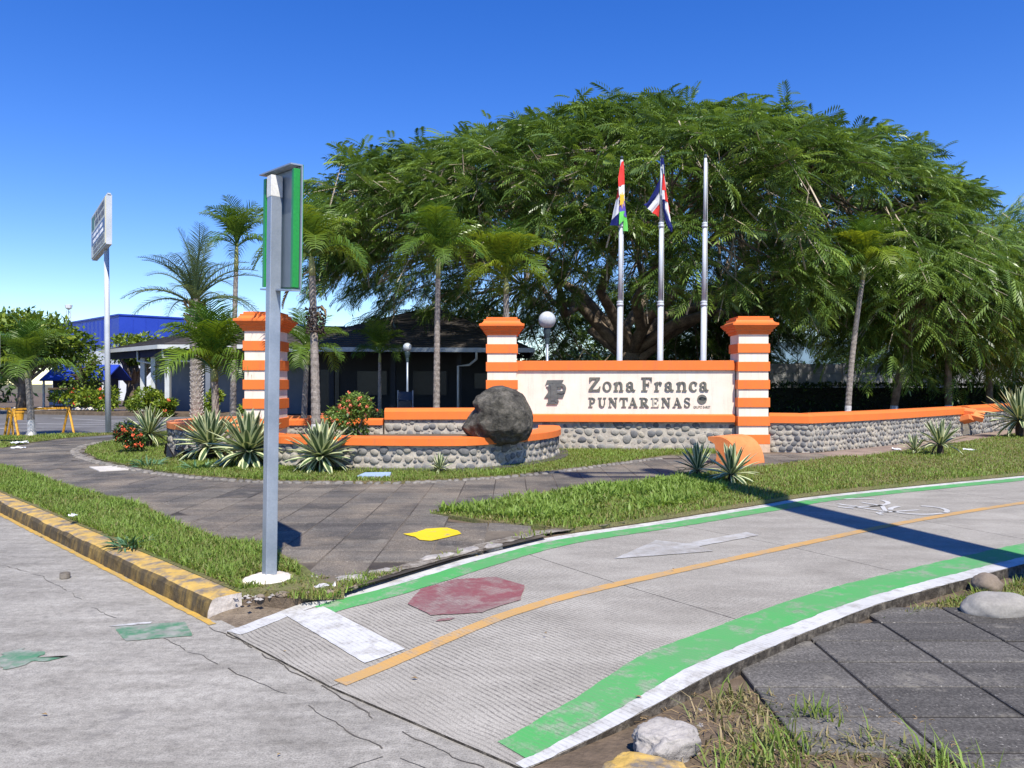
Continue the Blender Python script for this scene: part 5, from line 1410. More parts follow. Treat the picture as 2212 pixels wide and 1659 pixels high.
# ------------------------------------------------------------------ palms
def frond_mesh(name, mats, L, a0, a1, n, ll, lw, vee=0.35, fwd=0.75, tdroop=0.5, start=0.14, rach=0.018, seed=1):
    r_ = random.Random(seed)
    pts, tans = [], []
    N = 22; p = Vector((0, 0, 0))
    for i in range(N + 1):
        t = i / N; a = R(a0 + (a1 - a0) * t ** 1.25)
        d = Vector((math.sin(a), 0, math.cos(a))); pts.append(p.copy()); tans.append(d); p = p + d * (L / N)
    b = MB(); b.tube(pts[::2], [rach * (1 - 0.85 * i / (N / 2)) for i in range(N // 2 + 1)], 4, 0, cap=False)
    for i in range(n):
        t = start + (1 - start) * (i + .5) / n
        f = t * N; k = min(int(f), N - 1); q = pts[k].lerp(pts[k + 1], f - k); d = tans[k]
        up = Vector((-d.z, 0, d.x)) * -1 if d.z < 0 else Vector((-d.z, 0, d.x))
        up = d.cross(Vector((0, 1, 0))); 
        if up.z < 0: up = -up
        prof = math.sin(PI * min(1, 0.20 + 0.74 * (t - start) / (1 - start))) ** 0.8
        l = ll * prof * r_.uniform(0.88, 1.1); w = lw * (0.6 + 0.4 * prof)
        for s_ in (-1, 1):
            dr = (Vector((0, s_, 0)) + d * (fwd + r_.uniform(-.12, .12)) + up * (vee + r_.uniform(-.15, .15))).normalized()
            m1 = q + dr * (l * 0.5); tip = m1 + (dr + Vector((0, 0, -tdroop))).normalized() * (l * 0.5)
            sd = d * w
            b.add([q - sd * .5, q + sd * .5, m1 + sd * .55, m1 - sd * .55, tip], [(0, 1, 2, 3), (3, 2, 4)], 0)
    o = b.build(name, mats, fix=False); me = o.data; bpy.data.objects.remove(o); return me
FR = [frond_mesh('frond', [m_frond], 1.0, 2, 48, 23, 0.44, 0.023, vee=0.2, tdroop=0.35, seed=1), frond_mesh('frond', [m_frond], 1.0, 14, 98, 23, 0.46, 0.023, vee=0.25, tdroop=0.7, seed=2), frond_mesh('frond', [m_frond], 1.0, 48, 166, 23, 0.46, 0.023, tdroop=0.9, seed=3)]
FRY = []
for me in FR:
    m2 = me.copy(); m2.materials[0] = m_frond_yellow; FRY.append(m2)
FD = [frond_mesh('frond', [m_frond_grey], 1.0, 4, 40, 34, 0.25, 0.0095, vee=0.25, fwd=0.8, tdroop=0.15, seed=4), frond_mesh('frond', [m_frond_grey], 1.0, 28, 104, 34, 0.25, 0.0095, vee=0.25, fwd=0.8, tdroop=0.25, seed=5), frond_mesh('frond', [m_frond_grey], 1.0, 55, 140, 34, 0.25, 0.0095, vee=0.2, fwd=0.8, tdroop=0.4, seed=6)]
FDRY = frond_mesh('dry_frond', [m_frond_dry], 1.0, 120, 178, 26, 0.22, 0.02, tdroop=0.9, seed=7)

def palm(x, y, h, L, label, counts=(4, 6, 5), lean=(0, 0), r0=0.10, r1=0.065, kind='feather', white=0.0, shaft=0.45, seed=1, yellow=0.0, dead=0, zb=0.10, group='slender garden palms', droopy=0.0):
    r_ = random.Random(seed)
    t = thing('palm_tree', label, 'palm', (x, y, zb), 0, group)
    H = h - zb
    ax = lambda z: Vector((lean[0] * (z / H) ** 1.6, lean[1] * (z / H) ** 1.6, z))
    zt = H - (shaft if kind == 'feather' else 0)
    zs = [i * 0.07 for i in range(int(zt / 0.07) + 1)] + [zt]
    def rad(z): return r1 + (r0 - r1) * (1 - z / H) ** 1.2 + 0.55 * r0 * max(0, 1 - z / 0.30) ** 2
    lo = [z for z in zs if z <= white]; hi = [z for z in zs if z >= (lo[-1] if lo else 0)]
    if len(lo) > 1:
        b = MB(); b.tube([ax(z) for z in lo], [rad(z) * (1.05 if i % 2 else 1.0) for i, z in enumerate(lo)], 12, cap=False); b.build('whitewashed_base', m_lime_trunk, t)
    b = MB(); b.tube([ax(z) for z in hi], [rad(z) * (1.06 if i % 2 else 0.98) for i, z in enumerate(hi)], 12); b.build('trunk', m_palm_trunk, t)
    top = ax(H)
    if kind == 'feather':
        b = MB(); b.tube([ax(zt), ax(zt + shaft * .3), ax(zt + shaft * .8), ax(H + .05)], [r1 * 0.98, r1 * 1.15, r1 * .85, r1 * .45], 10); b.build('crownshaft', m_shaft, t, smooth=True)
    az = r_.uniform(0, 6.28)
    sets = FR if kind == 'feather' else FD
    for ci, c in enumerate(counts):
        for k in range(c):
            az += 2.399 + r_.uniform(-.25, .25)
            me = sets[ci]
            if kind == 'feather' and r_.random() < yellow * (0.4 + 0.6 * ci / 2): me = FRY[ci]
            o = link('frond', me, t)
            s_ = L * r_.uniform(0.85, 1.1) * (1.0 if ci else 0.92)
            o.location = top + Vector((0, 0, 0.03 * (2 - ci) - (0.10 * ci if kind != 'feather' else 0.02 * ci)))
            o.rotation_euler = (r_.uniform(-.1, .1), R(r_.uniform(-8, 10) + droopy), az); o.scale = (s_, s_, s_)
    for k in range(dead):
        o = link('dry_frond', FDRY, t); o.location = top + Vector((0, 0, -shaft * .7)); o.rotation_euler = (0, 0, r_.uniform(2.4, 4.5)); o.scale = (L * .75,) * 3
    return t
palm(-13.5, 21.6, 2.0, 1.55, 'short palm with whitewashed base among the yellow barriers', (5, 8, 5), (-0.18, 0.1), 0.10, 0.075, white=0.5, shaft=0.25, seed=11, yellow=0.12)
pp = palm(-7.95, 19.4, 3.75, 1.9, 'feathery grey green palm with bushy crown, tallest frond against the sky', (6, 13, 10), (-0.05, 0), 0.15, 0.14, kind='date', seed=12, group=None)
b = MB()
rr_ = random.Random(4)
for k in range(70):
    a = rr_.uniform(0, 6.28); z = rr_.uniform(3.0, 3.62); r = 0.15 + 0.05 * (z - 3)
    d = Vector((math.cos(a), math.sin(a), 0)); p0 = d * r + Vector((-.05, 0, z - .1)); p1 = p0 + d * 0.12 + Vector((0, 0, rr_.uniform(.02, .25)))
    b.tube([p0, p1], [0.03, 0.012], 4)
b.build('cut_frond_base', m_frond_dry, pp)['kind'] = 'stuff'
b = MB()
for k in range(170):
    z = 0.1 + k * 0.0105; a = k * 2.4; d = Vector((math.cos(a), math.sin(a), 0)); p0 = d * 0.12 + Vector((0, 0, z)); b.tube([p0, p0 + d * 0.05 + Vector((0, 0, 0.05))], [0.022, 0.008], 4)
b.build('leaf_scar', m_lime_trunk, pp)['kind'] = 'stuff'
palm(-8.35, 23.0, 5.75, 1.45, 'tall slender palm behind the feathery one, crown against blue sky', (6, 8, 5), (0.12, 0), 0.10, 0.06, seed=13, shaft=0.8, yellow=0.1)
palm(-6.42, 16.7, 1.95, 1.5, 'short bushy palm in front of the left pillar', (7, 10, 8), (-0.05, 0), 0.085, 0.07, seed=14, shaft=0.3, yellow=0.25)
p5 = palm(-3.92, 15.4, 4.18, 1.35, 'slender palm right of the sign post with dead fruit cluster on its trunk', (6, 8, 7), (-0.10, 0), 0.10, 0.062, white=0.72, shaft=0.42, seed=15, yellow=0.25, dead=2)
bm = bmesh.new()
rr_ = random.Random(9)
b = MB()
for k in range(240):
    a, e = rr_.uniform(0, 6.28), rr_.uniform(-1, 1); r = 0.20 * rr_.random() ** 0.4
    c = Vector((math.cos(a) * r, math.sin(a) * r - 0.06, 2.78 + e * 0.26 - 0.1 * r)); s_ = rr_.uniform(.016, .03)
    b.add([c + Vector(q) * s_ for q in ((1, 0, 0), (-1, 0, 0), (0, 1, 0), (0, -1, 0), (0, 0, 1), (0, 0, -1))], [(0, 2, 4), (2, 1, 4), (1, 3, 4), (3, 0, 4), (2, 0, 5), (1, 2, 5), (3, 1, 5), (0, 3, 5)])
b.build('dead_fruit_cluster', m_deadfruit, p5)['kind'] = 'stuff'
b = MB(); b.tube([(0.05, -.08, 3.0), (0.14, -.14, 3.04), (0.22, -.16, 2.94), (0.24, -.17, 2.82)], [0.01, 0.035, 0.03, 0.005], 5); b.tube([(0.0, -.12, 2.86), (0.1, -.22, 2.90), (0.18, -.24, 2.78)], [0.01, 0.035, 0.005], 5)
b.build('dry_spathe', m_frond_dry, p5)
palm(-1.87, 19.0, 4.75, 1.45, 'palm with long hanging frond standing left of the middle pillar', (6, 8, 8), (0.05, 0), 0.09, 0.06, seed=16, shaft=0.55, yellow=0.1)
palm(-0.15, 20.2, 4.40, 1.55, 'yellow green palm rising directly behind the middle pillar', (7, 9, 7), (0.0, 0), 0.10, 0.07, seed=17, shaft=0.45, yellow=0.75)
palm(10.2, 23.4, 5.25, 1.6, 'dark palm in the middle of the hanging branches right of the sign', (6, 8, 7), (0.55, 0), 0.10, 0.065, white=0.9, shaft=0.5, seed=18, yellow=0.3)
palm(22.9, 35.0, 7.2, 1.5, 'palm whose crown just shows between the trees at the right edge', (5, 6, 4), (0.2, 0), 0.12, 0.08, seed=19, shaft=0.6)
palm(-5.5, 20.3, 2.45, 1.35, 'shaded palm with hanging fronds behind the left pillar', (3, 6, 6), (0.1, 0), 0.08, 0.06, seed=20, shaft=0.35, droopy=12)
palm(-5.5, 32.0, 2.9, 1.5, 'dark palm in deep shade before the gate house', (4, 6, 5), (0.0, 0), 0.09, 0.06, seed=21, shaft=0.4)

# ------------------------------------------------------------------ agaves: every leaf an object, shared mesh
def agave_leaf(name, W, droop, seed):
    N = 7; b = MB(); rows = []
    for i in range(N + 1):
        t = i / N
        w = W * (0.55 + 1.1 * t - 0.2 * t * t) * (1 - t ** 3.2) if i < N else 0.0
        x = t - 0.08 * droop * t * t; z = -droop * t ** 2.4
        if i < N: rows.append([(x, -w, z + w * .32), (x, -w * .52, z + w * .08), (x, 0, z - w * .05), (x, w * .52, z + w * .08), (x, w, z + w * .32)])
    for i in range(N - 1):
        for j in range(4):
            a0 = len(b.v)
            b.add([rows[i][j], rows[i + 1][j], rows[i + 1][j + 1], rows[i][j + 1]], [(0, 3, 2, 1)], 1 if j in (0, 3) else 0)
    tip = (1.0 - 0.08 * droop, 0, -droop)
    for j in range(4): b.add([rows[-1][j], tip, rows[-1][j + 1]], [(0, 2, 1)], 1 if j in (0, 3) else 0)
    o = b.build(name, [m_agave_green, m_agave_cream], fix=False); me = o.data; bpy.data.objects.remove(o); return me
AL = [agave_leaf('leaf', 0.062, 0.0, 1), agave_leaf('leaf', 0.066, 0.07, 2), agave_leaf('leaf', 0.064, 0.22, 3), agave_leaf('leaf', 0.060, 0.5, 4)]
def agave(x, y, L, n, label, seed, hub=0.2, emin=-28, zb=0.14, trunk=True, wid=1.0):
    r_ = random.Random(seed)
    t = thing('agave', label, 'agave', (x, y, zb), 0, 'variegated agaves')
    b = MB(); b.lathe([(0.10 * L, -0.03), (0.12 * L, hub * .5), (0.09 * L, hub), (0.03 * L, hub + 0.12 * L)], n=8); b.build('stem', m_deadfruit, t)
    az = r_.uniform(0, 6)
    for k in range(n):
        f = k / (n - 1); az += 2.39996 + r_.uniform(-.15, .15)
        el = 84 - (84 - emin) * f ** 0.95 + r_.uniform(-6, 6)
        me = AL[0] if f < .45 else AL[1] if f < .72 else AL[2] if f < .93 else AL[3]
        o = link('leaf', me, t); s_ = L * (0.80 + 0.24 * math.sin(PI * min(1, .25 + .6 * f))) * r_.uniform(.9, 1.08)
        o.location = (math.cos(az) * 0.04 * L, math.sin(az) * 0.04 * L, hub + 0.05 * L * (1 - f))
        o.rotation_mode = 'ZYX'; o.rotation_mode = 'XYZ'
        o.rotation_euler = (r_.uniform(-.25, .25), -R(el), az); o.scale = (s_, s_ * wid, s_)
    return t
agave(-4.66, 13.6, 0.72, 92, 'largest variegated agave, just left of the sign post', 31, hub=0.27, emin=-38, wid=1.55)
agave(-3.18, 12.82, 0.60, 84, 'variegated agave between the sign post and the planter wall', 32, hub=0.25, emin=-38, wid=1.55)
agave(-5.85, 14.9, 0.70, 76, 'variegated agave half hidden behind the largest agave', 33, hub=0.27, emin=-34, wid=1.5)
agave(-8.35, 17.7, 0.66, 52, 'leftmost agave, behind the red flowered bush', 34, hub=0.30)
agave(-1.19, 12.62, 0.27, 24, 'tiny agave on the grass in front of the planter wall', 35, hub=0.06, emin=5, wid=1.25)
agave(2.92, 12.1, 0.43, 34, 'small agave nearest the curved orange bench, left one of the pair', 36, hub=0.10, emin=-14, wid=1.3)
agave(3.27, 11.45, 0.48, 38, 'small agave at the edge of the pole shadow, right one of the pair', 37, hub=0.11, emin=-16, wid=1.3)
agave(8.8, 15.8, 0.56, 36, 'agave standing alone on the right lawn', 38, hub=0.20, emin=-4, wid=1.2)
agave(8.35, 15.95, 0.36, 24, 'little agave sprouting beside the lone lawn agave', 39, hub=0.08, emin=4, wid=1.2)
agave(14.0, 21.2, 0.95, 76, 'big spiky agave at the right edge of the view', 40, hub=0.45)

# ------------------------------------------------------------------ leafy shrubs, hedge, trees
def leaf_blob(n, c, rad, size, seed, flat=0.0, shell=0.55, tint=(0.35, 0.25), lumps=5, box=False, lumpr=0.5):
    """n leaf quads spread through lumpy volumes -> verts, faces, tint"""
    r_ = np.random.default_rng(seed)
    c = np.array(c, float); rad = np.array(rad, float)
    if box:
        u = r_.uniform(-1, 1, (n, 3))
        ax = r_.integers(0, 3, n); sg = r_.choice([-1, 1], n); m_ = r_.random(n) < 0.8
        u[np.arange(n)[m_], ax[m_]] = (sg * r_.uniform(0.86, 1.06, n))[m_]
        p = c + u * rad
    else:
        lc = r_.normal(0, 1, (lumps, 3)); lc /= np.linalg.norm(lc, axis=1, keepdims=True); lc *= r_.uniform(0.45, 0.75, (lumps, 1))
        k = r_.integers(0, lumps, n)
        d = r_.normal(0, 1, (n, 3)); d /= np.linalg.norm(d, axis=1, keepdims=True)
        p = c + (lc[k] + d * (lumpr * r_.uniform(shell, 1.05, (n, 1)))) * rad
    out = (p - c) / rad; out /= np.maximum(np.linalg.norm(out, axis=1, keepdims=True), 1e-5)
    d = out * 0.8 + r_.normal(0, 0.7, (n, 3)); d[:, 2] -= 0.15
    up = np.tile([0, 0, 1.0], (n, 1)) + r_.normal(0, 0.35, (n, 3))
    F = frames(d, up, r_.normal(0, 0.5, n))
    bv = np.array([(0, 0, 0), (0.45, 0.26, 0.03), (1, 0, -0.12), (0.45, -0.26, 0.03)])
    bf = np.array([(0, 1, 2, 3)])
    S = size * r_.uniform(0.65, 1.25, n)
    v, f = replicate(bv, bf, F, p, S)
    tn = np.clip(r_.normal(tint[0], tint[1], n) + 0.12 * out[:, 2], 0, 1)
    return v, f, np.repeat(tn, 4)
def shrub(name, label, x, y, rx, h, n, seed, mat, cat='shrub', group=None, size=0.09, flowers=0, fmat=None, fsize=0.05, tint=(0.45, 0.25), zb=0.1, lumps=7, ry=None):
    t = thing(name, label, cat, (x, y, zb), 0, group)
    v, f, a = leaf_blob(n, (0, 0, h * .52), (rx, ry or rx * .9, h * .52), size, seed, tint=tint, lumps=lumps)
    v[:, 2] = np.maximum(v[:, 2], 0.0)
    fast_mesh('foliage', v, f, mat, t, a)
    b = MB(); rr = random.Random(seed)
    for k in range(6):
        a_ = rr.uniform(0, 6.28); b.tube([(0.03 * math.cos(a_), 0.03 * math.sin(a_), 0), (rx * .5 * math.cos(a_), rx * .5 * math.sin(a_), h * .6)], [0.018, 0.007], 4)
    b.build('stem', m_bark, t)
    if flowers:
        b = MB(); rr = random.Random(seed + 1)
        for k in range(flowers):
            vi = v[rr.randrange(len(v))]; q = Vector(vi); c = Vector((0, 0, h * .5)); q = c + (q - c) * 1.04
            if q.y > 0.3 * rx: q.y = -abs(q.y)
            for j in range(9):
                o_ = Vector((rr.gauss(0, 1), rr.gauss(0, 1), rr.gauss(0, .7))).normalized() * fsize * rr.uniform(.5, 1.1); s_ = fsize * .42
                pc = q + o_; nrm = o_.normalized(); e1 = nrm.orthogonal().normalized() * s_; e2 = nrm.cross(e1)
                b.add([pc + e1, pc + e2, pc - e1, pc - e2, pc + nrm * s_ * .5], [(0, 1, 4), (1, 2, 4), (2, 3, 4), (3, 0, 4)])
        b.build('flowers', fmat, t, fix=False)['kind'] = 'stuff'
    return t
shrub('ixora_bush', 'round bush dotted with red flowers at the left end of the garden lawn', -8.05, 16.3, 0.36, 0.78, 1500, 51, m_dark_leaf, 'bush', None, 0.07, 26, m_flower, 0.05, (0.55, 0.2), zb=0.14)
shrub('flowering_shrub', 'feathery shrub with salmon flowers behind the planter wall', -3.3, 15.95, 0.54, 0.92, 2600, 52, m_tree_leaf, 'shrub', None, 0.085, 42, m_pink_flower, 0.045, (0.62, 0.22), zb=0.45)
shrub('flowering_shrub', 'dark low shrub with few flowers in shade by the garden wall end', -3.0, 17.9, 0.5, 0.6, 900, 58, m_dark_leaf, 'shrub', None, 0.08, 12, m_flower, 0.04, (0.45, 0.2), zb=0.55)
hs = [(-22.6, 39.3, 1.05, 1.25, 'bright green clipped shrub, leftmost in the parking bed'), (-20.6, 38.3, 1.1, 1.3, 'bright green shrub behind the tall pylon sign pole'), (-18.9, 39.2, 0.7, 1.2, 'yellow green shrub left of the gate house column'), (-17.4, 36.6, 0.95, 1.25, 'round bright shrub before the gate house columns'), (-13.9, 35.2, 0.75, 1.25, 'bright shrub behind the short bushy palm'), (-15.6, 34.6, 0.55, 0.75, 'low reddish shrub between the round bright shrubs'), (-11.9, 35.0, 0.7, 1.0, 'bright shrub beside the left pillar')]
for k, (x, y, r, h, lb) in enumerate(hs):
    shrub('clipped_shrub', lb, x, y, r, h, 1500, 60 + k, m_shrub_leaf, 'shrub', 'clipped shrubs along the parking lot', 0.17, 7 if k in (0, 1, 5) else 0, m_flower, 0.09, (0.6, 0.25))
b = MB(); b.prism([(-24.2, 38.0), (-16.2, 35.2), (-11.3, 33.9), (-11.2, 35.6), (-16, 37.6), (-23.9, 40.3)], 0.1, 0.26)
b.build('planting_bed', m_soil)['kind'] = 'structure'

HD = thing('hedge', 'long dark clipped hedge in tree shade before the concrete wall', 'hedge', (16.5, 31.5, 0.1), R(12))
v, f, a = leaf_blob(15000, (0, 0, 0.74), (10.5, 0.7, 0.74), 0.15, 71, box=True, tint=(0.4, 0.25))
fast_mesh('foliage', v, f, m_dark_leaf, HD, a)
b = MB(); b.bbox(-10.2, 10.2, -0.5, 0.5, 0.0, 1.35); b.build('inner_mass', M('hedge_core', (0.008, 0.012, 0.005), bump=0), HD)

# bipinnate leaf for the feathery trees: pairs of drooping pinnae on a curved stalk
def feather_leaf():
    V, F = [], []
    def z(x): return -0.30 * x * x
    for i, x in enumerate((0.16, 0.28, 0.40, 0.52, 0.64, 0.76, 0.88)):
        l = 0.43 * math.sin(PI * (0.22 + 0.66 * (x - 0.1)))
        for s_ in (-1, 1):
            a = R(58 - 18 * x); dx, dy = math.cos(a) * l, math.sin(a) * l * s_; w = 0.042
            b = len(V)
            V += [(x - w * .3, 0, z(x)), (x + dx * .5 + w, dy * .5, z(x) + .02), (x + dx, dy, z(x) - 0.10), (x + dx * .5 - w, dy * .5 , z(x) + .0)]
            F.append((b, b + 1, b + 2, b + 3))
    b = len(V); V += [(0.9, -0.012, z(.9)), (1.02, -.04, z(1.0)), (1.2, 0, z(1.2)), (1.02, .04, z(1.0))]; F.append((b, b + 1, b + 2, b + 3))
    b = len(V); V += [(0, -0.008, 0), (0.5, -0.008, z(.5)), (0.5, 0.008, z(.5)), (0, 0.008, 0)]; F.append((b, b + 1, b + 2, b + 3))
    b = len(V); V += [(0.5, -0.008, z(.5)), (0.95, -0.006, z(.95)), (0.95, 0.006, z(.95)), (0.5, 0.008, z(.5))]; F.append((b, b + 1, b + 2, b + 3))
    return np.array(V), np.array(F)
FLV, FLF = feather_leaf()
def feather_crown(name, parent, C, D, per, size, seed, spread=0.9, tint=(0.54, 0.26), droop=0.25, mat=None):
    """C cluster centres (k,3) with branch directions D (k,3): leaves along a short drooping spray"""
    r_ = np.random.default_rng(seed); k = len(C)
    idx = np.repeat(np.arange(k), per)
    n = len(idx); s_ = r_.uniform(-0.1, 1.0, n)
    Dn = D / np.linalg.norm(D, axis=1, keepdims=True)
    base = C[idx] + Dn[idx] * (s_ * spread)[:, None]
    base[:, 2] -= droop * s_ ** 2 * spread
    side = np.cross(Dn[idx], np.array([0, 0, 1.0])); side /= np.maximum(np.linalg.norm(side, axis=1, keepdims=True), 1e-5)
    sg = r_.choice([-1, 1], n)[:, None]
    d = Dn[idx] * r_.uniform(0.2, 1.0, (n, 1)) + side * sg * r_.uniform(0.3, 1.3, (n, 1)) + r_.normal(0, 0.22, (n, 3))
    d[:, 2] -= r_.uniform(-0.05, 0.36, n)
    up = np.tile([0, 0, 1.0], (n, 1)) + r_.normal(0, 0.28, (n, 3))
    F = frames(d, up, r_.normal(0, 0.35, n))
    S = size * r_.uniform(0.6, 1.25, n)
    v, f = replicate(FLV, FLF, F, base + r_.normal(0, 0.12, (n, 3)), S)
    ct = r_.normal(0, 0.12, k)
    tn = np.clip(r_.normal(tint[0], tint[1] * .6, n) + ct[idx] + 0.28 * (r_.random(n) < 0.08), 0, 1)
    return fast_mesh(name, v, f, mat or m_tree_leaf, parent, np.repeat(tn, len(FLV)))

TR = thing('spreading_tree', 'huge spreading rain tree with feathery foliage behind the sign wall', 'tree', (5.6, 37, 0.1))
TC = np.array([7.2, 36.5]) - np.array([5.6, 37.0])
r_ = np.random.default_rng(77)
def big_crown_points(n):
    P, D = [], []
    while len(P) < n:
        ph = r_.uniform(0, 2 * PI)
        fx, fy = math.cos(ph), math.sin(ph)
        if fy > 0.35 and r_.random() < 0.35: continue
        Rx = (16.6 if fx < 0 else 12.0); Ry = 13.5
        lump = 1 + 0.05 * math.sin(3 * ph + 1) + 0.05 * math.sin(7 * ph) + 0.03 * math.sin(13 * ph + 2)
        u = r_.random()
        zt = 11.6; zs = 4.2
        front_right = max(0.0, fx * 0.8 - fy * 0.5)
        if fx > 0.1 and fy < 0.2: zs = 4.0
        if fy > 0.2: zs = 3.0
        if fx < -0.2 and fy < 0.3: zs = 6.3
        if u < 0.52:                                        # top of the dome
            r = math.sqrt(r_.random())
            z = 7.4 + (zt - 7.4) * (1 - r ** 2.6) ** 0.5
            if fx > 0: z -= 0.5 * r * fx
            rr_ = r
        elif u < 0.86:                                      # hanging skirt
            rr_ = r_.uniform(0.86, 1.0); z = zs + (8.6 - zs) * r_.random() ** 0.85
            z = max(z, zs)
            rr_ *= 1.0 - 0.10 * max(0, (7.0 - z) / 4)
        else:                                               # inside, thin
            rr_ = r_.uniform(0.3, 0.85); z = 5.0 + (zt - 6.5) * r_.random() * (1 - rr_ ** 2.5)
        lz = 0.55 * noise.noise((fx * rr_ * 4, fy * rr_ * 4, z * .35))
        p = np.array([TC[0] + Rx * lump * rr_ * fx, TC[1] + Ry * lump * rr_ * fy, z + lz * 1.4])
        # ragged gaps in the lower skirt
        if z < 8.5 and noise.noise((p[0] * .33, p[1] * .33, p[2] * .5)) < -0.12: continue
        P.append(p)
        D.append([fx * 1.0 + r_.normal(0, .35), fy * 1.0 + r_.normal(0, .35), (0.18 if u < .52 else -0.38) + r_.normal(0, .25)])
    for k in range(330):                                    # low foliage at the back, under the dome
        P.append(np.array([TC[0] + r_.uniform(-12, 13), TC[1] + r_.uniform(3.5, 11.5), r_.uniform(2.2, 7.0)])); D.append([r_.normal(0, 1), r_.normal(0, 1), -0.3])
    return np.array(P), np.array(D)
CP, CD = big_crown_points(2350)
feather_crown('crown', TR, CP, CD, 17, 0.66, 78, spread=1.2)
# trunk, limbs, branches
tb = MB()
tb.tube([(0, 0, -0.1), (0.05, 0, 0.8), (0.0, 0.05, 1.8), (0.1, 0, 3.0)], [0.8, 0.56, 0.50, 0.54], 14)
tb.build('trunk', m_bark, TR, smooth=True)
lb = MB(); ends = []
rr_ = random.Random(12)
for k in range(11):
    a = k * 2 * PI / 11 + rr_.uniform(-.2, .2); reach = rr_.uniform(7.5, 10.5)
    d = Vector((math.cos(a), math.sin(a) * .85, 0)); p0 = Vector((0.1, 0, 2.4 + .06 * k)); pts = [p0]
    for i in range(1, 7):
        t = i / 6
        w = Vector((rr_.gauss(0, .35), rr_.gauss(0, .35), rr_.gauss(0, .3)))
        pts.append(p0 + d * reach * t + Vector((TC[0] * t, TC[1] * t, (6.5 if k % 2 else 4.6) * t ** 0.75)) + w * (t > .1))
    lb.tube(pts, [0.32, 0.28, 0.23, 0.19, 0.15, 0.11, 0.07], 8); ends += [(pts[j], 0.26 - .035 * j) for j in range(2, 7)]
lb.build('limb', m_bark, TR, smooth=True)['kind'] = 'stuff'
sb = MB()
E_pts = np.array([tuple(e[0]) for e in ends])
sel = r_.permutation(len(CP))[:620]
for i in sel:
    q = Vector(CP[i]); j = int(np.argmin(np.linalg.norm(E_pts - CP[i], axis=1))); p, rad0 = ends[j]
    if (q - p).length > 9: continue
    m1 = p.lerp(q, .45) + Vector((rr_.gauss(0, .3), rr_.gauss(0, .3), rr_.gauss(.25, .3)))
    sb.tube([p, m1, q], [min(rad0 * .5, .075), 0.05, 0.018], 4, cap=False)
sb.build('branch', m_bark, TR)['kind'] = 'stuff'
tw = MB()
for i in r_.permutation(len(CP))[:1700]:
    q = Vector(CP[i])
    if q.z > 9.3: continue
    d = Vector(CD[i]).normalized(); d.z = min(d.z, 0.05) if q.z > 8.5 else d.z; a0 = q - d * rr_.uniform(.3, 1.0) + Vector((0, 0, rr_.uniform(0.1, .5))); e = q + d * rr_.uniform(1.0, 1.9) + Vector((0, 0, -rr_.uniform(0.0, .6)))
    tw.tube([a0, q, e], [0.030, 0.024, 0.010], 3, cap=False)
for i in [k for k in r_.permutation(len(CP)) if CP[k][2] < 8.0][:420]:
    q = Vector(CP[i]) + Vector((rr_.gauss(0, .3), -rr_.uniform(0, .5), rr_.gauss(0, .3))); d = Vector((rr_.gauss(0, .45), rr_.gauss(0, .3), 1)).normalized() * rr_.uniform(.5, 1.3)
    tw.tube([q - d, q + Vector((rr_.gauss(0, .1), 0, 0)), q + d], [0.034, 0.026, 0.012], 3, cap=False)
tw.build('twigs', m_twig, TR, fix=False)['kind'] = 'stuff'

def feather_tree(x, y, h, rx, label, seed, n=170, zmin=2.9, lean=0.0, white=0.75):
    t = thing('feathery_tree', label, 'tree', (x, y, 0.1), 0, 'feathery trees behind the long low wall')
    r_ = np.random.default_rng(seed)
    d = r_.normal(0, 1, (n, 3)); d /= np.linalg.norm(d, axis=1, keepdims=True)
    rad = r_.uniform(0.55, 1.0, (n, 1)) ** 0.6
    zc = (h + zmin) / 2
    P = np.array([lean, 0, zc]) + d * rad * np.array([rx, rx * .85, (h - zmin) / 2])
    D = d.copy(); D[:, 2] = D[:, 2] * .3 - 0.55
    feather_crown('crown', t, P, D, 16, 0.60, seed + 1, spread=1.35, tint=(0.57, 0.24))
    b = MB(); b.tube([(0, 0, -0.05), (0.02, 0, white)], [0.16, 0.13], 10); b.build('whitewashed_base', m_lime_trunk, t, smooth=True)
    b = MB(); b.tube([(0.02, 0, white), (lean * .3, 0, 1.8), (lean * .7, 0, 3.0), (lean, 0, h * .75)], [0.13, 0.12, 0.10, 0.03], 8)
    b.build('trunk', m_bark, t, smooth=True)
    b = MB()
    for i in range(0, n, 3): b.tube([(lean * .6, 0, 2.6 + 0.3 * (i % 5)), tuple(P[i] * .5 + np.array([lean * .3, 0, 2.0])), tuple(P[i])], [0.05, 0.03, 0.01], 4, cap=False)
    b.build('branch', m_bark, t, fix=False)['kind'] = 'stuff'
    b = MB()
    for i in range(1, n, 2): b.tube([tuple(P[i] - D[i] * .3), tuple(P[i]), tuple(P[i] + D[i] * 1.5)], [0.018, 0.015, 0.006], 3, cap=False)
    b.build('twigs', m_twig, t, fix=False)['kind'] = 'stuff'
    return t
feather_tree(13.2, 26.6, 6.6, 3.0, 'leaning feathery tree with whitewashed base, nearest the dark palm', 91, lean=0.7)
feather_tree(15.6, 27.5, 7.2, 3.0, 'feathery tree with whitewashed base, middle of the row', 92, zmin=2.9)
feather_tree(18.3, 29.5, 8.4, 3.3, 'feathery tree with whitewashed base, right end of the row', 93, zmin=2.6)
feather_tree(21.3, 31.0, 9.2, 3.8, 'feathery tree filling the right edge of the view', 94, zmin=2.2)
feather_tree(12.2, 45.0, 8.0, 3.6, 'feathery tree beyond the concrete wall near the right pillar', 95, zmin=2.8, n=150)

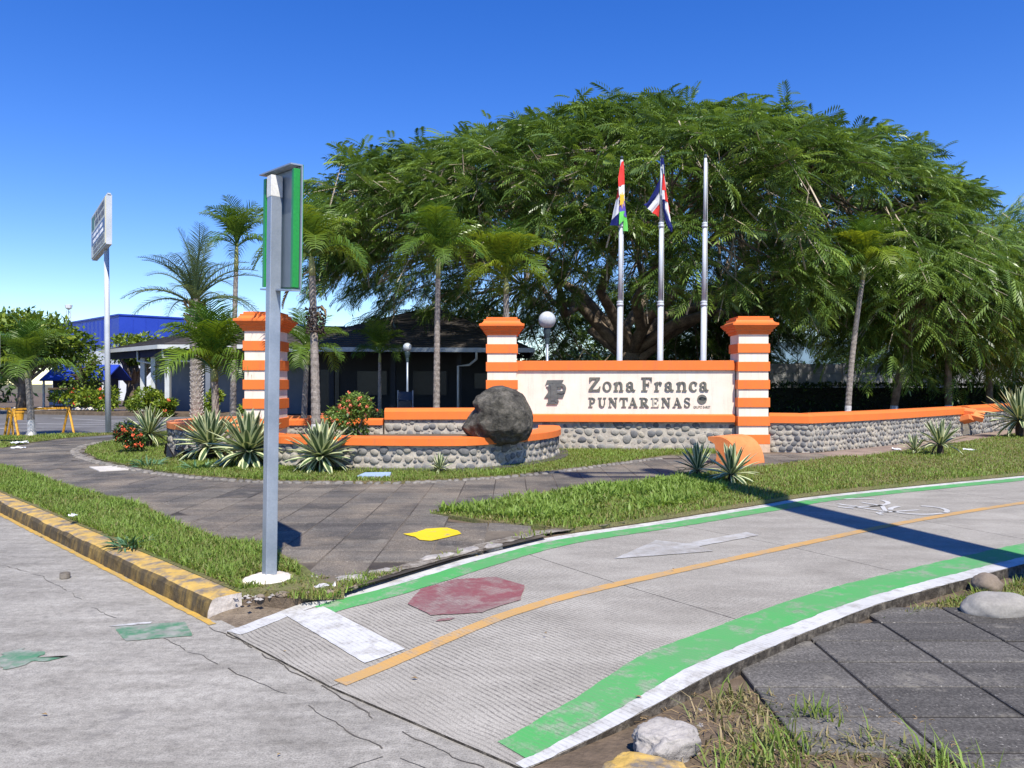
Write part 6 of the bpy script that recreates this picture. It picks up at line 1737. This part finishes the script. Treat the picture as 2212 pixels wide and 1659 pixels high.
def leafy_tree(name, label, x, y, h, rx, n, seed, mat, zmin=1.6, size=0.30, tint=(0.5, 0.25), trunk=0.22):
    t = thing(name, label, 'tree', (x, y, 0.05), 0, 'broadleaf trees round the parking lot')
    v, f, a = leaf_blob(n, (0, 0, (h + zmin) / 2), (rx, rx, (h - zmin) / 2), size, seed, tint=tint, lumps=16, lumpr=0.42)
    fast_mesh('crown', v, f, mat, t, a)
    b = MB(); rr = random.Random(seed)
    b.tube([(0, 0, -0.05), (0.1, 0, 1.0), (0.0, 0.1, 2.0), (0.1, 0, h * .7)], [trunk * 1.3, trunk, trunk * .85, 0.05], 8)
    b.build('trunk', m_wood_trunk, t, smooth=True)
    b = MB()
    for k in range(8):
        a_ = rr.uniform(0, 6.28); e = Vector((math.cos(a_) * rx * .7, math.sin(a_) * rx * .7, rr.uniform(.5, .85) * h)); b.tube([(0, 0, 1.4), tuple(e * .5 + Vector((0, 0, 1.0))), tuple(e)], [trunk * .5, trunk * .3, 0.03], 6)
    b.build('limb', m_wood_trunk, t)['kind'] = 'stuff'
    return t
leafy_tree('broadleaf_tree', 'bushy yellow green tree behind the short palm at the far left', -24.6, 38.5, 5.2, 3.3, 6500, 101, m_shrub_leaf, tint=(0.42, 0.25))
leafy_tree('broadleaf_tree', 'darker tall tree at the left edge behind the bushy one', -30.5, 44.5, 6.6, 3.8, 5200, 102, m_tree_leaf, size=0.36, tint=(0.55, 0.2))
leafy_tree('broadleaf_tree', 'pruned tree with thick gnarled trunk between warehouse and gate house', -25.6, 52.0, 5.0, 2.6, 2300, 103, m_shrub_leaf, zmin=3.0, trunk=0.55)
leafy_tree('broadleaf_tree', 'small leafy tree with bare trunk before the white warehouse wall', -25.5, 45.5, 3.6, 1.4, 1400, 104, m_shrub_leaf, zmin=1.0, size=0.22, trunk=0.3)
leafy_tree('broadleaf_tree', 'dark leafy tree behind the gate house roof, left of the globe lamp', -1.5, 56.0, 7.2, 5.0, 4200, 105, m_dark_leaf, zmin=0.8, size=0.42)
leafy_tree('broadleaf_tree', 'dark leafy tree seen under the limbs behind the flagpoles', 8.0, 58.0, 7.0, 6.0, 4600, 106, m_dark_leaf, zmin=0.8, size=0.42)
# far belt of greenery that closes the view behind everything
v1 = []
for k, (x, y, rx, h) in enumerate([(-48, 62, 9, 4.0), (-12, 70, 11, 4.2), (4, 76, 12, 4.5), (22, 80, 13, 4.4), (40, 74, 13, 5), (58, 66, 13, 6), (-62, 66, 10, 5)]):
    v1.append(leaf_blob(3200, (x, y, h * .45), (rx, 2.5, h * .55), 0.62, 110 + k, tint=(0.45, 0.25), lumps=18, lumpr=0.45))
vv, ff, aa, o_ = [], [], [], 0
for v, f, a in v1: vv.append(v); ff.append(f + o_); aa.append(a); o_ += len(v)
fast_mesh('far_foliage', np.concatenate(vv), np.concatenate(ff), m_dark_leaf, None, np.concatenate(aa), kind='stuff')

# ------------------------------------------------------------------ grass, weeds
def grass(name, poly, dens, h, seed, mat=None, w=0.006, zb=0.142, lean=0.5, tint=(0.6, 0.2), clump=1.2, avoid=(), dmin=None, patch_scale=0.9, thin=-0.45, hvar=0.45, fall=0.0, zf=None):
    """tapered, bent blades over a polygon; density and height vary in patches"""
    r_ = np.random.default_rng(seed)
    xs = [p[0] for p in poly]; ys = [p[1] for p in poly]
    A = (max(xs) - min(xs)) * (max(ys) - min(ys))
    n = int(A * dens)
    x = r_.uniform(min(xs), max(xs), n); y = r_.uniform(min(ys), max(ys), n)
    if fall:                                                # thinner with distance
        k = r_.random(n) < np.minimum(1, (fall / np.maximum(np.hypot(x, y), .1)) ** 1.6); x, y = x[k], y[k]
    k = in_poly(x, y, poly)
    for a in avoid: k &= ~in_poly(x, y, a)
    x, y = x[k], y[k]
    k = np.abs(x) / np.maximum(y, .1) < 0.72                # nothing outside what the photo shows
    x, y = x[k], y[k]
    nz = np.array([noise.noise((a * patch_scale, b * patch_scale, seed)) + 0.5 * noise.noise((a * patch_scale * 3.1, b * patch_scale * 3.1, seed + 5)) for a, b in zip(x, y)])
    k = nz > thin + r_.uniform(-.15, .15, len(nz)); x, y, nz = x[k], y[k], nz[k]
    n = len(x)
    z = np.full(n, zb) if zf is None else np.array([zf(a, b) for a, b in zip(x, y)])
    H = h * (1 + hvar * nz * clump) * r_.uniform(0.55, 1.3, n)
    H = np.maximum(H, h * .25)
    az = r_.uniform(0, 2 * PI, n); l = lean * r_.uniform(0.2, 1.5, n)
    dx, dy = np.cos(az), np.sin(az)
    W = w * r_.uniform(0.7, 1.4, n)
    sa = az + PI / 2 + r_.normal(0, .5, n); sx, sy = np.cos(sa) * W, np.sin(sa) * W
    V = np.zeros((n, 5, 3))
    m1 = 0.55
    V[:, 0] = np.stack([x - sx, y - sy, z - 0.01], 1); V[:, 1] = np.stack([x + sx, y + sy, z - 0.01], 1)
    V[:, 2] = np.stack([x + dx * l * H * .35 + sx * .8, y + dy * l * H * .35 + sy * .8, z + H * m1 * np.sqrt(np.maximum(1 - (l * .35) ** 2, .2))], 1)
    V[:, 3] = np.stack([x + dx * l * H * .35 - sx * .8, y + dy * l * H * .35 - sy * .8, z + H * m1 * np.sqrt(np.maximum(1 - (l * .35) ** 2, .2))], 1)
    V[:, 4] = np.stack([x + dx * l * H, y + dy * l * H, z + H * np.sqrt(np.maximum(1 - (l * .75) ** 2, .12))], 1)
    b = (np.arange(n) * 5)[:, None]
    F = np.concatenate([b + np.array([[0, 1, 2]]), b + np.array([[0, 2, 3]]), b + np.array([[3, 2, 4]])])
    tn = np.clip(r_.normal(tint[0], tint[1], n) + 0.25 * nz, 0, 1)
    fast_mesh(name, V.reshape(-1, 3), F, mat or m_grass, None, np.repeat(tn, 5), kind='stuff')

soil_end = [(-1.95, 5.42), (-1.4, 5.25), (-0.95, 5.85), (-1.25, 5.62), (-1.55, 5.55)]
verge_in = [(-1.62, 5.62), (-1.62, 5.9), (-1.72, 6.14), (-2.25, 6.91), (-2.76, 7.19), (-3.6, 8.10), (-4.36, 9.12), (-5.96, 10.57), (-7.8, 12.45), (-9.45, 14.12), (-11.2, 16.2), (-12.5, 17.2), (-12.9, 16.42), (-1.93, 5.46)]
post_foot = [(-2.05, 5.72), (-1.95, 5.95), (-1.68, 5.95), (-1.56, 5.75), (-1.7, 5.55), (-1.95, 5.56)]
grass('grass', verge_in, 7000, 0.072, 1, w=0.0055, lean=0.95, tint=(0.62, 0.24), avoid=[post_foot], fall=6.5, thin=-0.75)
grass('grass', [(-1.95, 5.42), (-1.3, 5.35), (-0.85, 6.1), (-1.3, 5.85), (-1.62, 5.95), (-1.95, 5.6)], 4500, 0.055, 2, w=0.0045, lean=1.0, tint=(0.42, 0.32), avoid=[post_foot], zb=0.11, thin=-0.25, patch_scale=4)
tall = [(-0.85, 8.74), (-0.45, 9.05), (0.1, 9.75), (0.85, 10.5), (2.28, 11.5), (2.7, 12.1), (3.2, 11.6), (2.9, 10.4), (2.1, 9.3), (1.2, 8.6), (0.6, 8.2), (0.0, 8.25)]
grass('grass', tall, 1800, 0.105, 3, w=0.014, lean=0.95, tint=(0.72, 0.16), thin=-0.35, patch_scale=1.3)
grass('grass', tri_poly, 1900, 0.055, 4, w=0.0065, lean=0.9, tint=(0.48, 0.26), fall=9.0, thin=-0.9, patch_scale=0.6)
walls_av = [[tuple(p) for p in planter_path] + [(0.95, 17.2), (-4.9, 17.2)], [(-4.7, 13.9), (-4.7, 17.4), (-9.5, 22), (-8.3, 18.6), (-7.5, 17), (-6.5, 16.2), (-5.5, 15.9)]]
grass('grass', garden_poly, 2100, 0.06, 5, w=0.0065, lean=0.85, tint=(0.58, 0.22), avoid=walls_av + [[(-2.45, 11.9), (-2.4, 12.55), (-1.95, 12.6), (-1.88, 12.0)]], fall=12.5, thin=-0.9, patch_scale=0.7)
grass('grass', strip_poly, 900, 0.06, 6, w=0.009, lean=0.8, tint=(0.5, 0.25), fall=19, thin=-0.8)
# near right corner: sparse, partly dry tufts on bare soil
corner = [(0.52, 2.75), (1.0, 3.82), (1.18, 3.98), (1.38, 3.80), (1.62, 3.52), (1.95, 3.02), (2.3, 2.6), (1.2, 2.4)]
grass('grass', corner, 1800, 0.065, 7, mat=m_dry_grass, w=0.0045, lean=1.0, tint=(0.45, 0.36), zb=0.0, thin=-0.10, patch_scale=3.2, clump=1.6)
grass('grass', corner, 900, 0.13, 8, mat=m_grass, w=0.0042, lean=0.75, tint=(0.6, 0.25), zb=0.0, thin=0.12, patch_scale=2.6, clump=1.4)
grass('grass', [(0.55, 3.28), (1.02, 3.88), (1.22, 4.06), (1.08, 3.70), (0.72, 3.18)], 900, 0.10, 9, mat=m_dry_grass, w=0.0035, lean=0.9, tint=(0.25, 0.3), zb=0.0, thin=-0.2, patch_scale=5)
rgrass = [(2.42, 5.14), (2.95, 5.48), (3.3, 5.68), (3.9, 6.06), (5.2, 6.85), (9, 9.1), (9, 6), (5.0, 5.1), (3.9, 5.32), (3.0, 5.34)]
grass('grass', rgrass, 3200, 0.085, 10, mat=m_grass, w=0.0052, lean=0.85, tint=(0.46, 0.25), zb=-0.01, thin=-0.55, patch_scale=1.6, fall=6.5)
grass('grass', rgrass, 900, 0.07, 11, mat=m_dry_grass, w=0.005, lean=1.1, tint=(0.3, 0.3), zb=-0.01, thin=-0.2, patch_scale=2.2, fall=6.5)
# blades in the joint between lane and sidewalk
grass('grass', [(-0.9, 5.95), (-0.45, 6.62), (0.3, 7.5), (0.9, 8.0), (0.82, 8.08), (0.2, 7.62), (-0.55, 6.68)], 500, 0.05, 12, w=0.006, lean=0.8, tint=(0.5, 0.25), zb=0.12, thin=0.12, patch_scale=3)
def weed(x, y, r, n, label, seed, zb=0.142):
    r_ = np.random.default_rng(seed)
    az = r_.uniform(0, 2 * PI, n); rr = r * np.sqrt(r_.random(n)) * .6
    p = np.stack([rr * np.cos(az), rr * np.sin(az), np.zeros(n)], 1)
    d = np.stack([np.cos(az), np.sin(az), r_.uniform(.1, .9, n)], 1) + r_.normal(0, .3, (n, 3)); d[:, 2] = np.abs(d[:, 2])
    bv = np.array([(0, -.05, 0), (0, .05, 0), (.5, .06, .05), (.5, -.06, .05), (1, 0, -.18)]); bf = np.array([(0, 1, 2, 3), (3, 2, 4, 4)])[:, :4]
    v, f = replicate(bv, np.array([(0, 1, 2), (0, 2, 3), (3, 2, 4)]), frames(d, np.tile([0, 0, 1.0], (n, 1)), r_.normal(0, .4, n)), p, r * r_.uniform(.35, .8, n))
    o = fast_mesh('weed_tuft', v, f, m_weed, None, np.repeat(np.clip(r_.normal(.5, .3, n), 0, 1), 5))
    o.location = (x, y, zb); tag(o, label, 'weed')
weed(-3.45, 6.95, 0.24, 90, 'blue green weed tuft lapping over the yellow kerb', 1)
weed(-6.5, 13.75, 0.34, 90, 'blue green weed tuft on the lawn by the pale slab', 2)
weed(-5.35, 13.2, 0.34, 90, 'blue green weed tuft below the largest agave', 3)
weed(0.95, 8.12, 0.10, 40, 'small leafy weed at the far lane edge by the paving corner', 4, 0.12)

# soil mounds in the near corner, rubble
def rock(name, label, cat, loc, dims, seed, mat, rotz=0.0, amp=0.22, sub=4, flat=0.0, freq=1.4):
    bm = bmesh.new(); bmesh.ops.create_icosphere(bm, subdivisions=sub, radius=1.0); s_ = Vector((seed * 3.7, seed * 1.3, seed))
    for v in bm.verts:
        p = v.co.copy()
        if flat:
            p = Vector([math.copysign(abs(c) ** (1 - flat), c) for c in p]); p = p / max(1.0, max(abs(p.x), abs(p.y), abs(p.z)) ** .5)
        v.co = p * (1 + amp * noise.noise(v.co * freq + s_) + amp * .3 * noise.noise(v.co * 5 + s_) + amp * .12 * noise.noise(v.co * 14 + s_))
    me = bpy.data.meshes.new(name); bm.to_mesh(me); bm.free(); me.materials.append(mat); me.polygons.foreach_set('use_smooth', [True] * len(me.polygons))
    o = link(name, me, None, loc, (0, 0, rotz), dims); return tag(o, label, cat)
m_rock = M('pale_river_rock', (0.36, 0.34, 0.30), (0.25, 0.235, 0.21), scale=4, bump=0.35, bscale=60)
m_rock2 = M('brown_rock', (0.25, 0.20, 0.15), (0.17, 0.135, 0.10), scale=6, bump=0.4, bscale=50)
m_rubble = M('broken_concrete', (0.42, 0.39, 0.35), (0.24, 0.22, 0.20), scale=6, bump=0.8, bscale=40, bdist=0.012)
rock('rock', 'large smooth grey rock in the grass at the right edge', 'rock', (3.33, 5.28, 0.06), (0.24, 0.15, 0.115), 1, m_rock, 0.1, 0.12)
rock('rock', 'smaller brown rock behind the large smooth grey one', 'rock', (3.62, 5.86, 0.07), (0.11, 0.10, 0.085), 2, m_rock2, 0.5, 0.15)
rock('concrete_rubble', 'pale angular chunk of broken concrete in the dry grass', 'rubble', (0.66, 3.30, 0.045), (0.155, 0.10, 0.085), 3, m_rubble, 0.55, 0.30, 5, 0.35, 1.8)
rock('kerb_rubble', 'broken yellow painted kerb end at the bottom edge of the view', 'rubble', (0.52, 2.98, 0.04), (0.165, 0.12, 0.095), 4, m_kerb_top, -0.3, 0.20, 5, 0.35)
rock('soil_mound', None, None, (1.25, 3.15, -0.06), (0.55, 0.42, 0.085), 6, m_soil, 0.3, 0.3, 5)['kind'] = 'structure'
rr_ = random.Random(21)
b = MB()
def chip(x, y, z, s_):
    q = [Vector((rr_.gauss(0, 1), rr_.gauss(0, 1), rr_.gauss(0, .5))).normalized() * s_ * rr_.uniform(.6, 1.2) for _ in range(4)]
    c = Vector((x, y, z)); b.add([c + Vector((s_, 0, 0)) + q[0] * .3, c + Vector((0, s_, 0)) + q[1] * .3, c + Vector((-s_, 0, 0)) + q[2] * .3, c + Vector((0, -s_, 0)) + q[3] * .3, c + Vector((0, 0, s_ * .6)), c - Vector((0, 0, s_ * .5))],
          [(0, 1, 4), (1, 2, 4), (2, 3, 4), (3, 0, 4), (1, 0, 5), (2, 1, 5), (3, 2, 5), (0, 3, 5)])
for k in range(420):
    u = rr_.random()
    if u < .45:
        t = rr_.random(); x, y = -1.9 + 1.0 * t + rr_.gauss(0, .06), 5.36 + .45 * t + rr_.gauss(0, .09); z = .105
        if aL.p[np.argmin(np.hypot(aL.p[:, 0] - x, aL.p[:, 1] - y))][1] > y - .03: continue
    elif u < .8: x, y, z = rr_.uniform(.55, 2.0), rr_.uniform(2.7, 3.8), 0.0
    else:
        s_ = rr_.uniform(0.6, 2.6); q = aL.at(s_); x, y, z = q[0] - rr_.uniform(.02, .10), q[1] + rr_.uniform(.02, .08), .115
    chip(x, y, z + .003, rr_.choice((.006, .009, .012, .016, .022)))
b.build('rubble_chips', m_rubble)['kind'] = 'stuff'
b = MB()
for k in range(330):
    a = rr_.uniform(0, 6.28); x, y = rr_.uniform(.55, 2.0), rr_.uniform(2.65, 3.9)
    l = rr_.uniform(.04, .13); d = Vector((math.cos(a), math.sin(a), rr_.uniform(-.02, .06))) * l
    b.tube([(x, y, .025), (x + d.x * .5, y + d.y * .5, .035 + abs(d.z)), (x + d.x, y + d.y, .02)], [.002, .0017, .001], 3, cap=False)
b.build('straw', m_frond_dry, fix=False)['kind'] = 'stuff'
# broken mortar edge of the paving beside the lane
for k, (x, y, sx, sy, rz) in enumerate(((-0.62, 6.55, .20, .05, .75), (-1.02, 6.02, .10, .06, .5), (-0.38, 6.82, .13, .06, .9), (-1.22, 5.82, .12, .07, .2), (-0.17, 6.98, .10, .045, .8))):
    rock('mortar_lump', None, None, (x, y, .115), (sx, sy, .035), 30 + k, m_rubble, rz, .3, 4, .2)['kind'] = 'structure'
for k, (x, y, s_) in enumerate(((-1.62, 5.42, .05), (-1.45, 5.45, .035), (-1.30, 5.50, .045), (-1.76, 5.38, .03), (-1.15, 5.62, .03))):
    rock('pebble', ('largest brown pebble, midway between kerb end and lane', 'small brown pebble right of the largest one', 'brown pebble nearest the crumpled plastic bag', 'brown pebble closest to the cream kerb end', 'tiny brown pebble by the white lane edge')[k], 'stone', (x, y, .115), (s_, s_ * .7, s_ * .5), 40 + k, m_rock2, k, .15, 3)['group'] = 'pebbles by the kerb end'

# small litter
b = MB(); b.lathe([(0.036, 0.0), (0.040, 0.004), (0.040, 0.044), (0.036, 0.045), (0.033, 0.010)], n=18)
o = b.build('tin_ring', M('dusty_tin', (0.30, 0.26, 0.21), (0.22, 0.19, 0.15), rough=0.5, bump=0, metal=0.3)); o.location = (-3.68, 6.33, 0.002); tag(o, 'dull round tin lying on the road near the kerb', 'tin')
def crumple(name, label, cat, loc, size, seed, mat, zs=0.45, n=7):
    r2 = random.Random(seed); b = MB()
    for i in range(n):
        for j in range(n):
            u, v = i / (n - 1) - .5, j / (n - 1) - .5
            b.v.append((size * (u + r2.gauss(0, .05)), size * .7 * (v + r2.gauss(0, .05)), size * zs * (abs(r2.gauss(0, .22)) + .25 * max(0, .5 - math.hypot(u, v)))))
    for i in range(n - 1):
        for j in range(n - 1): b.f.append((i * n + j, (i + 1) * n + j, (i + 1) * n + j + 1, i * n + j + 1)); b.m.append(0)
    o = b.build(name, mat, fix=False); o.location = loc; o.rotation_euler = (0, 0, r2.uniform(0, 6)); return tag(o, label, cat)
m_bag, _n, _o = new_mat('clear_plastic'); g = NG(_n)
_p1 = g.node('ShaderNodeBsdfPrincipled'); _p1.inputs['Base Color'].default_value = (.72, .70, .74, 1); _p1.inputs['Roughness'].default_value = .25
_t1 = g.node('ShaderNodeBsdfTransparent'); _mx = g.node('ShaderNodeMixShader'); _mx.inputs[0].default_value = .55
g.L(_t1.outputs[0], _mx.inputs[1]); g.L(_p1.outputs[0], _mx.inputs[2]); g.L(_mx.outputs[0], _o.inputs['Surface'])
crumple('plastic_bag', 'crumpled clear plastic bag on the soil right of the sign post', 'bag', (-1.36, 5.56, .125), .15, 1, m_bag, .6)
crumple('paper_scrap', 'white paper scrap left of the crumpled plastic bag', 'litter', (-1.50, 5.83, .13), .05, 2, m_sticker)
crumple('paper_scrap', 'crumpled pale blue wrapper by the yellow kerb rubble', 'litter', (0.30, 3.05, .03), .085, 3, M('blue_wrapper', (.62, .70, .78), (.40, .50, .62), bump=0), .8)
crumple('paper_scrap', 'white scrap half hidden in the kerbside grass', 'litter', (-4.6, 8.05, .22), .10, 4, m_sticker)
crumple('paper_scrap', 'pale scrap on the grass strip by the barriers', 'litter', (-11.9, 18.6, .17), .32, 5, m_sticker, .3)
crumple('paper_scrap', 'white scrap lying on the left pavement bend', 'litter', (-11.3, 17.6, .135), .3, 6, m_sticker, .2)
crumple('paper_scrap', 'white scrap on the right lawn', 'litter', (10.0, 16.8, .16), .22, 7, m_sticker, .3)
crumple('paper_scrap', 'white scrap at the foot of the long stone wall', 'litter', (8.6, 17.2, .14), .25, 8, m_sticker, .25)
crumple('refuse_bag', 'black plastic refuse bag behind the hidden agave', 'bag', (-6.6, 15.3, .16), .5, 9, m_black, 1.0, 9)
LEAF_AT = ('on the wide green band near the bottom of the view', 'on the road beside the lane end crack', 'in the near lane just past the ochre line start', 'on the bare road at the lower left', 'on the paving by the broken mortar edge', 'in the near lane between the ochre line and green band', 'in the near lane under the arrow', 'on the road by the far part of the kerb', 'on the road near the bottom edge')
for k, (x, y, z) in enumerate(((0.62, 3.76, lane_z(.62, 3.76)), (-1.35, 4.57, 0.0), (-0.52, 4.1, lane_z(-.52, 4.1)), (-2.25, 3.7, 0.0), (-0.30, 6.50, .137), (0.2, 4.6, .1), (1.3, 6.2, .1), (-4.9, 8.0, 0.0), (-1.0, 3.3, 0.0))):
    b = MB(); s_ = rr_.uniform(.012, .024); b.add([(-s_, 0, .004), (0, -s_ * .5, .010), (s_, 0, .006), (0, s_ * .5, .012)], [(0, 1, 2), (0, 2, 3)])
    o = b.build('fallen_leaf', m_frond_dry, fix=False); o.location = (x, y, z + .006); o.rotation_euler = (0, 0, rr_.uniform(0, 6)); tag(o, 'dry fallen leaf ' + LEAF_AT[k], 'leaf', 'dry leaves scattered on the concrete')
